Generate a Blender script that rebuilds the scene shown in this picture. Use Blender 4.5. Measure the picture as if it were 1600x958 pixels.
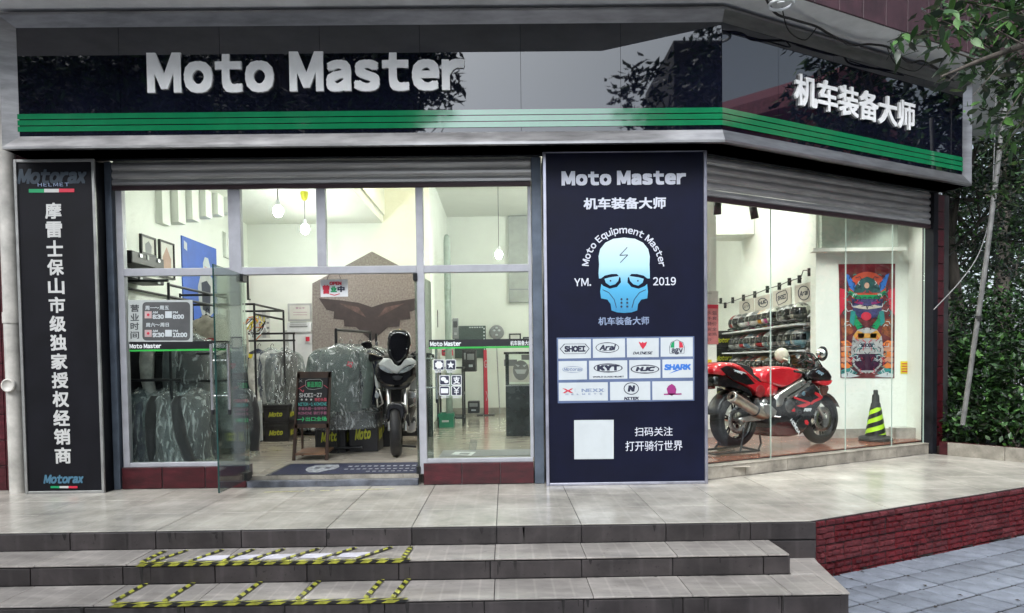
import bpy, bmesh, math, random
from mathutils import Vector as V, Matrix
from mathutils.geometry import tessellate_polygon
R = math.radians
rnd = random.Random(7)
sc = bpy.context.scene
for o in list(bpy.data.objects): bpy.data.objects.remove(o)
COL = bpy.data.collections.new('street_scene'); sc.collection.children.link(COL)

# ------------------------------------------------------------------ camera, world, sun, exposure
FOC, PCX, PCY = 1155.0, 800.0, 605.0          # focal length and principal point in photograph pixels (1600 x 958)
CAM = V((0, -7.0, 1.16))
yaw, pit, rol = R(.57), R(2.0), .013
fwd = V((math.sin(yaw)*math.cos(pit), math.cos(yaw)*math.cos(pit), -math.sin(pit)))
r0 = V((math.cos(yaw), -math.sin(yaw), 0)); u0 = r0.cross(fwd)
UP = (u0 + rol*r0).normalized(); RT = fwd.cross(UP).normalized()
cam = bpy.data.cameras.new('camera'); camo = bpy.data.objects.new('camera', cam); COL.objects.link(camo)
cam.sensor_width = 36; cam.sensor_fit = 'HORIZONTAL'; cam.lens = 36*FOC/1600
cam.shift_x = -(PCX-800)/1600; cam.shift_y = (PCY-479)/1600
cam.clip_start = .05; cam.clip_end = 2000
mw = Matrix.Identity(4)
for i in range(3):
    mw[i][0] = RT[i]; mw[i][1] = UP[i]; mw[i][2] = -fwd[i]; mw[i][3] = CAM[i]
camo.matrix_world = mw
sc.camera = camo

SUN_EL, SUN_AZ = R(46), R(200)                 # overcast: high soft light from behind the camera
world = bpy.data.worlds.new('World'); sc.world = world; world.use_nodes = True
wn = world.node_tree
bg = wn.nodes['Background']
sky = wn.nodes.new('ShaderNodeTexSky'); sky.sky_type = 'NISHITA'; sky.sun_disc = False
sky.sun_elevation = SUN_EL; sky.sun_rotation = SUN_AZ; sky.dust_density = 4.0; sky.air_density = 1.0
# thick even cloud: the sky's own colour mixed most of the way to its grey
bw = wn.nodes.new('ShaderNodeRGBToBW'); mx = wn.nodes.new('ShaderNodeMix'); mx.data_type = 'RGBA'
tint = wn.nodes.new('ShaderNodeMix'); tint.data_type = 'RGBA'; tint.blend_type = 'MULTIPLY'
tint.inputs[0].default_value = 1; tint.inputs[7].default_value = (.90, 1.0, 1.10, 1)
wn.links.new(sky.outputs[0], bw.inputs[0]); wn.links.new(bw.outputs[0], tint.inputs[6])
mx.inputs[0].default_value = .75
wn.links.new(sky.outputs[0], mx.inputs[6]); wn.links.new(tint.outputs[2], mx.inputs[7])
wn.links.new(mx.outputs[2], bg.inputs[0]); bg.inputs[1].default_value = .15
sun = bpy.data.lights.new('sun', 'SUN'); sun.energy = 1.0; sun.angle = R(40); sun.color = (1, .97, .93)
suno = bpy.data.objects.new('sun', sun); COL.objects.link(suno)
sd = V((math.sin(SUN_AZ)*math.cos(SUN_EL), math.cos(SUN_AZ)*math.cos(SUN_EL), math.sin(SUN_EL)))
suno.rotation_euler = sd.to_track_quat('Z', 'Y').to_euler(); suno.location = sd*30
vs = sc.view_settings
vs.view_transform = 'Standard'; vs.look = 'None'; vs.gamma = 1; vs.use_curve_mapping = False; vs.exposure = 1.2
cy = sc.cycles
cy.use_denoising = True; cy.max_bounces = 7; cy.diffuse_bounces = 4; cy.glossy_bounces = 3
cy.transmission_bounces = 4; cy.transparent_max_bounces = 16; cy.caustics_reflective = False; cy.caustics_refractive = False
cy.sample_clamp_indirect = 6; cy.use_adaptive_sampling = True; cy.adaptive_threshold = .015

# ------------------------------------------------------------------ pixels of the photograph -> points on real planes
def ray(x, y): return (fwd + (x-PCX)/FOC*RT - (y-PCY)/FOC*UP)
def hit(x, y, p0, n):
    d = ray(x, y); return CAM + d*((p0-CAM).dot(n)/d.dot(n))
RD = V((math.cos(R(28.2)), math.sin(R(28.2)), 0))      # direction of the right-hand facade
RN = V((RD.y, -RD.x, 0))                                # its outward normal
CRN = V((1.84, 0, 0))                                   # where the two facades meet at the platform
UZ = V((0, 0, 1))
class Plane:
    """A true plane in the place; at() finds where a photographed point lies on it, off = metres proud of it"""
    def __init__(s, p0, n, u=None):
        s.p0 = V(p0); s.n = V(n).normalized()
        s.u = V(u) if u else UZ.cross(s.n)
    def at(s, x, y, off=0.0): return hit(x, y, s.p0 + s.n*off, s.n)
    def off(s, d): return Plane(s.p0 + s.n*d, s.n, s.u)
def PY(y): return Plane((0, y, 0), (0, -1, 0))
def PZ(z): return Plane((0, 0, z), (0, 0, 1), (1, 0, 0))
def PX(x, s=1): return Plane((x, 0, 0), (s, 0, 0))
def PR(off=0): return Plane(CRN + RN*off, RN)           # parallel to the right facade, off = metres outwards

# ------------------------------------------------------------------ materials
MATS = {}
def mat(name, col=(.5,.5,.5), rough=.5, metal=0.0, var=.12, scale=6.0, bump=.0, bscale=40.0, spec=.5, coat=0, col2=None,
        emit=None, es=0.0, stretch=None, trans=0.0, ior=1.5, sheen=0, rand=0.0, dirt=0.0, sharp=0, lines=0, lw=.2):
    if name in MATS: return MATS[name]
    m = bpy.data.materials.new(name); m.use_nodes = True; nt = m.node_tree; N = nt.nodes; L = nt.links
    b = N['Principled BSDF']
    b.inputs['Roughness'].default_value = rough; b.inputs['Metallic'].default_value = metal
    b.inputs['Specular IOR Level'].default_value = spec; b.inputs['Coat Weight'].default_value = coat; b.inputs['Coat Roughness'].default_value = .03
    b.inputs['IOR'].default_value = ior; b.inputs['Sheen Weight'].default_value = sheen
    tc = N.new('ShaderNodeTexCoord'); mp = N.new('ShaderNodeMapping'); L.new(tc.outputs['Object'], mp.inputs[0])
    if stretch: mp.inputs['Scale'].default_value = stretch
    n1 = N.new('ShaderNodeTexNoise'); n1.inputs['Scale'].default_value = scale; n1.inputs['Detail'].default_value = 6
    n1.inputs['Roughness'].default_value = .62
    L.new(mp.outputs[0], n1.inputs[0])
    rp = N.new('ShaderNodeValToRGB'); rp.color_ramp.elements[0].position = .32; rp.color_ramp.elements[1].position = .7
    c2 = col2 if col2 else tuple(max(0, c*(1-2*var)) for c in col)
    c1 = col if col2 else tuple(min(1, c*(1+var)) for c in col)
    rp.color_ramp.elements[0].color = (*c2, 1); rp.color_ramp.elements[1].color = (*c1, 1)
    if sharp: rp.color_ramp.elements[0].position = .5-sharp; rp.color_ramp.elements[1].position = .5+sharp
    L.new(n1.outputs[0], rp.inputs[0]); cs_ = rp.outputs[0]
    if lines:              # fine lines moulded into the tile
        wv = N.new('ShaderNodeTexWave'); wv.bands_direction = 'X'; wv.inputs['Scale'].default_value = lines; wv.inputs['Distortion'].default_value = .15
        L.new(mp.outputs[0], wv.inputs[0]) if not stretch else L.new(tc.outputs['Object'], wv.inputs[0])
        wr = N.new('ShaderNodeMapRange'); wr.inputs[1].default_value = .93; wr.inputs[2].default_value = 1.0; wr.inputs[3].default_value = 0; wr.inputs[4].default_value = lw
        L.new(wv.outputs['Fac'], wr.inputs[0]); wm = N.new('ShaderNodeMix'); wm.data_type = 'RGBA'; wm.inputs[7].default_value = (*[min(1, c*1.7+.05) for c in col], 1)
        L.new(wr.outputs[0], wm.inputs[0]); L.new(cs_, wm.inputs[6]); cs_ = wm.outputs[2]
    if rand or dirt:       # tone of each separate piece, and stains that run across pieces
        vv = N.new('ShaderNodeMix'); vv.data_type = 'RGBA'; vv.blend_type = 'MULTIPLY'; vv.inputs[0].default_value = 1
        oi = N.new('ShaderNodeObjectInfo'); m1 = N.new('ShaderNodeMapRange'); m1.inputs[3].default_value = 1-rand; m1.inputs[4].default_value = 1.0
        L.new(oi.outputs['Random'], m1.inputs[0]); fac = m1.outputs[0]
        if dirt:
            ge = N.new('ShaderNodeNewGeometry'); n3 = N.new('ShaderNodeTexNoise'); n3.inputs['Scale'].default_value = 1.7; n3.inputs['Detail'].default_value = 9; n3.inputs['Roughness'].default_value = .7; n3.inputs['Distortion'].default_value = .6
            L.new(ge.outputs['Position'], n3.inputs[0]); m3 = N.new('ShaderNodeMapRange'); m3.inputs[1].default_value = .38; m3.inputs[2].default_value = .58; m3.inputs[3].default_value = 1-dirt; m3.inputs[4].default_value = 1
            L.new(n3.outputs[0], m3.inputs[0]); mm = N.new('ShaderNodeMath'); mm.operation = 'MULTIPLY'; L.new(fac, mm.inputs[0]); L.new(m3.outputs[0], mm.inputs[1]); fac = mm.outputs[0]
            n4 = N.new('ShaderNodeTexNoise'); n4.inputs['Scale'].default_value = 34; n4.inputs['Detail'].default_value = 3; L.new(ge.outputs['Position'], n4.inputs[0])
            m4 = N.new('ShaderNodeMapRange'); m4.inputs[1].default_value = .66; m4.inputs[2].default_value = .72; m4.inputs[3].default_value = 1; m4.inputs[4].default_value = 1-dirt*1.2
            L.new(n4.outputs[0], m4.inputs[0]); m5 = N.new('ShaderNodeMath'); m5.operation = 'MULTIPLY'; L.new(fac, m5.inputs[0]); L.new(m4.outputs[0], m5.inputs[1]); fac = m5.outputs[0]
        cb = N.new('ShaderNodeCombineColor'); 
        for q_ in range(3): L.new(fac, cb.inputs[q_])
        L.new(cs_, vv.inputs[6]); L.new(cb.outputs[0], vv.inputs[7]); cs_ = vv.outputs[2]
    L.new(cs_, b.inputs['Base Color'])
    rm = N.new('ShaderNodeMapRange'); rm.inputs[3].default_value = max(0, rough*.8); rm.inputs[4].default_value = min(1, rough*1.25+.01)
    L.new(n1.outputs[0], rm.inputs[0]); L.new(rm.outputs[0], b.inputs['Roughness'])
    if bump:
        n2 = N.new('ShaderNodeTexNoise'); n2.inputs['Scale'].default_value = bscale; n2.inputs['Detail'].default_value = 4
        L.new(mp.outputs[0], n2.inputs[0])
        bp = N.new('ShaderNodeBump'); bp.inputs['Strength'].default_value = bump; bp.inputs['Distance'].default_value = .01
        L.new(n2.outputs[0], bp.inputs['Height']); L.new(bp.outputs[0], b.inputs['Normal'])
    if emit: b.inputs['Emission Color'].default_value = (*emit, 1); b.inputs['Emission Strength'].default_value = es
    if trans:      # thin clear sheet: mostly see-through, Fresnel reflection
        tr = N.new('ShaderNodeBsdfTransparent'); tr.inputs[0].default_value = (*[min(1, c) for c in col], 1)
        ms = N.new('ShaderNodeMixShader'); fr = N.new('ShaderNodeMath'); fr.operation = 'MULTIPLY_ADD'
        lw = N.new('ShaderNodeFresnel'); lw.inputs[0].default_value = ior
        L.new(lw.outputs[0], fr.inputs[0]); fr.inputs[1].default_value = 1.0; fr.inputs[2].default_value = 1-trans
        L.new(fr.outputs[0], ms.inputs[0]); L.new(tr.outputs[0], ms.inputs[1])
        L.new(b.outputs[0], ms.inputs[2]); L.new(ms.outputs[0], N['Material Output'].inputs[0])
    m['tri'] = 1; MATS[name] = m; return m
def glass_mat(name, tintc, refl=1.0, base=0.0):
    m = bpy.data.materials.new(name); m.use_nodes = True; N = m.node_tree.nodes; L = m.node_tree.links
    N.remove(N['Principled BSDF'])
    tr = N.new('ShaderNodeBsdfTransparent'); tr.inputs[0].default_value = (*tintc, 1)
    gl = N.new('ShaderNodeBsdfGlossy'); gl.inputs['Roughness'].default_value = .01; gl.inputs[0].default_value = (.95,.98,.97,1)
    fr = N.new('ShaderNodeFresnel'); fr.inputs[0].default_value = 1.5
    mu = N.new('ShaderNodeMath'); mu.operation = 'MULTIPLY_ADD'; mu.inputs[1].default_value = refl; mu.inputs[2].default_value = base; mu.use_clamp = True
    tc = N.new('ShaderNodeTexCoord'); nz = N.new('ShaderNodeTexNoise'); nz.inputs['Scale'].default_value = 1.5
    bp = N.new('ShaderNodeBump'); bp.inputs['Strength'].default_value = .012; L.new(tc.outputs['Object'], nz.inputs[0]); L.new(nz.outputs[0], bp.inputs['Height'])
    L.new(bp.outputs[0], gl.inputs['Normal'])
    ms = N.new('ShaderNodeMixShader'); L.new(fr.outputs[0], mu.inputs[0]); L.new(mu.outputs[0], ms.inputs[0])
    L.new(tr.outputs[0], ms.inputs[1]); L.new(gl.outputs[0], ms.inputs[2]); L.new(ms.outputs[0], N['Material Output'].inputs[0])
    MATS[name] = m; return m

# ------------------------------------------------------------------ objects
ORG = {}
def thing(name, label, cat, loc=(0,0,0), group=None, kind=None, rz=0):
    o = bpy.data.objects.new(name, None); o.empty_display_size = .1; COL.objects.link(o)
    o.location = V(loc); o.rotation_euler[2] = rz
    if label: o['label'] = label
    if cat: o['category'] = cat
    if group: o['group'] = group
    if kind: o['kind'] = kind
    ORG[o.name] = V(loc); return o
def tag(o, label=None, cat=None, group=None, kind=None):
    if label: o['label'] = label
    if cat: o['category'] = cat
    if group: o['group'] = group
    if kind: o['kind'] = kind
    return o
def copytree(o, parent=None):
    c = o.copy(); COL.objects.link(c); c.parent = parent
    for ch in list(o.children): copytree(ch, c)
    return c
def smooth(p, n=5):
    p = [V(q) for q in p]; out = []
    for i in range(len(p)-1):
        a, b, c, d = p[max(i-1,0)], p[i], p[i+1], p[min(i+2,len(p)-1)]
        for k in range(n):
            t = k/n; out.append(.5*((2*b)+(c-a)*t+(2*a-5*b+4*c-d)*t*t+(3*b-a-3*c+d)*t**3))
    return out+[p[-1]]
class MB:
    """collects shapes in world coordinates, then links them as one mesh object"""
    def __init__(s): s.v = []; s.f = []; s.m = []; s.cm = 0; s.sm = []
    def add(s, vs, fs, smooth=False):
        n = len(s.v); s.v += [tuple(v) for v in vs]
        for f in fs: s.f.append(tuple(n+i for i in f)); s.m.append(s.cm); s.sm.append(smooth)
        return s
    def mi(s, i): s.cm = i; return s
    def box(s, a, b):
        x0,x1 = sorted((a[0],b[0])); y0,y1 = sorted((a[1],b[1])); z0,z1 = sorted((a[2],b[2]))
        vs = [(x0,y0,z0),(x1,y0,z0),(x1,y1,z0),(x0,y1,z0),(x0,y0,z1),(x1,y0,z1),(x1,y1,z1),(x0,y1,z1)]
        return s.add(vs, [(3,2,1,0),(4,5,6,7),(0,1,5,4),(1,2,6,5),(2,3,7,6),(3,0,4,7)])
    def obox(s, o, ax, ay, az):      # corner o and three edge vectors
        o = V(o); ax = V(ax); ay = V(ay); az = V(az)
        if ax.cross(ay).dot(az) < 0: o = o+ax; ax = -ax
        vs = [o, o+ax, o+ax+ay, o+ay, o+az, o+ax+az, o+ax+ay+az, o+ay+az]
        return s.add(vs, [(3,2,1,0),(4,5,6,7),(0,1,5,4),(1,2,6,5),(2,3,7,6),(3,0,4,7)])
    def poly(s, pts, n=None):         # flat filled polygon
        pts = [V(p) for p in pts]
        tris = tessellate_polygon([pts])
        if n is not None and tris:
            i, j, k = tris[0]
            if (pts[j]-pts[i]).cross(pts[k]-pts[i]).dot(V(n)) < 0: tris = [t[::-1] for t in tris]
        return s.add(pts, tris)
    def prism(s, pts, vec):           # polygon pushed along vec
        pts = [V(p) for p in pts]; vec = V(vec); n = len(pts)
        nn = sum(((pts[i]).cross(pts[(i+1)%n]) for i in range(n)), V((0,0,0)))
        if nn.dot(vec) > 0: pts = pts[::-1]
        tris = tessellate_polygon([pts])
        tt = []
        nn = -nn if nn.dot(vec) > 0 else nn
        for t in tris:
            a,b,c = (pts[i] for i in t)
            if (b-a).cross(c-a).dot(vec) > 0: t = t[::-1]
            tt.append(t)
        q = [p+vec for p in pts]
        s.add(pts+q, tt+[tuple(n+i for i in t[::-1]) for t in tt]+[(i, i+n, (i+1)%n+n, (i+1)%n) for i in range(n)])
        return s
    def tube(s, path, r, n=8, caps=True, smooth=True):
        path = [V(p) for p in path]; rr = r if isinstance(r, (list, tuple)) else [r]*len(path)
        vs = []; prev = None
        for i, p in enumerate(path):
            t = (path[min(i+1, len(path)-1)] - path[max(i-1, 0)]).normalized()
            if prev is None: a = t.orthogonal().normalized()
            else:
                a = prev - t*prev.dot(t)
                a = a.normalized() if a.length > 1e-6 else t.orthogonal().normalized()
            prev = a; b = t.cross(a)
            vs += [p + (a*math.cos(2*math.pi*k/n) + b*math.sin(2*math.pi*k/n))*rr[i] for k in range(n)]
        fs = [(i*n+k, i*n+(k+1)%n, (i+1)*n+(k+1)%n, (i+1)*n+k) for i in range(len(path)-1) for k in range(n)]
        s.add(vs, fs, smooth)
        if caps:
            m = (len(path)-1)*n
            s.add(vs[:n], [tuple(range(n))[::-1]]); s.add(vs[m:], [tuple(range(n))])
        return s
    def lathe(s, c, ax, prof, n=16, smooth=True, e1=None, arc=1.0):   # prof: (radius, height along ax)
        c = V(c); ax = V(ax).normalized(); a = V(e1).normalized() if e1 else ax.orthogonal().normalized(); b = ax.cross(a)
        vs = []
        for (r, h) in prof:
            vs += [c + ax*h + (a*math.cos(2*math.pi*k/n) + b*math.sin(2*math.pi*k/n))*r for k in range(n)]
        fs = [(i*n+k, i*n+(k+1)%n, (i+1)*n+(k+1)%n, (i+1)*n+k) for i in range(len(prof)-1) for k in range(n)]
        return s.add(vs, fs, smooth)
    def ball(s, c, rad, nu=12, nv=8, fn=None):
        c = V(c); rx, ry, rz = rad if isinstance(rad, (list, tuple)) else (rad,)*3
        vs = []
        for j in range(nv+1):
            th = math.pi*j/nv
            for i in range(nu):
                ph = 2*math.pi*i/nu; d = V((math.sin(th)*math.cos(ph), math.sin(th)*math.sin(ph), -math.cos(th)))
                k = fn(d) if fn else 1
                vs.append(c + V((d.x*rx, d.y*ry, d.z*rz))*k)
        return s.add(vs, [(j*nu+i, j*nu+(i+1)%nu, (j+1)*nu+(i+1)%nu, (j+1)*nu+i) for j in range(nv) for i in range(nu)], True)
    def puff(s, pts, vec, steps=((1,0),(1,.6),(.93,.85),(.75,1.0)), back=True):
        """rounded solid over the outline pts, swelling along vec (and its opposite when back)"""
        pts = [V(p) for p in pts]; n = len(pts); vec = V(vec); c = sum(pts, V((0,0,0)))/n
        nn = sum(((pts[i]-c).cross(pts[(i+1)%n]-c) for i in range(n)), V((0,0,0)))
        if nn.dot(vec) < 0: pts = pts[::-1]
        def ring(k, h): return [c+(p-c)*k + vec*h for p in pts]
        st = list(steps)
        lev = ([(k, -h) for k, h in st[::-1]] + st[1:]) if back else st
        vs = []
        for k, h in lev: vs += ring(k, h)
        m = len(lev)
        fs = [(i*n+k, i*n+(k+1)%n, (i+1)*n+(k+1)%n, (i+1)*n+k) for i in range(m-1) for k in range(n)]
        s.add(vs, fs, True)
        top = ring(*lev[-1]); bot = ring(*lev[0])
        for R_, dirn in ((top, vec), (bot, -vec)):
            t = []
            for tr in tessellate_polygon([R_]):
                a,b,c_ = (R_[i] for i in tr)
                t.append(tr if (b-a).cross(c_-a).dot(dirn) > 0 else tr[::-1])
            s.add(R_, t, True)
        return s
    def build(s, name, mats, parent=None, bevel=0, label=None, cat=None, group=None, kind=None, org=None, seg=2, weld=False, subs=0, auto=False, solid=0):
        mats = mats if isinstance(mats, (list, tuple)) else [mats]
        if parent is not None: o0 = ORG.get(parent.name, V((0,0,0)))
        elif org is not None: o0 = V(org)
        else:
            xs = [v[0] for v in s.v]; ys = [v[1] for v in s.v]; zs = [v[2] for v in s.v]
            o0 = V(((min(xs)+max(xs))/2, (min(ys)+max(ys))/2, min(zs)))
        me = bpy.data.meshes.new(name)
        me.from_pydata([tuple(V(v)-o0) for v in s.v], [], s.f)
        for m in mats: me.materials.append(m)
        me.polygons.foreach_set('material_index', s.m); me.polygons.foreach_set('use_smooth', s.sm)
        me.update()
        if weld:
            bm = bmesh.new(); bm.from_mesh(me); bmesh.ops.remove_doubles(bm, verts=bm.verts, dist=1e-4)
            bmesh.ops.recalc_face_normals(bm, faces=bm.faces); bm.to_mesh(me); bm.free()
        o = bpy.data.objects.new(name, me); COL.objects.link(o); ORG[o.name] = o0
        if parent is not None: o.parent = parent
        else: o.location = o0
        if solid:
            q = o.modifiers.new('solid', 'SOLIDIFY'); q.thickness = solid
        if bevel:
            q = o.modifiers.new('bevel', 'BEVEL'); q.width = bevel; q.segments = seg; q.limit_method = 'ANGLE'; q.angle_limit = R(35)
            for p in me.polygons: p.use_smooth = p.use_smooth or False
        if subs:
            q = o.modifiers.new('sub', 'SUBSURF'); q.levels = subs; q.render_levels = subs
        return tag(o, label, cat, group, kind)

DG = None
GLY = {}
def glyph(ch):
    """fill mesh of one character; Latin letters come from the full-width sans forms"""
    if ch in GLY: return GLY[ch]
    w = chr(ord(ch)+0xFEE0) if '!' <= ch <= '~' else ch
    c = bpy.data.curves.new('lettering', 'FONT'); c.body = w; c.size = 1; c.resolution_u = 3; c.fill_mode = 'FRONT'
    o = bpy.data.objects.new('lettering', c); COL.objects.link(o)
    dg = bpy.context.evaluated_depsgraph_get(); dg.update()
    m = bpy.data.meshes.new_from_object(o.evaluated_get(dg))
    vs = [(v.co.x, v.co.y) for v in m.vertices]; fs = [tuple(p.vertices) for p in m.polygons]
    from collections import Counter
    ec = Counter()
    for f in fs:
        for i in range(len(f)): ec[(f[i], f[(i+1) % len(f)])] += 1
    bd = [e for e in ec if (e[1], e[0]) not in ec]
    bpy.data.objects.remove(o); bpy.data.curves.remove(c); bpy.data.meshes.remove(m)
    GLY[ch] = (vs, fs, bd); return GLY[ch]
def text_layout(s, gap=.1, shear=0, vert=False):
    out = []; x = 0; y = 0
    for ch in s:
        if ch == ' ': x += .3; continue
        if ch == '\n': x = 0; y -= 1.25; continue
        vs, fs, bd = glyph(ch)
        if not vs: continue
        cjk = ord(ch) > 0x2000
        x0 = 0 if cjk else min(v[0] for v in vs); wd = 1.0 if cjk else max(v[0] for v in vs)-x0+gap
        out.append(([(v[0]-x0+x+shear*v[1], v[1]+y) for v in vs], fs, bd)); x += wd
    return out
def text_on(mb, s, BL, BR, TL, n, bold=0, shear=0, depth=0.0, gap=.1, arc=None, **_):
    """lettering fitted to the box BL-BR-TL lying on a plane with normal n; depth > 0 makes solid letters.
    bold thickens the strokes (in letter heights)"""
    lay = text_layout(s, gap, shear)
    if not lay: return mb
    X = [v[0] for l in lay for v in l[0]]; Y = [v[1] for l in lay for v in l[0]]
    x0, x1, y0, y1 = min(X)-bold, max(X)+bold, min(Y)-bold, max(Y)+bold
    U = V(BR)-V(BL); W = V(TL)-V(BL); n = V(n)
    sh = [(0,0)] if not bold else [(bold*a, bold*b) for a, b in ((1,1),(1,-1),(-1,1),(-1,-1),(0,.9),(0,-.9),(.9,0),(-.9,0))]
    if bold > .04: sh += [(a*.5, b*.5) for a, b in sh]
    for q, (vs, fs, bd) in enumerate(lay):
        for k, (dx, dy) in enumerate(sh):
            z = depth + .0002 + k*.00003
            out = [V(BL) + U*((v[0]+dx-x0)/(x1-x0)) + W*((v[1]+dy-y0)/(y1-y0)) + n*z for v in vs]
            if depth:
                m = len(out); low = [p-n*depth for p in out]
                mb.add(out+low, list(fs)+[(b_, a_, m+a_, m+b_) for a_, b_ in bd])
            else: mb.add(out, fs)
    return mb
def text_px(mb, s, x0, y0, x1, y1, P, off=.003, slope=None, **k):
    """lettering whose bounding box covers photograph pixels x0..x1, y0..y1 of plane P; slope = rise of its baseline (px/px)"""
    if slope is None:       # keep the baseline level in the world
        a = P.at(x0, y1, off); b = P.at(x1, y1, off); b2 = V((b.x, b.y, a.z)); c = P.at(x0, y0, off)
        L = (c-a).length
        return text_on(mb, s, a, b2, a+UZ*(c.z-a.z), P.n, **k)
    a = P.at(x0, y1, off); b = P.at(x1, y1+slope*(x1-x0), off); c = P.at(x0, y0, off)
    return text_on(mb, s, a, b, c, P.n, **k)
def pts_px(P, pts, off=0.0): return [P.at(x, y, off) for x, y in pts]
def circ(cx, cy, rx, ry=None, n=20, a0=0, a1=360):
    ry = ry or rx; m = n if a1-a0 < 360 else n
    return [(cx+rx*math.cos(R(a0+(a1-a0)*i/(m if a1-a0 >= 360 else m-1))), cy+ry*math.sin(R(a0+(a1-a0)*i/(m if a1-a0 >= 360 else m-1)))) for i in range(m)]
def ring_px(mb, P, pts, w, off):      # closed outline of pixel width w
    n = len(pts); cxx = sum(p[0] for p in pts)/n; cyy = sum(p[1] for p in pts)/n
    ins = []
    for x, y in pts:
        dx, dy = cxx-x, cyy-y; l = math.hypot(dx, dy) or 1; ins.append((x+dx/l*w, y+dy/l*w))
    A = pts_px(P, pts, off); B = pts_px(P, ins, off)
    return mb.add(A+B, [(i, (i+1)%n, n+(i+1)%n, n+i) for i in range(n)])
def line_px(mb, P, pts, w, off):      # open stroke of pixel width w
    for (xa, ya), (xb, yb) in zip(pts, pts[1:]):
        l = math.hypot(xb-xa, yb-ya) or 1; nx, ny = -(yb-ya)/l*w/2, (xb-xa)/l*w/2
        mb.add(pts_px(P, [(xa+nx, ya+ny), (xb+nx, yb+ny), (xb-nx, yb-ny), (xa-nx, ya-ny)], off), [(0,1,2,3)])
    return mb
def rrect(x0, y0, x1, y1, r, n=4):
    out = []
    for cx_, cy_, a in ((x1-r, y0+r, -90), (x1-r, y1-r, 0), (x0+r, y1-r, 90), (x0+r, y0+r, 180)):
        out += [(cx_+r*math.cos(R(a+90*i/n)), cy_+r*math.sin(R(a+90*i/n))) for i in range(n+1)]
    return out
def rect(x0, y0, x1, y1): return [(x0,y0),(x1,y0),(x1,y1),(x0,y1)]

# palette
M_white = mat('white_print', (.72,.74,.76), .5, var=.05)
M_black = mat('black_paint', (.012,.013,.016), .35, var=.3)
M_blackm = mat('black_metal', (.02,.021,.024), .4, .3, var=.2)
M_rubber = mat('tyre_rubber', (.016,.016,.017), .62, var=.3, bump=.3, bscale=60)
M_chrome = mat('polished_steel', (.75,.75,.76), .15, 1, var=.08, scale=10)
M_steel = mat('brushed_steel', (.48,.49,.5), .32, 1, var=.18, scale=7, bump=.08, bscale=50, stretch=(1,1,8))
M_alu = mat('grey_aluminium', (.42,.43,.46), .42, .35, var=.12, scale=5)

for ch in 'MotoMasterEquipmentHELMETDAINESEagvKYTHJCNIEKWORLDASXSHKPOZRFGUBVQybcdfhjklpvwxz0123456789.:~-+!¥&' + '机车装备大师摩雷士保山市级独家授权经销商扫码关注打开骑行世界营业时间周一五六日支服务窗口中新品到店全场特价头盔手套安全禁止触摸请勿小心出口已': glyph(ch)
# ------------------------------------------------------------------ setting materials
M_plat = mat('platform_tile', (.52,.49,.43), .2, var=.16, scale=2.2, bump=.06, bscale=14, rand=.10, dirt=.20, lines=1.9, lw=.07)
M_step = mat('step_tile', (.40,.365,.335), .36, var=.16, scale=3, bump=.08, bscale=20, stretch=(1,4,1), rand=.14, dirt=.3, lines=2.7)
M_riser = mat('riser_tile', (.060,.050,.050), .45, var=.22, scale=3.2, bump=.12, bscale=26, rand=.3, dirt=.4, lines=1.6, lw=.14)
M_grout = mat('dark_grout', (.028,.027,.028), .85, var=.3)
M_grout2 = mat('pale_grout', (.12,.10,.105), .85, var=.3)
M_paver = mat('blue_grey_paver', (.26,.285,.335), .75, var=.16, scale=5, bump=.35, bscale=70, rand=.22, dirt=.3)
M_ground = mat('far_pavement', (.33,.33,.34), .85, var=.2, scale=2)
M_brickt = mat('embossed_red_tile', (.17,.014,.02), .45, var=.3, scale=18, bump=.5, bscale=60, col2=(.08,.009,.013), rand=.3, dirt=.2)
M_brickt2 = mat('embossed_red_tile_worn', (.14,.022,.027), .5, var=.3, scale=14, bump=.5, bscale=60, col2=(.07,.012,.015))
M_redtile = mat('oxblood_wall_tile', (.075,.006,.012), .38, var=.28, scale=7, bump=.25, bscale=30, stretch=(1,1,3), rand=.25, dirt=.2)
M_browntile = mat('brown_wall_tile', (.05,.02,.027), .5, var=.25, scale=5, bump=.2, bscale=30)
M_plaster = mat('overhang_plaster', (.84,.84,.86), .9, var=.1, scale=2.5, bump=.25, bscale=40)
M_signblk = mat('gloss_black_panel', (.005,.006,.014), .012, var=.2, scale=1.5, spec=.8, ior=1.65)
M_green = mat('gloss_green_strip', (.008,.19,.075), .06, var=.06, spec=1.0, ior=1.75)
M_letter = mat('white_acrylic_letter', (.88,.88,.87), .4, var=.05)
M_frame = mat('satin_sheet_metal', (.34,.335,.34), .3, .85, var=.15, scale=3, bump=.05, bscale=25, stretch=(1,1,5))
M_slat = mat('shutter_slat', (.62,.61,.60), .42, .4, var=.15, scale=6, stretch=(.3,1,6))
M_dark = mat('dark_recess', (.010,.011,.015), .6, spec=.2, var=.3)
M_postb = mat('blue_grey_post', (.10,.125,.165), .5, .3, var=.18, scale=5)
M_wallp = mat('interior_white_wall', (.80,.83,.77), .75, var=.03, scale=1.5)
M_ceil = mat('interior_ceiling', (.78,.80,.74), .8, var=.03, scale=1.5)
M_ifloor = mat('interior_floor_tile', (.50,.455,.39), .13, var=.14, scale=2.5, bump=.03, bscale=10, stretch=(1,3,1))
M_redfl = mat('display_floor_tile', (.34,.12,.07), .16, var=.4, scale=7, col2=(.15,.05,.035), stretch=(1,3,1))
M_sill = mat('sandstone_sill', (.40,.365,.31), .5, var=.25, scale=5, bump=.15, bscale=30, rand=.2, dirt=.25)
M_wframe = mat('white_aluminium_frame', (.38,.385,.42), .4, .1, var=.08)
G_win = glass_mat('window_glass', (.95,.985,.965), .45)
G_show = glass_mat('showroom_glass', (.97,.99,.98), .10)
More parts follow.
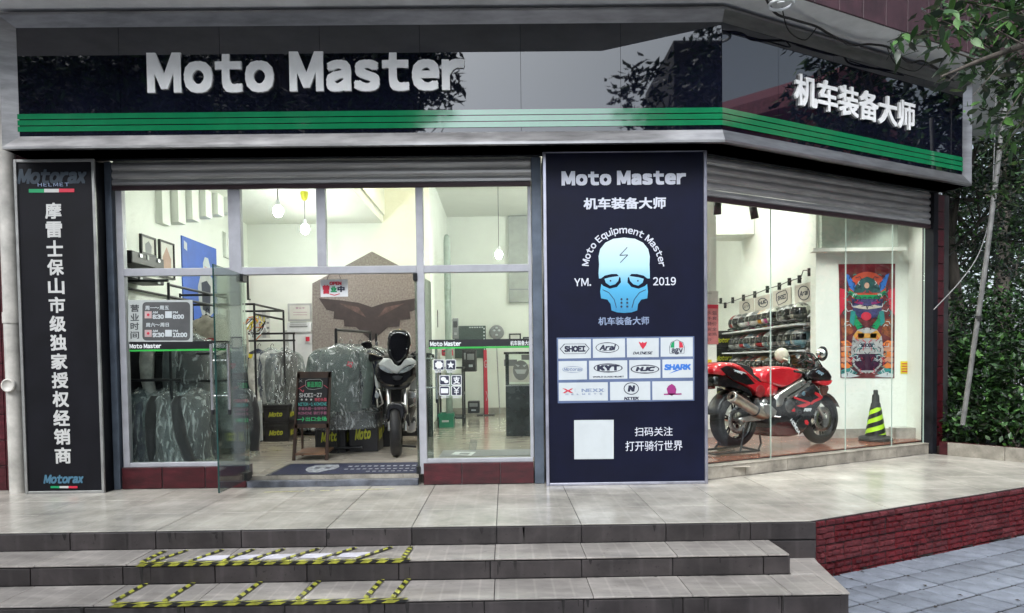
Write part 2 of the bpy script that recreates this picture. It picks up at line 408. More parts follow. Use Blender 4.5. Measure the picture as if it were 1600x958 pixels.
G_door = glass_mat('green_door_glass', (.93,.985,.96), .8, .01)
M_pipe = mat('cream_pipe', (.50,.48,.44), .45, var=.18, scale=5)
M_cable = mat('black_cable', (.02,.02,.02), .6)

def clip(poly, lines):       # keep the side where n.p >= d
    for (nx, ny, d) in lines:
        out = []
        for i in range(len(poly)):
            a, b = poly[i], poly[(i+1) % len(poly)]
            fa = nx*a[0]+ny*a[1]-d; fb = nx*b[0]+ny*b[1]-d
            if fa >= 0: out.append(a)
            if (fa >= 0) != (fb >= 0):
                t = fa/(fa-fb); out.append((a[0]+(b[0]-a[0])*t, a[1]+(b[1]-a[1])*t))
        poly = out
        if len(poly) < 3: return []
    return poly
def shrink(poly, g):
    c = (sum(p[0] for p in poly)/len(poly), sum(p[1] for p in poly)/len(poly))
    return poly
def tile_flat(poly, z, th, name, m, parent, bev=.002):
    mb = MB(); mb.prism([(x, y, z-th) for x, y in poly], (0, 0, th)); return mb.build(name, m, parent, bevel=bev, seg=1)

# ------------------------------------------------------------------ ground and pavement
GZ = -.42
mb = MB(); mb.box((-90,-90,GZ-.2), (90,90,GZ-.03)); mb.build('ground', M_ground, kind='structure', org=(0,0,GZ-.1))
BW0 = V((2.21,-1.77,0)); BWD = V((math.cos(R(27)), math.sin(R(27)), 0)); BWN = V((BWD.y,-BWD.x,0))
pav = thing('pavement', None, None, (3.4,-2.2,GZ), kind='structure')
mb = MB(); mb.obox(BW0+BWD*-3.2+V((0,0,GZ-.05))+BWN*.02, BWD*14, BWN*7, V((0,0,.042))); mb.build('joint_bed', M_grout, pav)
pm = MB(); pm.box((-.0935,-.1185,-.03), (.0935,.1185,0)); pav0 = None; cnt = 0
far = MB()
base = BW0
cells = []
for j in range(0, 26):
    for i in range(-14, 60):
        p = base + BWD*(i*.205+.1) + BWN*(j*.255+.15)
        if p.x < 1.9 and p.y > -2.75: continue
        d = (p-CAM); dep = d.dot(fwd)
        if dep < 1: continue
        sx = PCX + FOC*d.dot(RT)/dep
        sy = PCY - FOC*(V((p.x,p.y,GZ))-CAM).dot(UP)/dep
        vis = 1180 < sx < 1640 and 840 < sy < 985
        cells.append((0 if vis else 1, dep, p))
cells.sort(key=lambda c: (c[0], c[1]))
rotm = Matrix.Rotation(R(27), 4, 'Z')
for k, (nv, dep, p) in enumerate(cells):
    q = V((p.x, p.y, GZ + rnd.uniform(-.002,.003)))
    if nv == 0 and cnt < 290:
        if pav0 is None:
            pav0 = pm.build('paver', M_paver, pav, bevel=.004, seg=1); 
            me = pav0.data
            for v in me.vertices: v.co += V(pav.location)
            o = pav0
        else: o = pav0.copy(); COL.objects.link(o)
        o.location = q - pav.location; o.rotation_euler = (rnd.uniform(-.006,.006), rnd.uniform(-.006,.006), R(27)); cnt += 1
    else:
        far.obox(q+BWD*-.097+BWN*-.122+V((0,0,-.03)), BWD*.194, BWN*.244, (0,0,.03))
far.build('paver_field', M_paver, pav, kind='stuff')

# ------------------------------------------------------------------ platform, its tiles, the brick-look wall, steps
plat = thing('platform', None, None, (0,-1,0), kind='structure')
CN = V((-.83,-.56,0)).normalized()      # keep inside of the planter kerb
lines = [(0,1,-1.80), (-BWN.x,-BWN.y,-(BWN.dot(BW0))), (CN.x,CN.y,CN.dot(V((5.14,1.52,0)))-0.02)]
big = clip([(-7,-3),(9,-3),(9,4),(-7,4)], lines)
mb = MB(); mb.prism([(x,y,-.5) for x,y in big], (0,0,.494)); mb.build('core', M_grout, plat)
g = .0025
for i in range(-12, 16):
    for j in range(0, 7):
        x0 = -.07+.6*i; y0 = -1.8+.6*j
        if y0 > .05 and x0+.3 < 1.8: continue
        if y0 > (x0+.6-1.84)*.5363 + .1 and x0 > 1.2: continue
        pl = clip([(x0+g,y0+g),(x0+.6-g,y0+g),(x0+.6-g,y0+.6-g),(x0+g,y0+.6-g)], lines)
        if len(pl) >= 3:
            tile_flat(pl, rnd.uniform(-.0008,.0008), .008, 'floor_tile', M_plat, plat, .0015)
# front riser of the platform
def riser(x0, x1, y, z0, z1, off, parent, w=.6, m=M_riser):
    x = x0
    edges = [x0]; k = math.ceil((x0-off)/w)
    while off+k*w < x1:
        if off+k*w-x0 > .05: edges.append(off+k*w)
        k += 1
    edges.append(x1)
    for a, b in zip(edges, edges[1:]):
        mb = MB(); mb.box((a+.003, y-.012, z0+.002), (b-.003, y+.01, z1-.012)); mb.build('riser_tile', m, parent, bevel=.002, seg=1)
riser(-7, 2.2, -1.80, -.13, 0, -.07, plat)
riser(1.70, 2.2, -1.80, -.30, -.13, -.07, plat)
def step(y0, y1, zt, x1, off, name):
    st = thing(name, None, None, (0,y0,zt), kind='structure')
    mb = MB(); mb.box((-7,y0+.004,zt-.5), (x1-.004,y1-.001,zt-.012)); mb.build('core', M_grout, st)
    k = math.floor((-7-off)/.6)
    while off+k*.6 < x1:
        a = max(-7, off+k*.6)+.002; b = min(x1, off+k*.6+.6)-.002
        if b-a > .02:
            mb = MB(); mb.box((a, y0-.016, zt-.012), (b, y1-.002, zt+rnd.uniform(-.0006,.0006))); mb.build('tread_tile', M_step, st, bevel=.003, seg=2)
        k += 1
    return st
s1 = step(-2.18, -1.815, -.13, 1.86, -.08, 'step')
riser(-7, 1.86, -2.18, -.265, -.14, -.11, s1)
mb = MB(); mb.box((1.86,-2.17,-.265),(1.872,-1.815,-.142)); mb.build('end_tile', M_riser, s1)
s2 = step(-2.58, -2.195, -.265, 2.02, -.08, 'step')
riser(-7, 2.02, -2.58, -.40, -.275, -.14, s2, m=M_riser)
# wedge end of the lowest step running to the brick-look wall
mb = MB(); pw = [(2.02,-2.596),(2.07,-2.60),(2.16,-1.95),(2.19,-1.80),(1.874,-1.815),(1.874,-2.19),(2.02,-2.19)]
mb.prism([(x,y,-.277) for x,y in pw], (0,0,.012)); mb.build('tread_tile', M_step, s2, bevel=.003, seg=1)
mb = MB(); mb.prism([(x-.004,y+.01,-.45) for x,y in pw], (0,0,.172)); mb.build('core', M_riser, s2)
# black scuffs where tape adhesive and water marks sit on the risers
# brick-look tiled side wall of the platform
bw = thing('platform_side_wall', None, None, (3.4,-1.2,-.45), kind='structure')
mb = MB(); mb.obox(BW0+V((0,0,-.46))-BWN*.04, BWD*5.2, BWN*.036, V((0,0,.445))); mb.build('bed', mat('brick_joint', (.26,.17,.17), .9, var=.3, scale=12), bw)
tw, th_ = .192, .134
rowz = [(-.060,.0-.012)] + [(-.060-th_*(k+1), -.060-th_*k) for k in range(3)]
def emboss(o, w, h, m, name, parent):
    mb = MB(); mb.obox(o+BWN*-.004, BWD*w, BWN*.008, UZ*h)
    rows = max(1, round(h/.0405)); rh = h/rows
    for r_ in range(rows):
        if r_ % 2 == 0: cuts = [0, .5, 1]
        else: cuts = [0, .27, .77, 1]
        for a, b in zip(cuts, cuts[1:]):
            x0 = a*w+.0022; x1 = b*w-.0022; z0 = r_*rh+.0028; z1 = (r_+1)*rh-.0022; t = rnd.uniform(.014,.026); e = .007
            p = [o+BWD*x0+UZ*z0, o+BWD*x1+UZ*z0, o+BWD*x1+UZ*z1, o+BWD*x0+UZ*z1]
            q = [o+BWD*(x0+e)+UZ*(z0+e)+BWN*t, o+BWD*(x1-e)+UZ*(z0+e)+BWN*(t*rnd.uniform(.7,1.2)), o+BWD*(x1-e)+UZ*(z1-e)+BWN*t, o+BWD*(x0+e)+UZ*(z1-e)+BWN*(t*rnd.uniform(.7,1.2))]
            p = [v+BWN*.003 for v in p]
            mb.add(p+q, [(4,5,6),(4,6,7),(0,1,5,4),(1,2,6,5),(2,3,7,6),(3,0,4,7)])
    return mb.build(name, m, parent)
for r_, (z0, z1) in enumerate(rowz):
    for k in range(26):
        s0 = k*tw + (0 if r_ % 2 else -.09)
        a = max(.004, s0+.008); b = s0+tw-.008
        if b-a < .02: continue
        emboss(BW0+BWD*a+UZ*(z0+.0035), b-a, z1-z0-.007, M_brickt if rnd.random() < .8 else M_brickt2, 'brick_tile', bw)

# ------------------------------------------------------------------ the shop building
shop = thing('shop_building', 'dark framed motorcycle gear shop filling the ground floor, seen across a tiled platform', 'building', (-1,1,0))
# lower red tile plinths under the left and right windows
def plinth(x0, x1, js):
    mb = MB(); mb.box((x0+.003,-.02,-.01),(x1-.003,.16,.205)); mb.build('plinth', M_grout2, shop)
    e = [x0]+js+[x1]
    for a, b in zip(e, e[1:]):
        mb = MB(); mb.box((a+.004,-.034,.004),(b-.004,-.021,.203)); mb.build('plinth_tile', M_redtile, shop, bevel=.003, seg=1)
plinth(-3.62, -2.45, [PY(0).at(256,750).x, PY(0).at(323,750).x])
plinth(-.78, .27, [PY(0).at(722,740).x, PY(0).at(782,740).x])
# door threshold
MB().box((-2.445,.045,-.01),(-.83,.18,.0995)).build('threshold_step', M_sill, shop, bevel=.003)
mb = MB(); mb.box((-2.445,-.03,-.01),(-.83,.043,.06)); mb.build('threshold', mat('threshold_stone', (.12,.13,.16), .4, var=.3, scale=8), shop, bevel=.006)
# left dark returns, posts, column and right end
mb = MB(); mb.box((-3.69,-.04,0),(-3.63,.10,3.06)); mb.build('shutter_channel', M_postb, shop, bevel=.004)
mb = MB(); mb.box((.275,-.05,0),(.365,.10,3.06)); mb.build('shutter_channel', M_postb, shop, bevel=.004)
mb = MB(); mb.box((-3.80,0.0,0),(-3.695,.12,3.06)); mb.build('post', M_dark, shop)
mb = MB(); mb.box((.38,-.125,0),(1.83,.22,3.06)); mb.build('column', M_dark, shop)
# tiled outer wall left of the banner, with the joints of its tiles
mb = MB(); mb.box((-7.5,.02,-.01),(-3.81,.3,4.2)); mb.build('wall', M_grout2, shop)
for i in range(4):
    for j in range(14):
        x1 = -4.42-.0-.3*i; z0 = .24*j
        mb = MB(); mb.box((x1-.294,-.0,z0+.003),(x1,.019,z0+.236)); mb.build('wall_tile', M_redtile, shop, bevel=.002, seg=1)
mb = MB(); mb.box((-4.42,.0,0),(-3.81,.018,3.06)); mb.build('wall_panel', M_dark, shop)
# right end: shutter channel and a strip of red tiles
SE = 3.60
def rbox(s0, s1, o0, o1, z0, z1, mb=None):
    mb = mb or MB(); mb.obox(CRN+RD*s0+RN*o0+UZ*z0, RD*(s1-s0), RN*(o1-o0), UZ*(z1-z0)); return mb
rbox(SE, SE+.09, -.08, .06, 0, 3.08).build('shutter_channel', M_dark, shop, bevel=.004)
rbox(SE+.0875, SE+.42, -.10, -.012, 0, 3.08).build('end_wall', M_grout, shop)
for j in range(15):
    rbox(SE+.095, SE+.30, -.011, .004, .005+.205*j, .2+.205*j).build('wall_tile', M_redtile, shop, bevel=.002, seg=1)
# sill of the right showroom window
rbox(.06, SE, -.30, .0, -.01, .115).build('sill_bed', M_grout2, shop)
k = 0
while k*.6 < SE:
    a = max(.06, k*.6)+.002; b = min(SE, k*.6+.6)-.002
    rbox(a, b, .001, .014, 0.002, .115).build('sill_face_tile', M_sill, shop, bevel=.002, seg=1)
    rbox(a, b, -.10, .02, .1155, .128).build('sill_top_tile', M_sill, shop, bevel=.003, seg=1); k += 1

# head beams, hidden structure over the openings
mb = MB(); mb.box((-3.69,.12,2.95),(.365,.35,4.25)); mb.build('beam', M_wallp, shop)
rbox(.02, SE+.4, -.40, -.16, 2.95, 4.25).build('beam', M_wallp, shop)
# upper overhang (soffit) and the tiled wall on its outer edge
zc = 4.27; FY = -1.35
# corner where Y = FY meets the right outer edge (off .93)
OV = .80
tC = (FY - (CRN+RN*OV).y)/RD.y; cornr = CRN+RN*OV+RD*tC
endp = CRN+RN*OV+RD*6.5
pl = [(-8,FY),(cornr.x,FY),(endp.x,endp.y),(endp.x-3.0,endp.y+4.5),(-8,.4)]
mb = MB(); mb.prism([(x,y,zc) for x,y in pl], (0,0,.25)); mb.build('overhang', M_plaster, shop, bevel=.01)
mb = MB(); mb.prism([(x,y,zc+.25) for x,y in [(-8,FY+.12),(cornr.x-.05,FY+.12),(endp.x-.06,endp.y+.12),(endp.x-3,endp.y+4.5),(-8,.4)]], (0,0,2.6)); mb.build('upper_wall', M_grout2, shop)
for i in range(24):
    for j in range(3):
        s0 = i*.33; o = cornr+RD*s0+UZ*(zc+.004+.62*j)+RN*.002
        mb = MB(); mb.obox(o-RN*.01, RD*.323, RN*.022, UZ*.612); mb.build('facade_tile', M_browntile, shop, bevel=.003, seg=1)
for i in range(24):
    mb = MB(); mb.box((cornr.x-.33*(i+1)+.006,FY-.012,zc+.004),(cornr.x-.33*i,FY+.01,zc+.9)); mb.build('facade_tile', M_browntile, shop, bevel=.003, seg=1)

# ------------------------------------------------------------------ windows and doors (parts of the shop)
def window(nm, bars, panes, fm, gm, sub='pane'):
    f = MB()
    for a, b in bars: f.box(a, b)
    fr = f.build(nm, fm, shop, bevel=.004)
    ORG[fr.name] = ORG[shop.name]
    for a, b in panes:
        MB().box(a, b).build(sub, gm, fr)
    return fr
zt0, zt1, zh = 2.005, 2.075, 2.83
# left fixed light
window('display_window', [((-3.615,.0,.205),(-3.555,.07,zh)), ((-2.57,.0,.205),(-2.455,.07,zh)), ((-3.555,.0,.205),(-2.57,.07,.245)),
       ((-3.555,.003,zt0),(-2.57,.067,zt1))],
       [((-3.555,.03,.245),(-2.57,.042,zt0)), ((-3.555,.03,zt1),(-2.57,.042,zh))], M_wframe, G_win)
# over the door
window('transom_window', [((-2.455,.0,zt0),(-.815,.07,zt1)), ((-1.745,.0,zt1),(-1.66,.07,zh))],
       [((-2.455,.03,zt1),(-1.745,.042,zh)), ((-1.66,.03,zt1),(-.815,.042,zh))], M_wframe, G_win)
window('display_window', [((-.815,-.002,.10),(-.745,.072,zh)), ((-.745,.0,.205),(.262,.07,.245)), ((-.745,.003,zt0),(.262,.067,zt1)), ((.238,.0,.245),(.27,.07,zh))],
       [((-.745,.03,.245),(.238,.042,zt0)), ((-.745,.03,zt1),(.238,.042,zh))], M_wframe, G_win)
# showroom window panes butted edge to edge, bright polished edges
js = [.03, 1.03, 2.19, 3.00, SE]
ed = mat('polished_glass_edge', (.62,.74,.68), .25, var=.05)
for a, b in zip(js, js[1:]):
    pn = rbox(a+.006, b-.006, -.055, -.045, .128, 2.72).build('window_pane', G_show, shop)
    ORG[pn.name] = ORG[shop.name]
    rbox(b-.006, b-.002, -.056, -.044, .128, 2.72).build('glass_edge', ed, pn)
# door leaves
def leaf(hx, hy, fx, fy, z0, z1, lab, hside=.07):
    h = V((hx,hy,0)); f = V((fx,fy,0)); d = (f-h).normalized(); n = V((d.y,-d.x,0)); L = (f-h).length
    o = MB().obox(h-n*.006+UZ*z0, d*L, n*.012, UZ*(z1-z0)).build('door', G_door, shop, label=lab); ORG[o.name] = ORG[shop.name]
    MB().obox(h-n*.0065+UZ*z0+d*L, d*.004, n*.013, UZ*(z1-z0)).build('edge', mat('dark_glass_edge', (.02,.06,.055), .2), o)
    MB().obox(h-n*.02+UZ*z0+d*.0, d*.14, n*.04, UZ*.07).build('pivot', M_blackm, o, bevel=.004)
    MB().obox(h-n*.02+UZ*(z1-.07), d*.12, n*.04, UZ*.07).build('pivot', M_blackm, o, bevel=.004)
    for s_ in (-1, 1):
        p = h+d*(L-.10)+n*(hside*s_)
        mb = MB(); mb.tube([p+UZ*.76, p+UZ*1.34], .015, 10)
        for z in (.90,1.20): mb.tube([p+UZ*z, h+d*(L-.10)+n*(.008*s_)+UZ*z], .007, 8)
        mb.mi(1)
        mb.tube([p+UZ*.74, p+UZ*.78], .0155, 10); mb.build('handle', [M_chrome, M_blackm], o)
leaf(-2.425, 0, -2.41, -.80, .085, 2.0, 'left door leaf swung fully outward over the platform')
leaf(-.828, -.02, -.762, .75, .105, 2.0, 'right door leaf folded inward beside the mullion')

# ------------------------------------------------------------------ roller shutters
def shutter(nm, lab, org, d, n, L, z0, z1, pitch):
    t = thing(nm, lab, 'roller shutter', org, group='half rolled up metal shutters over the windows')
    o = V(org)
    k = 0; z = z1
    prof = [(0,0),(.006,.006),(.020,.016),(.022,.04),(.014,.058),(.004,.066),(.0,pitch-.002)]
    pf = [(a, b*pitch/.075 if b < .07 else b) for a, b in prof]
    first = None
    while z-pitch > z0-.01:
        mb = MB(); a = o+UZ*(z-pitch-o.z)
        vs = []
        for (h_, zz) in pf: vs += [a+n*h_+UZ*zz, a+n*h_+UZ*zz+d*L]
        mb.add(vs, [(2*i, 2*i+1, 2*i+3, 2*i+2) for i in range(len(pf)-1)], False)
        mb.build('slat', M_slat, t); z -= pitch
    MB().obox(o+UZ*(z-.035-o.z)-n*.01, d*L, n*.035, UZ*.04).build('bottom_bar', mat('dark_bottom_bar', (.06,.035,.04), .5, .3), t, bevel=.003)
    return t
shutter('roller_shutter', 'grey roller shutter drawn up above the doorway windows under the long sign', (-3.63,.0,2.83), V((1,0,0)), V((0,-1,0)), 3.9, 2.83, 3.06, .075)
shutter('roller_shutter', 'grey roller shutter drawn up above the angled showroom window', CRN+RD*.02+UZ*2.68, RD, RN, SE-.02, 2.69, 3.08, .078)

# ------------------------------------------------------------------ the shop sign
sign = thing('shop_sign', 'long glossy black shop sign reading Moto Master with green stripes and metal frame', 'sign', (-1.2,-.4,3.06))
SX0 = -4.34; SC = V((1.955,-.40,0)); SRL = 3.74; zb, zb2, zt2, zt = 3.065, 3.185, 4.12, 4.235
mitd = (V((0,-1,0))+RN).normalized()      # mitre direction outward
def bent(o0, o1, z0, z1, s_end=SRL, x_st=SX0, face_only=False, mb=None):
    """bar following the bent front: offsets o0..o1 in front of the sign face"""
    mb = mb or MB()
    k = 1/mitd.dot(V((0,-1,0)))
    def prof(o): return [V((x_st,-.4-o,0)), SC+mitd*(o*k), SC+RD*s_end+RN*o]
    A = prof(o0); B = prof(o1); vs = []
    for z in (z0, z1):
        vs += [p+UZ*z for p in A]+[p+UZ*z for p in B]
    mb.add(vs, [(0,1,4,3),(1,2,5,4),(9,10,7,6),(10,11,8,7),(3,4,10,9),(4,5,11,10),(1,0,6,7),(2,1,7,8),(0,3,9,6),(5,2,8,11)])
    return mb
bent(-.36, -.012, zb+.02, zt-.02).build('box', M_dark, sign)
bent(-.36, .0, zb, zb+.018).build('underside', M_dark, sign)
# frame: lower and upper bars sloping back to the panels
def fbar(zo, zi, nm):
    k = 1/mitd.dot(V((0,-1,0)))
    def pr(o, z): return [V((SX0,-.4-o,z)), SC+mitd*(o*k)+UZ*z, SC+RD*SRL+RN*o+UZ*z]
    A = pr(.05, zo); B = pr(.05, zo+(zi-zo)*.18); C = pr(.004, zi); D = pr(-.3, zo)
    mb = MB(); vs = A+B+C+D
    for a in (0,1):
        q = [(0+a,1+a,4+a,3+a),(3+a,4+a,7+a,6+a),(9+a,10+a,1+a,0+a)]
        if zo > zi: q = [f[::-1] for f in q]
        mb.add(vs, q)
    mb.build(nm, M_frame, sign)
fbar(zb, zb2, 'frame_bar'); fbar(zt, zt2, 'frame_bar')
# left and right frame ends
MB().prism([(SX0,-.45,zb),(SX0,-.45,zt),(SX0+.12,-.404,zt2),(SX0+.12,-.404,zb2)], (0,.02,0)).build('frame_bar', M_frame, sign, label='left upright bar of the sign frame')
MB().box((SX0-.005,-.45,zb),(SX0,0,zt)).build('frame_side', M_frame, sign)
e0 = SC+RD*SRL
MB().prism([e0+RN*.05+UZ*zb, e0+RN*.05+UZ*zt, e0-RD*.10+RN*.004+UZ*zt2, e0-RD*.10+RN*.004+UZ*zb2], -RN*.02).build('frame_bar', M_frame, sign)
MB().obox(e0+RN*.05+UZ*zb, RD*.004, -RN*.45, UZ*(zt-zb)).build('frame_side', M_frame, sign)
# corner ridges and joints of the metal frame
# glossy panels
xs = [SX0+.02]+[PY(-.4).at(x,150).x for x in (188,345,501,657,814,970)]+[SC.x]
for a, b in zip(xs, xs[1:]):
    MB().box((a+.0016,-.402,zb2-.03),(b-.0016,-.388,zt2+.03)).build('panel', M_signblk, sign)
PS = PY(-.4); PSR = Plane(SC, RN)
ss = [0]+[(PSR.at(x,200)-SC).dot(RD) for x in (1216,1302,1443)]+[SRL-.04]
for a, b in zip(ss, ss[1:]):
    MB().obox(SC+RD*(a+.0016)+RN*.002+UZ*(zb2-.03), RD*(b-a-.0032), -RN*.014, UZ*(zt2-zb2+.06)).build('panel', M_signblk, sign)
for k_ in range(3):
    z0 = 3.225+.054*k_
    bent(.003, .009, z0, z0+.045, SRL-.1, SX0+.1).build('green_stripe', M_green, sign)
mb = MB(); text_px(mb, 'Moto Master', 232, 84, 727, 147, PS, off=.003, bold=.046, gap=.15, depth=.02); 
mb.build('lettering', M_letter, sign)
mb = MB(); a = PSR.at(1240,164,.003); b = PSR.at(1427,206,.003); c = PSR.at(1240,114,.003)
text_on(mb, '机车装备大师', a, V((b.x,b.y,a.z)), V((a.x,a.y,c.z)), RN, bold=.024, depth=.022); mb.build('lettering', M_letter, sign)
# ------------------------------------------------------------------ inside the shop: floor, walls, ceiling, lamps
ifl = thing('shop_floor', None, None, (0,4,.1), kind='structure')
mb = MB(); mb.prism([(x,y,-.02) for x,y in clip([(-4,.15),(5.3,.15),(5.3,8.3),(-4,8.3)], [(-RN.x,-RN.y,-(RN.dot(CRN-RN*.12)))])], (0,0,.112)); mb.build('bed', mat('floor_joint', (.2,.18,.16), .8), ifl)
ft = None
for i in range(-7, 9):
    for j in range(14):
        x0 = i*.6; y0 = .185+j*.6
        if x0 > 1.8 and y0+.6 < (x0-1.84)*.5363 + .9: continue
        if ft is None:
            ft = MB().box((-.2985,-.2985,-.006),(.2985,.2985,0)).build('floor_tile', M_ifloor, org=(0,0,0), bevel=.0012, seg=1); o = ft
        else: o = ft.copy(); COL.objects.link(o)
        o.parent = ifl; o.location = V((x0+.3, y0+.3, .1)) - ifl.location
# raised display floor of the showroom window
dfl = thing('display_floor', None, None, (3.4,1.6,.1), kind='structure')
P1 = CRN+RD*.0-RN*.11; P2 = CRN+RD*3.6-RN*.11
dl = [(-RN.x,-RN.y,-(RN.dot(P1)))]
mb = MB(); mb.prism([(x,y,.0) for x,y in clip([(1.86,0),(5.3,0),(5.3,3.0),(1.86,3.0)], dl)], (0,0,.138)); mb.build('base', M_redtile, dfl)
for i in range(12):
    for j in range(11):
        x0 = 1.86+.3*i; y0 = .0+.3*j
        pl = clip([(x0+.0015,y0+.0015),(x0+.2985,y0+.0015),(x0+.2985,min(3.0,y0+.2985)),(x0+.0015,min(3.0,y0+.2985))], dl+[(0,-1,-3.0)])
        if len(pl) >= 3 and (abs(pl[0][0]-pl[2][0]) > .01): tile_flat(pl, .147, .008, 'floor_tile', M_redfl, dfl, .001)
def wall(nm, a, b, m=M_wallp):
    return MB().box(a, b).build(nm, m, kind='structure')
wall('interior_wall', (-4.05,.1,0), (-3.9,4.4,4.1))                  # left wall
wall('interior_wall', (-4.05,4.4,0), (-1.12,4.55,4.1))                # wall behind the motorcycles
wall('interior_wall', (-1.27,4.55,0), (-1.12,8.1,4.1))
wall('interior_wall', (-1.27,8.1,0), (4.3,8.25,4.1))
wall('interior_wall', (4.15,2.36,0), (4.3,8.1,4.1))
wall('interior_wall', (3.89,2.2,0), (5.15,2.36,4.1))
wall('interior_wall', (5.04,1.855,0), (5.25,2.2,4.1))
mb = MB(); mb.prism([(x,y,4.1) for x,y in clip([(-4.05,.36),(5.4,.36),(5.4,8.25),(-4.05,8.25)], [(-RN.x,-RN.y,-(RN.dot(CRN-RN*.41)))])], (0,0,.14)); mb.build('ceiling', M_ceil, kind='structure')
wall('ceiling', (-3.9,.36,3.3), (-1.83,4.4,3.42), M_ceil)
wall('ceiling_edge', (-1.86,.36,3.42), (-1.80,4.4,4.1), M_ceil)
wall('pilaster', (1.9,2.5,0), (2.735,2.9,4.1))
wall('skirting', (1.9,2.47,.1), (2.75,2.5,.25), mat('stone_skirting', (.42,.40,.36), .35, var=.2, scale=5))
wall('bulkhead', (3.92,2.10,2.5), (4.86,2.2,3.0), mat('grey_green_paint', (.42,.48,.42), .7, var=.08))
wall('ledge', (3.80,2.06,2.455), (4.95,2.2,2.497))
wall('bulkhead', (3.3,5.2,3.2), (4.14,5.9,4.1))
M_skirt = mat('stone_skirting', (.42,.40,.36), .35, var=.2, scale=5)
wall('skirting', (3.89,2.18,.146), (5.06,2.2,.26), M_skirt)
wall('skirting', (-1.12,8.075,.1), (3.89,8.1,.22), M_skirt)
wall('skirting', (-1.12,4.6,.1), (-1.10,8.07,.22), M_skirt)
wall('corner_block', (4.80,2.0,.146), (5.05,2.18,.28), M_skirt)
# stair soffit planks hanging in the upper left corner
ed_ = [195,222,252,277,299,320,339,356]; bt_ = [352,349,347,343,338,335,332]
st = thing('staircase', 'white stepped underside of a staircase in the top left corner above the framed pictures', 'staircase', (-3.3,2.2,2.7))
for k in range(7):
    Pk = PY(1.2+.22*k); a = Pk.at(ed_[k]-1, bt_[k]); b = Pk.at(ed_[k+1], 270)
    MB().box((a.x,Pk.p0.y,a.z),(b.x,Pk.p0.y+.2,3.3)).build('step_panel', M_wallp, st)
Pk = PY(3.4); mb = MB(); mb.prism(pts_px(Pk, [(277,334),(300,334),(353,364),(353,402),(347,402),(347,370)]), (0,.5,0)); mb.build('stringer', mat('grey_green_plaster', (.70,.73,.68), .8, var=.04), st)  # stringer in light grey-green plaster
# pendant lamps
M_bulb = mat('bulb_glow', (1,1,1), .5, emit=(1,1,.95), es=30); M_bulb.cycles.emission_sampling = 'NONE'
M_yel = mat('yellow_cup', (.62,.60,.05), .4, var=.05)
LK = .78
def lamp_light(o, p, w, col=(1,.985,.93), r=.08):
    l = bpy.data.lights.new('bulb_light', 'POINT'); l.energy = w*LK; l.color = col; l.shadow_soft_size = r
    q = bpy.data.objects.new('bulb_light', l); COL.objects.link(q); q.parent = o; q.location = V(p)-V(o.location); return q
def pendant(x, y, zt, zl, lab, w=60, cup=M_yel):
    t = thing('pendant_lamp', lab, 'pendant lamp', (x,y,zt), group='hanging bulb lamps')
    MB().lathe((x,y,zt),(0,0,-1),[(.045,0),(.05,.02),(.035,.09),(.012,.11),(.001,.11)],14).build('ceiling_cup', cup, t)
    MB().tube([(x,y,zt-.1),(x,y,zl+.1)], .005, 6).build('cord', M_cable, t)
    MB().lathe((x,y,zl+.12),(0,0,-1),[(.02,0),(.024,.05),(.03,.07)],10).build('socket', M_white, t)
    MB().ball((x,y,zl),(.055,.055,.065)).build('bulb', M_bulb, t)
    lamp_light(t, (x,y,zl-.12), w)
pendant(-2.46,1.2,3.3,2.84,'hanging bulb nearest the window, seen in the second pane over the doorway', 14)
pendant(-2.46,2.3,3.3,2.84,'hanging bulb under a yellow ceiling cup, middle one of the row over the jackets', 14)
pendant(-2.5,3.4,3.3,2.82,'farthest hanging bulb of the row, half hidden by the window mullion', 11)
pendant(-.06,4.0,4.1,2.74,'hanging bulb on a long dark rod above the black counter', 25, M_blackm)
wl = thing('cove_lamp', 'warm lamp hidden up in the ceiling void to the right of the diagonal edge', 'lamp', (-1.45,3.2,3.95))
MB().lathe((-1.45,3.2,4.09),(0,0,-1),[(.001,0),(.12,0),(.12,.04),(.001,.05)],16).build('diffuser', mat('warm_glow', (1,.9,.7), .5, emit=(1,.82,.5), es=4), wl)
lamp_light(wl, (-1.4,3.0,3.85), 13, (1,.78,.42), .1)
# unseen fill lamps added over the deep room (above the window head); showroom spots
for x, y, w in ((.8,2.2,20),(1.6,6.2,27),(2.9,3.9,42)):
    if not w: continue
    t = thing('ceiling_fill_lamp', 'unseen round fill lamp added over the '+('front' if y < 3 else 'back' if y > 5 else 'showroom end')+' of the main sales floor', 'ceiling lamp', (x,y,4.08))
    MB().lathe((x,y,4.098),(0,0,-1),[(.001,0),(.16,0),(.17,.03),(.14,.06),(.001,.075)],20).build('diffuser', M_bulb, t); lamp_light(t, (x,y,3.9), w, (1,1,.95), .15)
def spot(p, aim, lab, w):
    t = thing('ceiling_spotlight', lab, 'spotlight', p, group='lit spotlights at the top of the showroom window')
    p = V(p); d = (V(aim)-p).normalized()
    MB().tube([p+UZ*.16, p+UZ*.02], .008, 8).build('stem', M_blackm, t)
    MB().lathe(p-d*.02, d, [(.001,-.07),(.04,-.07),(.042,.08),(.038,.082),(.034,.06),(.001,.06)],16).build('can', M_blackm, t)
    MB().lathe(p-d*.02, d, [(.033,.07),(.001,.071)],14).build('lens', M_bulb, t)
    l = bpy.data.lights.new('spot_light', 'SPOT'); l.energy = w*LK; l.spot_size = R(120); l.spot_blend = .8; l.shadow_soft_size = .05; l.color = (1,.99,.93)
    q = bpy.data.objects.new('spot_light', l); COL.objects.link(q); q.parent = t; q.location = d*.11; q.rotation_euler = (-d).to_track_quat('Z','Y').to_euler()
sp1 = PR(-.5).at(1121,326); sp2 = PR(-.55).at(1178,333)
spot(sp1, (2.3,1.2,.1), 'black ceiling spotlight close to the blue banner edge', 40)
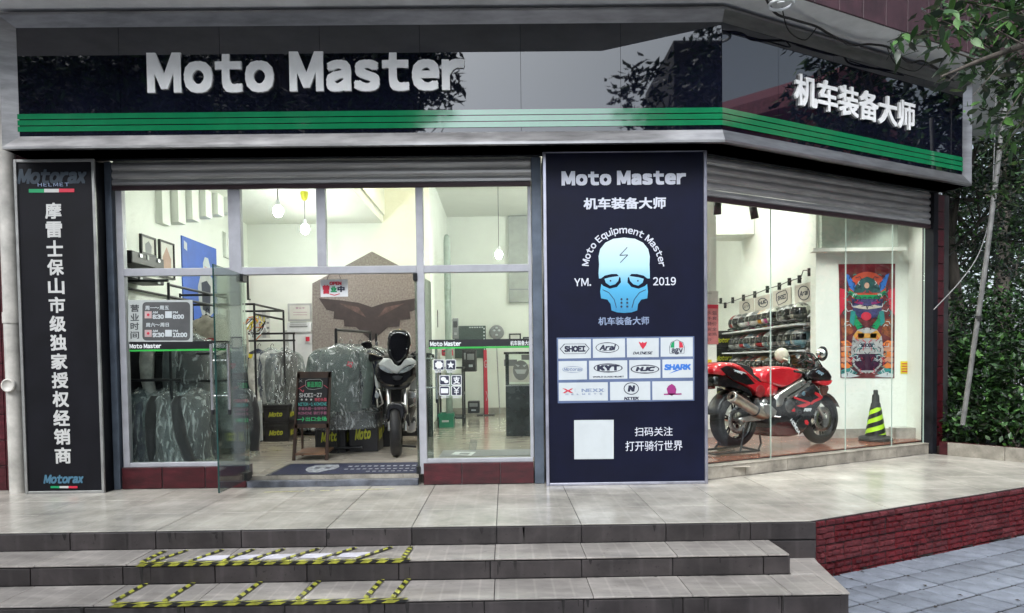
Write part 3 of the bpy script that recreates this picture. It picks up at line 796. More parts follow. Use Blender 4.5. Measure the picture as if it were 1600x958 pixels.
spot(sp2, (3.3,1.3,.1), 'black ceiling spotlight above the tail of the red motorcycle', 38)
for s_, aim, l_, w_ in ((2.2,(3.6,1.7,.2),'over the nose of the red motorcycle',34),(2.9,(4.4,1.7,.2),'over the mask poster',18),(3.4,(4.9,1.7,.2),'at the far right end of the showroom',8)):  # extra fill spots added to brighten the showroom, hidden by the shutter
    p_ = CRN+RD*s_-RN*.30+UZ*3.0; spot(p_, aim, 'added fill spotlight out of sight behind the shutter '+l_, w_)
# ------------------------------------------------------------------ vegetation and the street behind the viewer
L_mats = [mat('leaf_dark', (.010,.026,.009), .42, var=.25, scale=2), mat('leaf_mid', (.028,.080,.018), .42, var=.25, scale=2), mat('leaf_pale', (.065,.16,.03), .45, var=.25, scale=2)]
M_bark = mat('grey_bark', (.10,.085,.07), .9, var=.35, scale=9, bump=.6, bscale=30, stretch=(1,1,.3))
def leaf_add(mb, p, s, d=None, w=.42):
    d = d or V((rnd.gauss(0,1), rnd.gauss(0,1), rnd.gauss(-.25,.6))).normalized()
    a = d.cross(V((rnd.gauss(0,.5), rnd.gauss(0,.5), 1))).normalized(); n = d.cross(a)
    q = [p, p+d*s*.45+a*s*w*.5+n*s*.05, p+d*s, p+d*s*.45-a*s*w*.5+n*s*.05]
    mb.cm = rnd.choices((0,1,2), (5,4,2))[0]
    mb.add(q, [(0,1,2),(0,2,3)])
def crown_mesh(clumps, n, s, name, parent, w=.42, shell=.55):
    mb = MB()
    vol = [c[1][0]*c[1][1]*c[1][2] for c in clumps]
    for _ in range(n):
        (c, r) = rnd.choices(clumps, vol)[0]
        while True:
            d = V((rnd.uniform(-1,1), rnd.uniform(-1,1), rnd.uniform(-1,1)))
            if shell < d.length < 1: break
        d = d*(1+.18*math.sin(7*d.x+3*c[0])*math.cos(6*d.z+c[1]*2))
        p = V((c[0]+d.x*r[0], c[1]+d.y*r[1], c[2]+d.z*r[2]))
        leaf_add(mb, p, s*rnd.uniform(.6,1.25), None, w)
    return mb.build(name, L_mats, parent)
def tree(x, y, h, clumps, n, s, lab, r=.16, limbs=6, lean=(0,0), z0=GZ, group=None):
    t = thing('tree', lab, 'tree', (x,y,z0), group=group)
    mb = MB(); top = V((x+lean[0], y+lean[1], z0+h))
    tr = [V((x,y,z0)).lerp(top, k/6)+V((math.sin(k*1.3+x)*.06, math.cos(k*1.7+y)*.06, 0)) for k in range(7)]
    mb.tube(tr, [r*1.25]+[r*(1-.11*k) for k in range(1,7)], 9)
    mb.build('trunk', M_bark, t)
    mb = MB()
    for c, rr in clumps:
        a = tr[rnd.randint(3,6)]; b = V(c); m = a.lerp(b,.5)+V((rnd.uniform(-.2,.2), rnd.uniform(-.2,.2), -.2))
        mb.tube([a, m, b], [r*.42, r*.28, r*.1], 6)
        for _ in range(limbs):
            e = b+V((rnd.uniform(-1,1)*rr[0], rnd.uniform(-1,1)*rr[1], rnd.uniform(-.8,1)*rr[2]))*.85
            mb.tube([m.lerp(b, rnd.uniform(.3,1)), (b+e)*.5+V((0,0,.08)), e], [r*.14, r*.09, r*.03], 5)
    mb.build('limb', M_bark, t)
    crown_mesh(clumps, n, s, 'crown', t); return t
def blob(cx, cy, cz, R_, k, spread):
    return [((cx+rnd.uniform(-1,1)*spread[0], cy+rnd.uniform(-1,1)*spread[1], cz+rnd.uniform(-1,1)*spread[2]), (R_*rnd.uniform(.7,1.2), R_*rnd.uniform(.7,1.2), R_*rnd.uniform(.6,1.0))) for _ in range(k)]
# street trees across the pavement (mirrored in the glossy sign)
def streettree(x, y, sx, zc_, n, lab):
    tree(x, y, 5.0, blob(x, y, zc_, 1.2, 26, (sx, 1.0, 3.4)), n, .27, lab, r=.2, group='street trees across the road', limbs=3)
streettree(-3.9,-11.5,2.0,6.0,15000,'big leafy street tree across the road, mirrored in the left of the sign')
streettree(-9.0,-11.8,2.6,6.0,12000,'leafy street tree across the road, farthest to the west')
streettree(5.2,-11.5,1.9,5.6,16000,'big leafy street tree across the road, mirrored beside the sign corner')
streettree(9.8,-11.0,2.0,4.6,9000,'leafy street tree across the road in front of the pink building')
tree(14.0,-4.4,3.2, blob(14.0,-4.6,1.9,1.2,16,(1.4,4.0,1.0)), 12000, .3, 'low spreading street tree standing before the pink building', r=.2, group='street trees across the road', limbs=3)
tree(14.5,.8,5.8, blob(15,1.0,6.0,1.7,28,(1.6,3.0,4.2)), 15000, .3, 'tall dense street tree on the near side of the pink building', r=.2, group='street trees across the road', limbs=3)
ap = thing('unseen_sky_blocker', 'unseen dark grey blocks added behind the street trees to shut out sky', 'building', (0,-24,GZ))  # unseen blocks added to cut off sky and darken the sign's reflection
for x0, x1, h_ in ((-34,-4.2,15),(7.0,21,14)):
    w_ = MB().box((x0,-30,GZ),(x1,-24,h_)).build('wall', mat('grey_render', (.06,.06,.065), .8, var=.2, scale=1), ap)
    for i in range(int((x1-x0)/2.6)):
        for j in range(4):
            MB().box((x0+.7+2.6*i,-24.03,1+3*j),(x0+2.1+2.6*i,-23.96,2.5+3*j)).build('window', mat('dark_pane', (.03,.035,.04), .1), ap)
# pink building with red roof bands, mirrored in the angled part of the sign
M_pink = mat('salmon_render', (.50,.17,.13), .8, var=.12, scale=2); M_roof = mat('red_roof_tile', (.34,.11,.13), .7, var=.25, scale=9)
pb = thing('pink_building', 'salmon pink building with sloping red roof bands, mirrored in the angled sign', 'building', (25,-10,GZ))
B0 = V((23.5,-4.6,GZ)); bu = V((.25,-1,0)).normalized(); bv = V((1,.25,0)).normalized()
MB().obox(B0, bu*16, bv*10, UZ*10.6).build('wall', M_pink, pb)
for z_, d_ in ((7.0,.5),(8.4,.9),(10.2,1.3)): MB().obox(B0-bu*d_-bv*d_+UZ*z_, bu*18, bv*.6*(d_+1), UZ*.5).build('cornice', M_roof, pb)
MB().prism([tuple(B0-bu*1-bv*1+UZ*10.8), tuple(B0-bu*1+bv*11+UZ*10.8), tuple(B0-bu*1+bv*5+UZ*13.4)], bu*18).build('roof', M_roof, pb)
for k in range(5):
    f = MB().obox(B0+bu*(1+3*k)-bv*.06+UZ*4.4, bu*1.5, bv*.05, UZ*2).build('window', M_white, pb)
    MB().obox(B0+bu*(1.1+3*k)-bv*.08+UZ*4.5, bu*1.3, bv*.03, UZ*1.8).build('pane', mat('dark_pane', (.03,.035,.04), .1), f)
# ------------------------------------------------------------------ right side: planter, hedge, trees, pole
pk = thing('planter_kerb', None, None, (5.6,.9,0), kind='structure')
c0 = V((5.14,1.52,0)); cd = V((.56,-.83,0)).normalized(); cn = V((cd.y*-1, cd.x, 0))
for k in range(5):
    MB().obox(c0+cd*(k*.6+.003)+cn*.0, cd*.594, cn*.03, UZ*.15).build('kerb_tile', M_sill, pk, bevel=.003)
MB().obox(c0-cd*.1+cn*.03-UZ*.4, cd*3.4, cn*.10, UZ*.548).build('kerb_core', M_redtile, pk)
soil = MB().prism([tuple(c0+cn*.13-cd*2.6+UZ*-.3), tuple(c0+cn*.13+cd*3.3+UZ*-.3), tuple(c0+cn*5+cd*3.3+UZ*-.3), tuple(c0+cn*5-cd*2.6+UZ*-.3)], (0,0,.38)).build('soil', mat('planter_soil', (.05,.035,.025), .95, var=.4, bump=.6), kind='structure')
def shrub(cl, n, s, lab, grp='clipped shrubs in the planter'):
    cx = sum(c[0][0] for c in cl)/len(cl); cy_ = sum(c[0][1] for c in cl)/len(cl)
    t = thing('shrub', lab, 'shrub', (cx,cy_,.08), group=grp)
    mb = MB()
    for c, r in cl:
        for _ in range(4): 
            e = V(c)+V((rnd.uniform(-1,1)*r[0], rnd.uniform(-1,1)*r[1], rnd.uniform(-.2,.9)*r[2])); b0 = V((c[0]+rnd.uniform(-.1,.1), c[1]+rnd.uniform(-.1,.1), .08))
            mb.tube([b0, b0.lerp(e,.5)+V((0,0,.1)), e], [.014,.009,.004], 5)
    mb.build('stem', M_bark, t); crown_mesh(cl, n, s, 'foliage', t, .55, .35)
def cl_at(pts):        # (px, py, depth y, radius)
    out = []
    for x, y, Y, r in pts:
        p = PY(Y).at(x, y); out.append(((p.x, p.y, p.z), (r, r, r*.8)))
    return out
shrub(cl_at([(1500,620,2.1,.42),(1495,560,2.5,.45),(1530,660,1.7,.36),(1500,670,1.8,.30),(1480,600,2.9,.4)]), 4000, .085, 'bright green shrub right beside the tiled end wall behind the kerb')
shrub(cl_at([(1570,640,1.6,.42),(1600,600,1.7,.5),(1560,560,2.2,.5),(1590,665,1.2,.33),(1620,650,1.2,.4)]), 4600, .085, 'leafy shrub in front of the kerb end, at the right edge of the picture')
shrub(cl_at([(1540,500,3.2,.55),(1590,490,2.8,.6),(1500,490,3.4,.5),(1620,530,2.5,.6)]), 4200, .075, 'taller dark shrub behind the leaning pole')
def bgtree(x, y, clp, n, lab, s=.11, r=.12, h=4.2, lean=(0,0)):
    tree(x, y, h, [((c.x, c.y, c.z), (q, q, q*.8)) for c, q in clp], n, s, lab, r=r, lean=lean, z0=.0, group='trees behind the planter', limbs=5)
A = lambda x, y, Y: PY(Y).at(x, y)
bgtree(7.2,4.2,[(A(1545,330,4.2),.9),(A(1500,250,4.0),.8),(A(1600,260,4.4),1.0),(A(1560,160,3.8),.9),(A(1620,380,4.5),.9),(A(1490,400,4.5),.6)], 6500, 'dark tree with a twisting trunk just beyond the sign end', lean=(-.6,0))
bgtree(9.8,7.5,[(A(1520,380,8),1.2),(A(1590,420,8),1.3),(A(1500,280,8),1.3),(A(1590,300,8.5),1.5),(A(1550,220,8),1.4),(A(1640,200,8),1.4),(A(1520,470,8),.9)], 7000, 'farther dark tree closing the view behind the shrubs', s=.15, r=.2, h=6)
bgtree(11.5,12,[(A(1520,440,13),2.0),(A(1600,450,13),2.2),(A(1500,340,13),2.0),(A(1590,330,13),2.2),(A(1640,260,13),2.2)], 6000, 'most distant tree in the gap at the right', s=.22, r=.25, h=7)
# leaning grey pole and the thin cable beside it
Pp = PY(1.15)
t = thing('leaning_pole', 'thin grey conduit pole leaning over the shrubs with dark ties round it', 'pole', Pp.at(1504,664))
pa, pb_ = Pp.at(1504,664), PY(1.0).at(1572,150)
MB().tube([pa, pa.lerp(pb_,.5)+V((.02,0,0)), pb_], .026, 10).build('pole', mat('grey_conduit', (.17,.17,.165), .55, var=.2, scale=10), t)
for f_ in (.33,.72): q = pa.lerp(pb_, f_)+V((.018,0,0)); MB().tube([q-UZ*.03, q+UZ*.03], .031, 10).build('tie', M_cable, t)
mb = MB(); mb.tube(smooth([PY(1.2).at(1459,484), PY(1.2).at(1500,440), PY(1.2).at(1530,395), PY(1.2).at(1548,330), PY(1.2).at(1553,250), PY(1.2).at(1556,150)]), .006, 6)
mb.build('cable', mat('pale_cable', (.24,.24,.24), .6), label='thin pale cable curving from the end wall up beside the leaning pole', cat='cable')
# overhanging branch with big single leaves, top right
br = thing('overhanging_branch', 'leafy branch hanging into the top right corner in front of the soffit', 'branch', A(1600,60,-2.2))
mb = MB(); trunk = [A(1680,40,-2.0), A(1600,70,-2.2), A(1530,95,-2.3), A(1470,120,-2.4)]
mb.tube(trunk, [.03,.022,.014,.007], 7)
tips = []
def twig(a, b, r=.006):
    a = V(a); b = V(b); m = a.lerp(b,.5)+V((0,0,.03)); mb.tube([a,m,b], [r,r*.7,r*.35], 5); tips.append((a,m,b))
for (x0,y0,x1,y1) in [(1600,70,1500,30),(1560,85,1440,18),(1530,95,1415,70),(1500,60,1420,50),(1600,75,1520,150),(1560,90,1490,110),(1530,100,1480,128),(1620,40,1560,5),(1640,40,1480,0),(1640,90,1560,200),(1620,100,1590,180),(1600,30,1540,40),(1640,20,1600,-20),(1650,140,1560,240),(1660,60,1600,120),(1480,60,1406,58)]:
    twig(A(x0,y0,-2.2+rnd.uniform(-.2,.2)), A(x1,y1,-2.3+rnd.uniform(-.3,.2)))
mb.build('twig', M_bark, br)
cl_ = [((A(x, y, Y_).x, A(x, y, Y_).y, A(x, y, Y_).z), (r_, r_, r_*.7)) for x, y, Y_, r_ in ((1590,30,-1.6,.35),(1640,90,-1.5,.45),(1560,15,-1.4,.28),(1600,150,-1.2,.34),(1625,220,-1.0,.35),(1500,15,-1.6,.22),(1570,215,-.6,.22),(1460,20,-1.9,.14),(1590,290,-.4,.25),(1550,110,-1.2,.2),(1535,175,-.4,.16))]
fo = crown_mesh(cl_, 2100, .085, 'foliage', br, .42, .2); fo['kind'] = 'stuff'
lm = []
for k in range(3):
    q = MB(); n_ = 6; vs = []
    for i in range(n_+1):
        f_ = i/n_; w_ = math.sin(math.pi*min(1,f_*1.02)**.8)*.2*(1-.25*f_); vs += [(-w_,f_,.10*f_*f_*-1+.03), (0,f_,-.10*f_*f_), (w_,f_,.10*f_*f_*-1+.03)]
    fs = []
    for i in range(n_): b0 = 3*i; fs += [(b0,b0+1,b0+4,b0+3),(b0+1,b0+2,b0+5,b0+4)]
    q.add(vs, fs, True); o = q.build('leaf', L_mats[k], br); 
    for v in o.data.vertices: v.co += ORG[br.name]
    lm.append(o)
first = [True]*3; cntl = 0
for (a, m, b) in tips:
    for _ in range(17):
        f_ = rnd.uniform(.15,1.05); p = a.lerp(m, f_*2) if f_ < .5 else m.lerp(b, f_*2-1)
        k = rnd.choices((0,1,2),(4,5,2))[0]
        if first[k]: o = lm[k]; first[k] = False
        else: o = lm[k].copy(); COL.objects.link(o)
        o.location = p-V(br.location)+V((rnd.gauss(0,.035), rnd.gauss(0,.05), rnd.gauss(0,.035)))
        s_ = rnd.uniform(.08,.13); o.scale = (s_,s_,s_)
        o.rotation_euler = (rnd.uniform(-1.3,.3), rnd.uniform(-.8,.8), rnd.uniform(0,6.28)); cntl += 1
# ------------------------------------------------------------------ banners, printing, window graphics
M_navy = mat('navy_print', (.0025,.004,.020), .5, var=.18, scale=2.2, bump=.02, bscale=200, spec=.2)
M_navy2 = mat('navy_trim', (.10,.14,.26), .5)
M_chr = mat('charcoal_print', (.004,.004,.007), .55, spec=.2, var=.25, scale=3, bump=.03, bscale=160)
M_pw = mat('pale_lettering', (.60,.62,.70), .5, var=.03)
M_pg = mat('silver_lettering', (.50,.50,.49), .45, var=.05)
M_card = mat('pale_card', (.52,.56,.58), .5, var=.03)
M_ink = mat('dark_ink', (.018,.022,.05), .5); M_red = mat('red_print', (.55,.02,.05), .5, var=.05); M_grn = mat('green_print', (.0,.28,.10), .5, var=.05)
M_blue = mat('blue_print', (.03,.16,.55), .5, var=.05); M_mag = mat('magenta_print', (.28,.02,.16), .5); M_yelp = mat('yellow_print', (.75,.62,.02), .5, var=.05)
M_bgrey = mat('blue_grey_lettering', (.22,.28,.42), .5); M_orange = mat('orange_print', (.75,.20,.04), .5, var=.1); M_teal = mat('teal_print', (.02,.25,.24), .5, var=.1)
def grad_mat(name, stops, z0, z1):
    m = bpy.data.materials.new(name); m.use_nodes = True; N = m.node_tree.nodes; L = m.node_tree.links; b = N['Principled BSDF']; b.inputs['Roughness'].default_value = .5
    tc = N.new('ShaderNodeTexCoord'); sp = N.new('ShaderNodeSeparateXYZ'); mr = N.new('ShaderNodeMapRange'); rp = N.new('ShaderNodeValToRGB')
    mr.inputs[1].default_value = z0; mr.inputs[2].default_value = z1
    L.new(tc.outputs['Object'], sp.inputs[0]); L.new(sp.outputs[2], mr.inputs[0]); L.new(mr.outputs[0], rp.inputs[0]); L.new(rp.outputs[0], b.inputs[0])
    while len(rp.color_ramp.elements) < len(stops): rp.color_ramp.elements.new(.5)
    for e, (p, c) in zip(rp.color_ramp.elements, stops): e.position = p; e.color = (*c, 1)
    return m
def flat(P, pts, m, name, parent, off=.002):
    return MB().poly(pts_px(P, pts, off), P.n).build(name, m, parent)
def printed(P, parent, name, m, polys=(), strokes=(), texts=(), rings=(), off=.003):
    if name in ('logo','lettering','skull_eyes','card','chalk_mark') and len(polys)+len(texts)+len(rings)+(1 if strokes else 0) > 1:
        for p in polys: printed(P, parent, name, m, polys=[p], off=off)
        for p in rings: printed(P, parent, name, m, rings=[p], off=off)
        for p in texts: printed(P, parent, name, m, texts=[p], off=off)
        if strokes: printed(P, parent, name, m, strokes=strokes, off=off)
        return
    mb = MB()
    for p in polys: mb.poly(pts_px(P, p, off), P.n)
    for p, w in strokes: line_px(mb, P, p, w, off)
    for p, w in rings: ring_px(mb, P, p, w, off)
    for a in texts:
        kw = a[5] if len(a) > 5 else {}
        text_px(mb, a[0], a[1], a[2], a[3], a[4], P, off=off-.0002, **kw)
    return mb.build(name, m, parent)
def frame_rect(P, x0, y0, x1, y1, w, th, m, name, parent, slope=0):
    """picture-frame bars (true rectangle on P through the photographed corners), w and th in metres"""
    a = P.at(x0, y1); b = P.at(x1, y1); c = P.at(x0, y0)
    U = P.u.normalized(); L = (b-a).dot(U); H = c.z-a.z; n = P.n; mb = MB()
    if L < 0: U = -U; L = -L
    mb.obox(a, U*w, n*th, UZ*H); mb.obox(a+U*(L-w), U*w, n*th, UZ*H)
    mb.obox(a+U*w, U*(L-2*w), n*(th-.0006), UZ*w); mb.obox(a+U*w+UZ*(H-w), U*(L-2*w), n*(th-.0006), UZ*w)
    return mb.build(name, m, parent), a, U*L, UZ*H

# centre banner
P = PY(-.168)
cb = thing('column_banner', 'tall navy banner on the column with white Moto Master title and pale blue skull emblem', 'banner', (1.125,-.15,0))
MB().box((.385,-.1675,.005),(1.868,-.127,3.075)).build('board', M_navy, cb)
mb = MB()
for a, b in (((.375,-.185,0),(.405,-.127,3.085)), ((1.85,-.185,0),(1.88,-.127,3.085)), ((.405,-.183,0),(1.85,-.129,.026)), ((.405,-.183,3.058),(1.85,-.129,3.085))): mb.box(a, b)
mb.build('frame', mat('banner_frame', (.42,.42,.50), .3, .8), cb, bevel=.004)
k1 = lambda pts: [(840+x/3.548, 230+y/3.548) for x, y in pts]
k2 = lambda pts: [(840+x/3.422, 490+y/3.422) for x, y in pts]
def t1(s, x0, y0, x1, y1, **k): (a, b), (c, d) = k1([(x0,y0),(x1,y1)]); return (s, a, b, c, d, k)
def t2(s, x0, y0, x1, y1, **k): (a, b), (c, d) = k2([(x0,y0),(x1,y1)]); return (s, a, b, c, d, k)
printed(P, cb, 'lettering', M_pw, texts=[t1('Moto Master',133,134,823,214,bold=.06,gap=.16), t1('机车装备大师',255,281,712,346,bold=.03),
   t1('YM.',203,727,297,771,bold=.012), t1('2019',640,721,767,767,bold=.015)])
# arched words
def arc_text(P, parent, s, cx, cyy, r0, r1, a0, a1, m, bold, off=.003, bx=1/3.548, o=(840,230)):
    lay = text_layout(s, .13); mx_ = max(v[0] for l in lay for v in l[0]); mb = MB()
    for vs, fs, bd in lay:
        for k, (dx, dy) in enumerate(((bold,bold),(bold,-bold),(-bold,bold),(-bold,-bold))):
            pts = []
            for v in vs:
                f_ = (v[0]+dx)/mx_; r_ = r0+(r1-r0)*(v[1]+dy)/.74; a = R(a0+(a1-a0)*f_)
                pts.append((o[0]+(cx+r_*math.cos(a))*bx, o[1]+(cyy-r_*math.sin(a))*bx))
            mb.add(pts_px(P, pts, off+k*.00003), fs)
    return mb.build('lettering', m, parent)
arc_text(P, cb, 'Moto Equipment Master', 478, 672, 196, 232, 176, 3, M_pw, .022)
z1_ = P.at(*k1([(480,501)])[0]).z; z0_ = P.at(*k1([(480,918)])[0]).z
M_skull = grad_mat('skull_print', [(0,(.03,.22,.42)),(.35,(.07,.38,.62)),(.62,(.42,.66,.76)),(1,(.62,.74,.75))], z0_, z1_)
mir = lambda pts: [(960-x, y) for x, y in pts[::-1]]
half = [(480,501),(420,508),(375,530),(347,565),(338,605),(341,650),(338,700),(340,728),(352,728),(372,712),(410,703),(440,705)]
dome = half[::-1] + mir(half)[::-1][1:]
dome = [(440,703),(410,703),(372,712),(352,728),(340,728),(338,700),(341,650),(338,605),(347,565),(375,530),(420,508),(480,501),(540,508),(585,530),(613,565),(622,605),(620,650),(622,700),(622,728),(608,728),(588,712),(550,703),(520,703),(500,725),(498,750),(520,775),(560,785),(595,770),(607,758),(612,800),(608,838),(575,845),(557,870),(552,905),(520,916),(480,919),(440,916),(410,905),(405,870),(387,845),(352,838),(347,800),(353,758),(365,770),(400,785),(440,775),(462,750),(460,725)]
printed(P, cb, 'skull_emblem', M_skull, polys=[k1(dome)], off=.003)
eye = [(371,730),(400,722),(455,714),(447,742),(430,760),(402,768),(378,752)]
printed(P, cb, 'skull_eyes', M_skull, polys=[k1(eye), k1([(960-x,y) for x,y in eye])], off=.0045)
printed(P, cb, 'skull_lines', M_ink, strokes=[(k1([(360,790),(395,806),(425,845),(437,890)]),.9),(k1([(600,790),(565,806),(535,845),(523,890)]),.9),
   (k1([(497,555),(455,600),(500,597),(458,640)]),1.0)], polys=[k1(circ(x,y,6,n=10)) for x in (465,497) for y in (843,863,884)]+[k1(circ(x,741,5,n=8)) for x in (404,556)], off=.0055)
printed(P, cb, 'lettering', M_bgrey, texts=[t2('机车装备大师',325,19,597,63,bold=.02)])
printed(P, cb, 'lettering', M_pw, texts=[t2('扫码关注',520,608,722,656,bold=.004), t2('打开骑行世界',470,682,775,736,bold=.004)])
printed(P, cb, 'scan_card', M_card, polys=[k2([(195,570),(407,568),(407,777),(196,779)])])
printed(P, cb, 'logo_grid_border', M_navy2, polys=[k2([(102,129),(838,121),(838,466),(108,480)])], off=.0022)
cells = [[(110,137),(285,136),(285,238),(111,241)],[(295,136),(467,133),(468,234),(296,237)],[(477,132),(648,131),(648,233),(478,234)],[(658,129),(830,127),(830,229),(658,231)],
 [(112,255),(263,253),(264,352),(113,355)],[(275,252),(479,250),(480,348),(276,352)],[(490,249),(656,247),(657,344),(490,347)],[(667,246),(830,243),(830,342),(668,344)],
 [(113,370),(375,367),(376,465),(114,467)],[(387,366),(602,363),(603,462),(388,464)],[(613,363),(830,360),(831,460),(614,462)]]
for c_ in cells: printed(P, cb, 'logo_card', M_card, polys=[k2(c_)], off=.003)
O = .0045
hexa = [(118,189),(142,162),(256,161),(278,187),(256,215),(142,216)]
printed(P, cb, 'logo', M_ink, rings=[(k2(hexa),1.3),(k2(circ(373,182,63,28,24)),1.1),(k2(circ(574,297,77,24,24)),1.8),(k2(circ(377,291,78,24,24)),1.8),(k2(circ(501,401,41,33,22)),1.3)],
  texts=[t2('SHOEI',143,173,256,206,bold=.07), t2('Arai',330,166,420,197,bold=.05,shear=.25), t2('DAINESE',510,204,616,219,bold=.03,shear=.3), t2('agv',716,186,776,219,bold=.04),
  t2('KYT',318,276,438,306,bold=.09), t2('HJC',524,285,628,309,bold=.08,shear=.2), t2('N',482,384,522,418,bold=.09,shear=.15), t2('NITEK',462,446,542,462,bold=.06,shear=.15), t2('WORLD CLASS HELMET',296,335,462,343,bold=.04)],
  strokes=[(k2([(345,200),(400,196)]),.6)], off=O)
ag = [(706,214),(704,180),(712,155),(745,139),(778,154),(786,178),(784,213)]
printed(P, cb, 'logo', M_ink, rings=[(k2(ag),.8)], off=O)
printed(P, cb, 'logo', M_grn, polys=[k2([(710,182),(716,158),(731,149),(731,183)])], off=O)
printed(P, cb, 'logo', M_red, polys=[k2([(757,148),(774,157),(780,182),(757,183)]), k2([(540,150),(556,158),(562,150),(568,158),(586,150),(578,172),(563,191),(549,172)]), k2([(132,400),(150,402),(163,410),(180,401),(190,401),(172,413),(190,424),(176,424),(162,416),(146,426),(134,425),(154,412)])], off=O)
printed(P, cb, 'logo', M_blue, texts=[t2('SHARK',676,271,820,303,bold=.07,shear=.1)], polys=[k2([(700,322),(745,300),(760,303)])], off=O)
printed(P, cb, 'logo', M_bgrey, rings=[(k2(circ(187,299,56,17,22)),.7),(k2([(200,403),(360,403),(360,418),(200,418)]),.3)], texts=[t2('Motorax',138,290,240,307,bold=.03,shear=.3), t2('NEXX',235,402,355,420,bold=.03), t2('HELMETS',150,428,345,436,bold=.04,gap=.9)], off=O)
printed(P, cb, 'logo', M_mag, polys=[k2([(690,402),(700,386),(718,376),(735,388),(742,405),(738,428),(717,440),(696,428)])], strokes=[(k2([(675,432),(770,430)]),2.2)], off=O)

# left banner
lb = thing('side_banner', 'narrow charcoal banner with a single column of silver Chinese characters', 'banner', (-4.05,-.2,0))
PL = PY(-.202)
MB().box((-4.40,-.2015,.0),(-3.695,.0,3.03)).build('board', M_chr, lb)
mb = MB()
for a, b in (((-4.41,-.215,-.0),(-4.385,-.19,3.04)), ((-3.71,-.215,0),(-3.685,-.19,3.04)), ((-4.385,-.213,0),(-3.71,-.192,.025)), ((-4.385,-.213,3.015),(-3.71,-.192,3.04))): mb.box(a, b)
mb.build('frame', mat('pewter_frame', (.36,.36,.35), .4, .6), lb, bevel=.003)
mb = MB()
for i, ch in enumerate('摩雷士保山市级独家授权经销商'):
    f_ = i/13; cx_ = 83.6+(98.8-83.6)*f_; yy = 329.5+(712-329.5)*f_; h_ = 12.6
    text_px(mb, ch, cx_-12.8, yy-h_, cx_+12.8, yy+h_, PL, off=.002, bold=.028)
mb.build('lettering', M_pg, lb)
M_dimblue = mat('dim_blue_lettering', (.028,.045,.065), .4); 
printed(PL, lb, 'lettering', M_dimblue, texts=[('Motorax',27,264,136,288,dict(bold=.05,shear=.25))])
printed(PL, lb, 'lettering', M_bgrey, texts=[('HELMET',59,286,108,291.5,dict(bold=.01,gap=.25))])
printed(PL, lb, 'lettering', mat('steel_blue_lettering', (.06,.16,.24), .4), texts=[('Motorax',68,742,131,756,dict(bold=.05,shear=.25))])
for (a, b, m_) in ((45,69,M_grn),(69,92,M_pg),(92,116,M_red)): printed(PL, lb, 'flag_bar', m_, polys=[rect(a,295.4-(a-45)*.013,b,301-(a-45)*.013)])
for (a, b, m_) in ((79,93,M_grn),(93,107,M_pg),(107,121,M_red)): printed(PL, lb, 'flag_bar', m_, polys=[rect(a,759.6,b,762.8)])
# drain pipe at the far left
dp = thing('drain_pipe', 'cream drain pipe with joint collars running down the wall left of the narrow banner', 'pipe', (-4.53,-.12,0))
mb = MB(); mb.tube([(-4.53,-.12,0),(-4.53,-.12,3.9)], .072, 20); mb.build('pipe', M_pipe, dp)
for z in (1.0,1.62): mb = MB(); mb.tube([(-4.53,-.12,z-.05),(-4.53,-.12,z+.05)], .08, 20); mb.build('collar', M_pipe, dp)
mb = MB(); mb.lathe((-4.53,-.19,1.0),(0,-1,0),[(.062,0),(.062,.03),(.05,.035),(.048,.028),(.001,.028)],18); mb.build('cleanout_cap', M_pipe, dp)
MB().tube([(-4.56,-.06,1.85),(-4.62,-.02,1.85)], .03, 8).build('bracket', M_blackm, dp)

# graphics stuck on the front glass
PG = PY(.026)
def stripe(x0, x1, y0, y1, lab, texts):
    a = PG.at(x0, y0); t = thing('window_stripe', lab, 'window sticker', (a.x,.026,1.3), group='black stripes stuck across the front glass')
    z1 = a.z; z0 = PG.at(x0, y1).z; xr = PG.at(x1, y1).x
    MB().box((a.x,.0262,z0),(xr,.029,z1)).build('band', M_black, t)
    MB().box((a.x,.0262,z0-.018),(xr,.029,z0-.001)).build('green_line', mat('bright_green_line', (.03,.40,.06), .4), t)
    printed(PG, t, 'lettering', M_white, texts=texts, off=.0035)
stripe(201.5,363.5,534.5,546.5,'black stripe with green edge on the glass left of the door',[('Moto Master',202.5,537.8,252,544.6,dict(bold=.04)),('机车装备大师',331,536.5,362.5,544,dict(bold=.02))])
stripe(670,832,531.2,542.4,'black stripe with green edge on the glass right of the door',[('Moto Master',672,534,720.5,541.2,dict(bold=.04)),('机车装备大师',797.5,532.5,831,540,dict(bold=.02))])
k3 = lambda x, y: (180+x/3.42, 280+y/3.42)
hs = thing('opening_hours_sign', 'grey opening hours sign with a dark rounded panel on the left glass', 'sign', PG.at(250,534))
PGh = PY(.022)
printed(PGh, hs, 'plate', mat('grey_plate', (.42,.45,.44), .5, var=.04), polys=[rect(200.5,468.8,301,534)], off=.0)
printed(PGh, hs, 'panel', mat('charcoal_plate', (.075,.078,.08), .5), polys=[rrect(222.5,472,297,532,6)], off=.002)
printed(PGh, hs, 'lettering', M_card, off=.004, texts=[('周一~周五',227,478,264,484.5,dict(bold=.02)),('AM',238.5,486.5,246.5,490,dict(bold=.03)),('8:30',238.5,491.5,256,498.5,dict(bold=.05)),('PM',270,486.5,278,490,dict(bold=.03)),('8:00',270,491.5,287.5,498.5,dict(bold=.05)),
  ('周六~周日',228,504.5,264,511,dict(bold=.02)),('AM',238.5,515.5,246.5,519,dict(bold=.03)),('9:30',238.5,520,257,527,dict(bold=.05)),('PM',270,515.5,278,519,dict(bold=.03)),('10:00',270,520,292.5,527,dict(bold=.05))],
  polys=[rect(258,486.5,268.5,497),rect(258,515.5,268.5,526)])
printed(PGh, hs, 'icon', mat('pale_pink_print', (.50,.36,.36), .5), off=.004, polys=[rect(226,486.5,237,497.5),rect(226,515.5,237,526.5)])
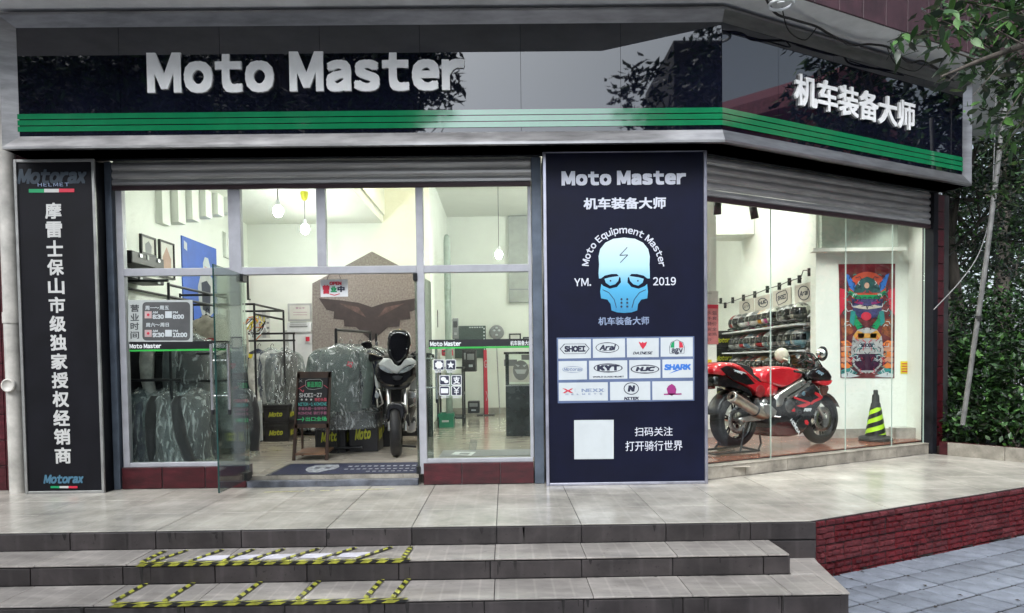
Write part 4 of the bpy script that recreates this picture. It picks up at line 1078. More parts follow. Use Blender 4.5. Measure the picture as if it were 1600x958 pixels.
printed(PGh, hs, 'icon', M_red, off=.0055, polys=[circ(231.5,492,2.2,n=10),circ(231.5,521,2.2,n=10)])
mb = MB()
for ch, y_ in zip('营业时间', (476,490,504,518)): text_px(mb, ch, 204, y_, 217.5, y_+11.5, PGh, off=.0015, bold=.02)
mb.build('lettering', mat('dark_grey_print', (.06,.065,.07), .5), hs)
# payment stickers
k8 = lambda pts: [(660+x/3.685, 500+y/3.685) for x, y in pts]
def icon(x0, y0, x1, y1, lab, polys=(), strokes=(), texts=(), cap=None):
    (a, b), (c, d) = k8([(x0,y0),(x1,y1)])
    t = thing('window_sticker', lab, 'window sticker', PG.at((a+c)/2, d))
    printed(PG, t, 'border', M_white, rings=[(rrect(a,b,c,d,1.6),1.3)], off=.003)
    printed(PG, t, 'backing', M_ink, polys=[rrect(a+.9,b+.9,c-.9,d-.9,1.2)], off=.0015)
    printed(PG, t, 'symbol', M_white, polys=[k8(p) for p in polys], strokes=[(k8(p),w) for p,w in strokes], texts=[(s,*k8([(q0,q1)])[0],*k8([(q2,q3)])[0],dict(bold=.03)) for s,q0,q1,q2,q3 in texts]+([('服务窗口', *k8([(x0+8,y1+5)])[0], *k8([(x1-8,y1+14)])[0], dict(bold=.02))] if cap else []), off=.0035)
star = [(163+(22 if i%2==0 else 10)*math.sin(math.pi*i/5), 260-(22 if i%2==0 else 10)*math.cos(math.pi*i/5)) for i in range(10)]
icon(63,228,126,290,'square window sticker with a scalloped badge, upper left of the six', polys=[[(95+(24 if i%2 else 20)*math.cos(i*.393),259+(24 if i%2 else 20)*math.sin(i*.393)) for i in range(16)]], cap=1)
icon(133,228,193,290,'square window sticker with a white star', polys=[star], cap=1)
icon(98,318,157,375,'square window sticker with two speech bubbles', polys=[circ(121,340,15,12,14),circ(137,354,13,10,14)])
icon(166,318,226,375,'square window sticker with the character for pay', texts=[('支',178,326,216,368)])
icon(98,380,157,436,'square window sticker with a bank card', polys=[rect(107,394,148,422)], cap=1)
icon(166,380,226,436,'square window sticker with a yen sign', strokes=[([(180,387),(196,405),(212,387)],1.6),([(196,405),(196,430)],1.6),([(183,408),(209,408)],1.2),([(183,417),(209,417)],1.2)], cap=1)

# hanging OPEN sign
os_ = thing('open_sign', 'small white hanging open sign with red and green characters over the doorway', 'sign', PY(.14).at(522,464))
Po = PY(.139); k5 = lambda x, y: (440+x/3.99, 280+y/3.99)
a = Po.at(501,464); b = Po.at(543,436.5)
MB().box((a.x,.14,a.z),(b.x,.148,b.z)).build('board', M_white, os_, bevel=.001)
MB().tube([Po.at(511,437), PY(.06).at(516,425)], .003, 5).tube([Po.at(533,437), PY(.06).at(528,425)], .003, 5).build('string', M_cable, os_)
def t5(s, x0, y0, x1, y1, **k): (a, b), (c, d) = k5(x0,y0), k5(x1,y1); return (s, a, b, c, d, k)
printed(Po, os_, 'lettering', M_red, texts=[t5('OPEN',298,639,374,661,bold=.08), t5('营',256,660,300,716,bold=.06)], strokes=[([k5(300,716),k5(330,724),k5(362,714)],1.3)])
printed(Po, os_, 'lettering', M_grn, texts=[t5('业',306,668,345,704,bold=.06)])
printed(Po, os_, 'lettering', M_ink, texts=[t5('中',348,666,394,704,bold=.06)])

# door mat
Pm = PZ(.112)
c = [PZ(.1).at(x, y) for x, y in ((410,748),(452,726),(651,722.5),(652,747))]
x0_, x1_ = c[0].x, c[3].x; y0_, y1_ = max(.075, c[0].y), c[1].y
dm = thing('door_mat', 'navy door mat with a white skull print just inside the threshold', 'mat', ((x0_+x1_)/2,(y0_+y1_)/2,.1))
MB().box((x0_,y0_,.1005),(x1_+.02,y1_,.105)).build('mat', mat('navy_mat_pile', (.010,.014,.05), .9, var=.3, scale=30, bump=.5, bscale=300), dm, bevel=.003)
MB().box((x0_-.03,y0_-.03,.1003),(x1_+.03,y0_-.001,.1045)).box((x0_-.03,y1_+.001,.1003),(x1_+.03,y1_+.03,.1045)).box((x0_-.03,y0_,.1003),(x0_-.001,y1_,.1045)).build('rubber_edge', M_rubber, dm)
w_, h_ = x1_-x0_, y1_-y0_
def mt(u, v): return V((x0_+u*w_, y0_+v*h_, .1062))
mb = MB(); mb.poly([mt(*p) for p in [(.24,.15),(.30,.12),(.34,.3),(.38,.42),(.39,.62),(.36,.85),(.27,.88),(.2,.82),(.17,.6),(.18,.42),(.2,.3)]], UZ)
for v in (.12,.82,.2): pass
for u in range(11): mb.poly([mt(.45+u*.045,.62),mt(.478+u*.045,.62),mt(.478+u*.045,.72),mt(.45+u*.045,.72)], UZ)
for u in range(12): mb.poly([mt(.45+u*.042,.36),mt(.475+u*.042,.36),mt(.475+u*.042,.43),mt(.45+u*.042,.43)], UZ)
for u in range(8): mb.poly([mt(.62+u*.042,.14),mt(.645+u*.042,.14),mt(.645+u*.042,.2),mt(.62+u*.042,.2)], UZ)
mb.build('print', mat('worn_mat_print', (.28,.30,.33), .9, var=.3, scale=30), dm, kind='stuff')
mb = MB(); 
for u in (.245,.32): mb.poly([mt(u-.02,.5),mt(u+.02,.46),mt(u+.02,.6),mt(u-.02,.62)], UZ)
for v in mb.v: pass
mb.v = [(a_, b_, .1068) for a_, b_, c_ in mb.v]; mb.build('skull_eyes', M_ink, dm)
# worn yellow line on the platform before the door
yl = MB(); a = PZ(0).at(413,769.5); b = PZ(0).at(617,764)
n_ = 26
for k in range(n_):
    if rnd.random() < .12: continue
    p = a.lerp(b, k/n_); q = a.lerp(b, (k+.93)/n_); yl.poly([p+V((0,-.012,.003)),q+V((0,-.012+rnd.uniform(0,.006),.003)),q+V((0,.012,.003)),p+V((0,.012-rnd.uniform(0,.006),.003))], UZ)
yl.build('yellow_floor_line', mat('worn_yellow_paint', (.55,.53,.20), .6, var=.3, scale=20), label='worn pale yellow line on the platform tiles before the doorway', cat='floor marking')

# hazard tape on the two lower treads
M_ty = mat('yellow_tape', (.42,.42,.05), .5, var=.3, scale=14); M_tk = mat('black_tape', (.015,.015,.015), .35)
def tape(parent, p, q, w, zz, n):
    d = (q-p); L = d.length; d.normalize(); s = V((-d.y,d.x,0)); k = 0
    my = MB(); mk = MB(); st_ = L/n
    for k in range(n+1):
        for mb_, f0, f1 in ((my,k*st_,(k+.55)*st_),(mk,(k+.55)*st_,(k+1)*st_)):
            sh_ = .5*st_*.8
            a0, a1 = [min(max(v,0),L) for v in (f0-sh_/2, f1-sh_/2)]; b0, b1 = [min(max(v,0),L) for v in (f0+sh_/2, f1+sh_/2)]
            if a1-a0 < 1e-4 and b1-b0 < 1e-4: continue
            mb_.poly([p+d*a0-s*w/2+UZ*zz, p+d*a1-s*w/2+UZ*zz, p+d*b1+s*w/2+UZ*zz, p+d*b0+s*w/2+UZ*zz], UZ)
    ms = MB()
    for j, x_ in enumerate((my, mk)):
        ms.mi(j); base_ = len(ms.v); ms.v += x_.v; ms.f += [tuple(base_+i for i in f) for f in x_.f]; ms.m += [j]*len(x_.f); ms.sm += x_.sm
    return ms.build('strip', [M_ty, M_tk], parent)
def tapes(z, edge, cross, lab, n):
    Pz = PZ(z); e0, e1 = Pz.at(*edge[0]), Pz.at(*edge[1])
    t = thing('hazard_tape', lab, 'hazard tape', (e0+e1)/2)
    yf = (-2.1965 if z > -.2 else -2.5965)+.018
    tape(t, V((e0.x,yf,z)), V((e1.x,yf,z)), .034, .0035, n)
    d0 = V((e1.x-e0.x,0,0)); yn = e0.y-.03; L_ = d0.length; mv = MB()
    yn = (-2.1995 if z > -.2 else -2.5995)
    for k in range(n*1):
        st_ = L_/n
        for j, (f0, f1) in enumerate(((k*st_,(k+.55)*st_),((k+.55)*st_,(k+1)*st_))):
            mv.mi(j); x0 = e0.x+f0; x1 = e0.x+f1; q_ = -.14*st_
            mv.poly([V((x0+q_,yn,z-.016)),V((x1+q_,yn,z-.016)),V((x1-q_,yn,z+.002)),V((x0-q_,yn,z+.002))], (0,-1,0))
    mv.build('strip', [M_ty, M_tk], t)
    for i, (a, b) in enumerate(cross):
        pa_, pb2 = Pz.at(*a), Pz.at(*b); k_ = (yf+.0-pb2.y)/(pa_.y-pb2.y); pa_ = pb2+(pa_-pb2)*k_
        tape(t, pa_, pb2, .036, .0065+.0006*i, 4)
    return t
tapes(-.13, ((224,876.5),(644,866.5)), [((228,876),(257,862)),((250,875),(292,861)),((311,873),(348,860)),((363,872),(396,859.5)),((406,871.5),(444,859)),((459,870.5),(498,858.5)),((516,869.5),(556,857.5)),((574,869),(612,856.5)),((634,868),(642,856.5))],
      'yellow and black hazard tape strips with white sheets on the upper tread', 17)
tapes(-.265, ((188,936.5),(640,927.5)), [((190,934),(228,913)),((270,932),(302,912)),((380,930),(407,910.5)),((477,927),(498,909.5)),((580,926),(597,907)),((622,925.5),(638,906.5))],
      'yellow and black hazard tape strips on the lowest tread', 13)
mb = MB(); Pz = PZ(-.127)
for a_, b_ in ((298,352),(356,402),(407,462),(467,520),(525,571)): 
    s_ = -.021
    mb.poly([Pz.at(a_,876-(a_-298)*.022), Pz.at(b_,876-(b_-298)*.022), Pz.at(b_+8,868.5-(b_-298)*.022), Pz.at(a_+10,869-(a_-298)*.022)], UZ)
mb.build('paper_strip', mat('white_paper', (.62,.60,.66), .7), label='row of white paper sheets taped along the upper tread', cat='paper')

# soffit cable, ring lamp
zc_ = 4.24
Ps = PZ(zc_)
mb = MB(); pts = [(1188,-25),(1210,12),(1240,20),(1275,38),(1295,46),(1330,60),(1360,66),(1392,69),(1420,88),(1440,92),(1462,100),(1490,118)]
mb.tube(smooth([Ps.at(x, y)-UZ*(.02+.02*((i*7)%3)) for i, (x, y) in enumerate(pts)]), .011, 6)
mb.tube(smooth([Ps.at(1222,8)-UZ*.02, Ps.at(1232,30)-UZ*.10, Ps.at(1258,42)-UZ*.12, Ps.at(1277,38)-UZ*.02]), .006, 5)
mb.tube(smooth([Ps.at(1385,68)-UZ*.02, Ps.at(1400,85)-UZ*.1, Ps.at(1430,96)-UZ*.1, Ps.at(1448,92)-UZ*.03]), .005, 5)
mb.build('soffit_cable', M_cable, label='loose black cable sagging along the pale overhang above the angled sign', cat='cable')
rl = thing('ring_lamp', 'small white ring lamp fixed under the overhang above the sign corner', 'lamp', Ps.at(1220,0))
q = Ps.at(1220,-2)-UZ*.03; mb = MB()
cir = [q+V((.10*math.cos(i*math.pi/10), .10*math.sin(i*math.pi/10), -.02)) for i in range(21)]
mb.tube(cir, .014, 8); mb.build('ring', M_white, rl); MB().tube([q+UZ*.03, q-UZ*.01], .03, 10).build('mount', M_white, rl)
# ------------------------------------------------------------------ left room: pictures, wall emblem panel, cabinets
M_woodd = mat('dark_wood', (.055,.028,.018), .5, var=.3, scale=6, bump=.2, bscale=30, stretch=(1,1,.2))
M_stone = mat('mottled_stone_print', (.29,.268,.250), .8, var=.0, scale=38, col2=(.15,.125,.115), bump=.1, bscale=60)
M_wing = mat('dark_brown_emblem', (.055,.040,.042), .7, var=.35, scale=9, col2=(.028,.021,.023))
M_picw = mat('picture_paper', (.62,.62,.58), .7, var=.06); M_picb = mat('azure_poster', (.055,.13,.50), .45, var=.12, scale=3)
M_skin = mat('printed_tan', (.45,.30,.24), .6); M_grey = mat('mid_grey', (.22,.23,.24), .5); M_lgrey = mat('light_grey', (.45,.46,.46), .5)
PB = PY(4.36)
em = thing('emblem_panel', 'house shaped stone patterned wall panel with a dark winged emblem behind the motorcycle', 'wall panel', (-1.9,4.36,.1))
pts = pts_px(PB, [(488,680),(488,443),(581,393),(672,440),(672,680)])
MB().prism(pts, (0,.03,0)).build('board', M_stone, em)
wing = [(498,466),(530,469),(560,473),(581,480),(602,473),(632,469),(650,466),(651,484),(640,487),(641,498),(625,500),(624,510),(606,511),(596,520),(581,533),(566,520),(556,511),(538,510),(537,500),(521,498),(522,487),(510,484)]
MB().prism(pts_px(PB, wing, .012), (0,.010,0)).build('wing_emblem', M_wing, em)
MB().poly(pts_px(PB, [(530,474),(560,480),(572,496),(560,490)], .0135), (0,-1,0)).poly(pts_px(PB, [(632,474),(602,480),(590,496),(602,490)], .0135), (0,-1,0)).build('feather_line', mat('brown_highlight', (.12,.075,.07), .7, var=.3, scale=12), em)
# wall pictures on the left wall
PW = PX(-3.899, 1)
def wallpic(q, lab, face, fw=.02, parts=None, name='framed_picture', fm=M_black, top_only=None):
    (xa,ya,xb,yb,xc,yc,xd,yd) = q                      # tl, tr, br, bl
    A_, B_, C_, D_ = [PW.at(x, y) for x, y in ((xa,ya),(xb,yb),(xc,yc),(xd,yd))]
    y0, y1 = min(A_.y,D_.y), max(B_.y,C_.y); z1 = (A_.z+B_.z)/2; z0 = (C_.z+D_.z)/2
    t = thing(name, lab, 'picture' if name == 'framed_picture' else 'poster', (-3.9,(y0+y1)/2,z0))
    MB().box((-3.899,y0+fw,z0+fw),(-3.885,y1-fw,z1-fw)).build('sheet', face, t)
    if fm: MB().box((-3.899,y0,z0),(-3.87,y0+fw,z1)).box((-3.899,y1-fw,z0),(-3.87,y1,z1)).box((-3.899,y0+fw,z0),(-3.871,y1-fw,z0+fw)).box((-3.899,y0+fw,z1-fw),(-3.871,y1-fw,z1)).build('frame', fm, t)
    return t, y0, y1, z0, z1
def yz(t, pts, m, nm, y0, y1, z0, z1, x=-3.883): return MB().poly([V((x, y0+(y1-y0)*u, z0+(z1-z0)*v)) for u, v in pts], (1,0,0)).build(nm, m, t)
t, *b = wallpic((218,364.5,240,373.5,240,402,218,396),'black framed line drawing on the left wall, nearest the window',M_picw); yz(t,[(.3,.1),(.7,.1),(.75,.5),(.55,.75),(.3,.55)],M_grey,'drawing',*b)
t, *b = wallpic((248,374,269,381.5,269,437,248,433),'black framed tan drawing between the line drawing and the blue poster',M_picw); yz(t,[(.25,.1),(.75,.1),(.8,.55),(.5,.85),(.2,.55)],M_skin,'drawing',*b)
t, *b = wallpic((285,368,336.5,389,338,508,286,512),'large sky blue poster of a standing rider in a pale helmet',M_picb,.004,name='wall_poster',fm=None)
yz(t,[(.42,.28),(.5,.14),(.72,.12),(.88,.2),(.92,.5),(.82,.62),(.62,.66),(.48,.6),(.40,.46)],M_lgrey,'rider_jacket',*b); yz(t,[(.52,.2),(.74,.16),(.78,.5),(.66,.56),(.5,.52)],M_ink,'rider_vest',*b,x=-3.8815)
yz(t,[(.57,.64),(.74,.64),(.78,.74),(.72,.84),(.62,.84),(.56,.76)],M_card,'rider_helmet',*b,x=-3.881); yz(t,[(.60,.66),(.71,.66),(.72,.72),(.60,.73)],M_skin,'rider_face',*b,x=-3.88)
yz(t,[(.05,.86),(.13,.84),(.13,.93),(.05,.95)],M_card,'corner_mark',*b,x=-3.882)
t, *b = wallpic((367,427,372,428,372,468,367,468),'narrow black framed picture seen past the door leaf',M_picw); 
t, *b = wallpic((386,427.5,398,429,398,471,386,469),'black framed portrait picture on the far part of the left wall',M_picw); yz(t,[(.35,.15),(.65,.15),(.7,.8),(.3,.8)],M_grey,'drawing',*b)
# things on the far wall beside the emblem panel
PF = PY(4.399)
def wbox(nm, lab, cat, x0, y0, x1, y1, dep, m, P=PF, bev=.004, Y=4.399):
    a = P.at(x0, y1); b = P.at(x1, y0); t = thing(nm, lab, cat, ((a.x+b.x)/2, Y, a.z))
    MB().box((a.x,Y-dep,a.z),(b.x,Y-.0005,b.z)).build('body', m, t, bevel=bev); return t, a, b
t, a, b = wbox('certificate', 'framed licence certificate hanging left of the stone patterned panel', 'certificate', 450.5,474,488-1,502,.02,M_lgrey)
MB().box((a.x+.03,4.372,a.z+.03),(b.x-.03,4.3785,b.z-.03)).build('paper', M_picw, t)
printed(PY(4.371), t, 'lettering', M_mag, texts=[('营业中',462,480,476,483,{})], strokes=[([(458,488),(480,488)],.5),([(458,492),(480,492)],.5)], off=.001)
t, a, b = wbox('wall_vent', 'white louvred meter box under the licence certificate', 'meter box', 450.5,504,487,519,.06,M_white)
MB().box((a.x+.04,4.332,a.z+.07),(b.x-.05,4.3385,b.z-.05)).build('window', M_grey, t)
for k in range(3): MB().box((a.x+.05,4.326,a.z+.08+.03*k),(b.x-.06,4.3315,a.z+.09+.03*k)).build('louvre', M_lgrey, t)
t, a, b = wbox('inner_door', 'white flush door at the back left of the sales room', 'door', 455,521,488,668,.03,M_white)
MB().box((a.x-.05,4.35,.1),(a.x-.002,4.3985,b.z+.05)).box((a.x-.002,4.35,b.z+.002),(b.x,4.3985,b.z+.05)).build('door_frame', M_lgrey, t)
t, a, b = wbox('fire_alarm_box', 'small red alarm box on a white plate beside the inner door', 'alarm', 477.5,523.5,487,536.5,.05,M_white)
MB().box((a.x+.02,4.335,a.z+.03),(b.x-.02,4.3485,b.z-.03)).build('button', M_red, t)
# cases on the rack, top left
PC = PX(-3.62, 1)
def case(x0, y0, x1, y1, lab):      # long side faces the room
    a = PC.at(x0, y0); b = PC.at(x1, y1); a2 = PC.at(x0, y1)
    z1 = a.z; z0 = PC.at(x1, y1).z
    t = thing('black_case', lab, 'case', (-3.72,(a.y+b.y)/2,z0))
    MB().box((-3.86,a.y,z0),(-3.62,b.y,z1)).build('body', mat('scuffed_black_case', (.03,.028,.03), .45, var=.3, scale=5), t, bevel=.012)
    MB().box((-3.619,(a.y+b.y)/2-.05,z0+.07),(-3.612,(a.y+b.y)/2-.01,z0+.12)).build('badge', M_lgrey, t)
    for f_ in (.2,.75): yy = a.y+(b.y-a.y)*f_; MB().box((-3.619,yy,z1-.05),(-3.606,yy+.05,z1-.02)).build('latch', M_steel, t)
case(206,390.5,257,424,'upper black case on top of the left rack behind the glass')
case(206,427,257,446.5,'lower black case flat on the left rack behind the glass')
# black tube racks
def rack(nm, lab, tubes, m=M_blackm, r=.014, cat='clothes rack', part='rail'):
    c = V(tubes[0][0]); t = thing(nm, lab, cat, (c.x,c.y,.1))
    for tb in tubes:
        r_ = tb[2] if len(tb) > 2 else r
        MB().tube([tb[0], tb[1]], r_, 8).build(part if abs(tb[0][2]-tb[1][2]) < .3 else 'upright', m, t)
    return t
rx0, rx1 = -3.86, -3.30
rack('clothes_rack', 'black tube clothes rack along the left wall nearest the window', [
  ((rx0,.35,.1),(rx0,.35,2.02)),((rx1,.35,.1),(rx1,.35,1.98)),((rx0,1.9,.1),(rx0,1.9,2.02)),((rx1,1.9,.1),(rx1,1.9,1.98)),
  ((rx0,.35,2.0),(rx1,.35,2.0)),((rx0,1.9,2.0),(rx1,1.9,2.0)),((rx1,.35,1.96),(rx1,1.9,1.96)),((rx0,.35,1.96),(rx0,1.9,1.96)),((rx1,.35,1.84),(rx1,1.9,1.84)),
  ((rx0,.35,1.02),(rx1+.1,.35,1.02)),((rx0,.6,1.0),(-2.75,.6,1.0)),((rx0,1.9,1.0),(rx1,1.9,1.0)),((-2.75,.6,.1),(-2.75,.6,1.0)),((rx0,.6,1.28),(-2.8,.6,1.28))])
rack('clothes_rack', 'black tube rack holding beige jackets below the blue poster', [
  ((-3.80,2.1,.1),(-3.80,2.1,1.92)),((-3.05,2.1,.1),(-3.05,2.1,1.90)),((-3.80,3.3,.1),(-3.80,3.3,1.92)),((-3.05,3.3,.1),(-3.05,3.3,1.90)),
  ((-3.80,2.1,1.9),(-3.05,2.1,1.9)),((-3.05,2.1,1.9),(-3.05,3.3,1.9)),((-3.80,3.3,1.9),(-3.05,3.3,1.9)),((-3.05,2.1,1.78),(-3.05,3.3,1.78))])
# ---- garments
def plastic_mat():
    m = bpy.data.materials.new('plastic_cover'); m.use_nodes = True; N = m.node_tree.nodes; L = m.node_tree.links; b = N['Principled BSDF']
    b.inputs['Base Color'].default_value = (.72,.77,.77,1); b.inputs['Roughness'].default_value = .18
    tr = N.new('ShaderNodeBsdfTransparent'); tr.inputs[0].default_value = (.93,.96,.96,1); ms = N.new('ShaderNodeMixShader')
    tc = N.new('ShaderNodeTexCoord'); mp = N.new('ShaderNodeMapping'); mp.inputs['Scale'].default_value = (1,1,.42); nz = N.new('ShaderNodeTexNoise'); nz.inputs['Scale'].default_value = 11; nz.inputs['Detail'].default_value = 5; nz.inputs['Distortion'].default_value = 2.2
    L.new(tc.outputs['Object'], mp.inputs[0]); L.new(mp.outputs[0], nz.inputs[0])
    rp = N.new('ShaderNodeMapRange'); rp.inputs[1].default_value = .5; rp.inputs[2].default_value = .74; rp.inputs[3].default_value = .13; rp.inputs[4].default_value = .62
    L.new(nz.outputs[0], rp.inputs[0]); L.new(rp.outputs[0], ms.inputs[0])
    bp = N.new('ShaderNodeBump'); bp.inputs['Strength'].default_value = .9; bp.inputs['Distance'].default_value = .03; L.new(nz.outputs[0], bp.inputs['Height']); L.new(bp.outputs[0], b.inputs['Normal'])
    L.new(tr.outputs[0], ms.inputs[1]); L.new(b.outputs[0], ms.inputs[2]); L.new(ms.outputs[0], N['Material Output'].inputs[0]); return m
M_cover = plastic_mat()
FAB = {k: mat('fabric_'+k, c, .85, var=.22, scale=9, bump=.5, bscale=22, sheen=.2) for k, c in dict(black=(.018,.018,.02), slate=(.055,.075,.08), teal=(.05,.085,.10), grey=(.13,.15,.155), beige=(.38,.34,.29), white=(.58,.58,.55), navy=(.015,.022,.06), green=(.075,.10,.09), red=(.30,.02,.025), brown=(.05,.028,.02)).items()}
def garment(x, y, zt, rz, w, h, lab, body, sleeve=None, cover=True, stripe=None, logo=None, coverlen=None, seed=0, depth=.12, group=None, hooked=True):
    rg = random.Random(seed or int(x*999+y*77)); t = thing('hanging_jacket', lab, 'jacket', (x,y,zt), group=group, rz=rz)
    o = V((x,y,zt)); ORG[t.name] = V((0,0,0))
    def ring(z, a, b, cx_=0, cyy=0, n=18, wr=.0, ph=0):
        return [V((cx_+a*math.cos(2*math.pi*k/n)*(1+wr*math.sin(5*k*2*math.pi/n+ph)), cyy+b*math.sin(2*math.pi*k/n)*(1+wr*1.8*math.sin(4*k*2*math.pi/n+ph*1.7)), z)) for k in range(n)]
    def loft(rings, smooth=True):
        n = len(rings[0]); vs = [p for r_ in rings for p in r_]
        return vs, [(i*n+k, i*n+(k+1)%n, (i+1)*n+(k+1)%n, (i+1)*n+k) for i in range(len(rings)-1) for k in range(n)]
    W = w/2; d = depth
    prof = [(-.03,.045,.05),(-.06,.06,.055),(-.075,W*.62,.07),(-.11,W*.86,.085),(-.17,W*.86,d*.9),(-.3,W*.8,d),(-.55*h,W*.76,d*.92),(-.8*h,W*.8,d*.95),(-h,W*.84,d)]
    rings = [ring(z, a, b, 0, 0, wr=.05 if i > 3 else 0, ph=rg.uniform(0,6)) for i, (z,a,b) in enumerate(prof)]
    mb = MB(); mb.add(*loft(rings), True); mb.build('body', FAB[body], t)
    for s in (-1, 1):
        ph = rg.uniform(0,6); fwd_ = rg.uniform(-.10,.02)
        pa = [(-.085,W*.80,0,.055),(-.16,W*.98,0,.075),(-.32,W*1.10,fwd_*.3,.072),(-.5,W*1.14,fwd_*.7,.062),(-.68,W*1.06,fwd_*1.4,.055),(-.76,W*1.02,fwd_*1.7,.05)]
        mb = MB(); mb.add(*loft([ring(z*min(1,h/.72), r_, r_*.9, s*xx, yy, 12, .06, ph+i) for i, (z,xx,yy,r_) in enumerate(pa)]), True); mb.build('sleeve', FAB[sleeve or body], t)
    if stripe:
        mb = MB(); mb.box((-W*.82,-d*1.04,-.34*1),(W*.82,-d*.6,-.31)); mb.build('chest_stripe', FAB[stripe], t)
    if logo:
        mb = MB(); c_ = V((logo[1]*W, -d*1.02, logo[2])); mb.poly([c_+V((.05*math.cos(k*.7),0,.045*math.sin(k*.7)))*(1 if k%2 else .6) for k in range(9)], (0,-1,0)); mb.build('badge', logo[0], t)
    # hanger
    mb = MB(); mb.tube([V((-W*.7,0,-.10)),V((0,0,-.02)),V((W*.7,0,-.10))], .008, 6)
    mb.tube([V((0,0,-.02)),V((0,0,.03)),V((.02,0,.055)),V((.04,0,.04)),V((.035,0,.02))], .004, 6); mb.build('hanger', M_chrome if rg.random() < .5 else M_blackm, t)
    if cover:
        L_ = coverlen or (h+.12)
        pc = [(.0,.03,.02),(-.03,.08,.06),(-.07,W*.9,.11),(-.14,W*1.2,d+.06),(-.4,W*1.26,d+.08),(-.7*L_,W*1.22,d+.08),(-.9*L_,W*1.3,d+.09),(-L_,W*1.34,d+.10)]
        rings = []
        for i, (z,a,b) in enumerate(pc): rings.append([p*1.0+V((rg.gauss(0,.008), rg.gauss(0,.010), 0)) for p in ring(z, a, b, 0, 0, 26, .05 if i > 2 else 0, rg.uniform(0,1)+i*.3)])
        mb = MB(); mb.add(*loft(rings), True); mb.build('plastic_cover', M_cover, t)
    return t
def dirt_px(x, y, Y): p = PY(Y).at(x, y); return p
# lower left, seen edge-on and covered
G1 = 'plastic covered jackets on the low rail by the window'
for i, (px_, Y, b_, lab) in enumerate([(224,.50,'teal','plastic covered teal grey jacket, first from the window frame on the low rail'),(243,.62,'navy','plastic covered navy jacket, second from the window frame on the low rail'),
     (262,.50,'black','plastic covered dark jacket, third from the window frame on the low rail'),(284,.62,'grey','plastic covered grey jacket with a red tab on the low rail'),(303,.52,'black','plastic covered black jacket hanging at the end of the low rail')]):
    p = PY(Y).at(px_, 604+2*(i%2)); garment(p.x, Y, p.z, R(62+8*(i%3)), .44, .72, lab, b_, cover=True, coverlen=.86, seed=i+3, group=G1, stripe='red' if i == 3 else None)
# upper rail: darker trousers/jackets behind the opening hours sign and stripe
for i, (px_, py_, Y, b_, s_, cv, lab) in enumerate([(232,512,.7,'black','black',False,'black jacket hanging high behind the opening hours sign'),(268,516,.75,'black','white',False,'black jacket with pale sleeves behind the opening hours sign'),
     (300,520,.75,'black','grey',True,'black jacket in a wrinkled cover hanging above the covered row')]):
    p = PY(Y).at(px_, py_); garment(p.x, Y, p.z, R(25+14*i), .46, .78, lab, b_, s_, cv, seed=20+i, coverlen=.9)
for i, (px_, py_, Y, b_, s_, st_, cv, lab) in enumerate([(322,489,2.0,'beige','beige','red',False,'beige jacket with a red chest stripe under the blue poster'),(343,488,2.4,'grey','beige',None,False,'grey jacket with beige sleeves beside the red striped one'),
     (352,596,1.1,'white','black',None,True,'white and black jacket in a cover low beside the door leaf'),(332,560,1.5,'white','black',None,False,'white jacket with black sleeves hanging under the window stripe')]):
    p = PY(Y).at(px_, py_); garment(p.x, Y, p.z, R(-20+25*i), .5, .72, lab, b_, s_, cv, st_, seed=40+i)
# rack behind, left of the inner door
rack('clothes_rack', 'black tube rack with covered jackets in front of the back wall', [((-3.70,3.6,.1),(-3.70,3.6,1.62)),((-3.0,3.6,.1),(-3.0,3.6,1.6)),((-3.7,3.6,1.6),(-2.98,3.6,1.6)),((-3.7,3.6,1.5),(-2.98,3.6,1.5)),((-3.7,3.6,.75),(-2.98,3.6,.75))])
for i, (px_, b_, s_, cv, lab) in enumerate([(403,'navy','black',False,'dark navy jacket with a yellow tag on the back rack'),(421,'white','white',True,'white jacket in a clear cover with a pale card, on the back rack'),(441,'black','grey',True,'black and grey covered jacket at the right end of the back rack')]):
    p = PY(3.4).at(px_, 543); garment(p.x, 3.4+.06*i, p.z, R(15+20*i), .48, .78, lab, b_, s_, cv, seed=60+i, logo=(M_yelp,-.4,-.12) if i == 0 else None)
# wide wall boards and colourful strap bundle above that rack
t = thing('strap_bundle', 'tangled bundle of coloured straps hooked above the back rack', 'straps', PY(3.5).at(397,528))
for k in range(16):
    c = PY(3.5).at(397+rnd.uniform(-9,9), 511+rnd.uniform(-12,12)); a = [c+V((math.cos(q_+k)*.12*rnd.uniform(.5,1.2), rnd.uniform(-.04,.04), math.sin(q_*1.3+k)*.11)) for q_ in (0,1,2,3,4)]
    MB().tube(a, .008, 5).build('strap', [M_yelp, M_orange, M_white, M_black, M_lgrey][k%5], t)
t = thing('neck_tube_display', 'pale striped boards hanging side by side above the back rack', 'display board', PY(3.9).at(412,528))
for k in range(3):
    a = PY(3.9).at(404+6*k, 528); b = PY(3.9).at(409.2+6*k, 486+k); MB().box((a.x,3.9,a.z),(b.x,3.915,b.z)).build('board', [M_picw, M_lgrey, M_picw][k], t)
    for j in range(4): z = a.z+(b.z-a.z)*(.15+.2*j); MB().box((a.x+.01,3.897,z),(b.x-.01,3.8995,z+.03)).build('print', M_grey, t)
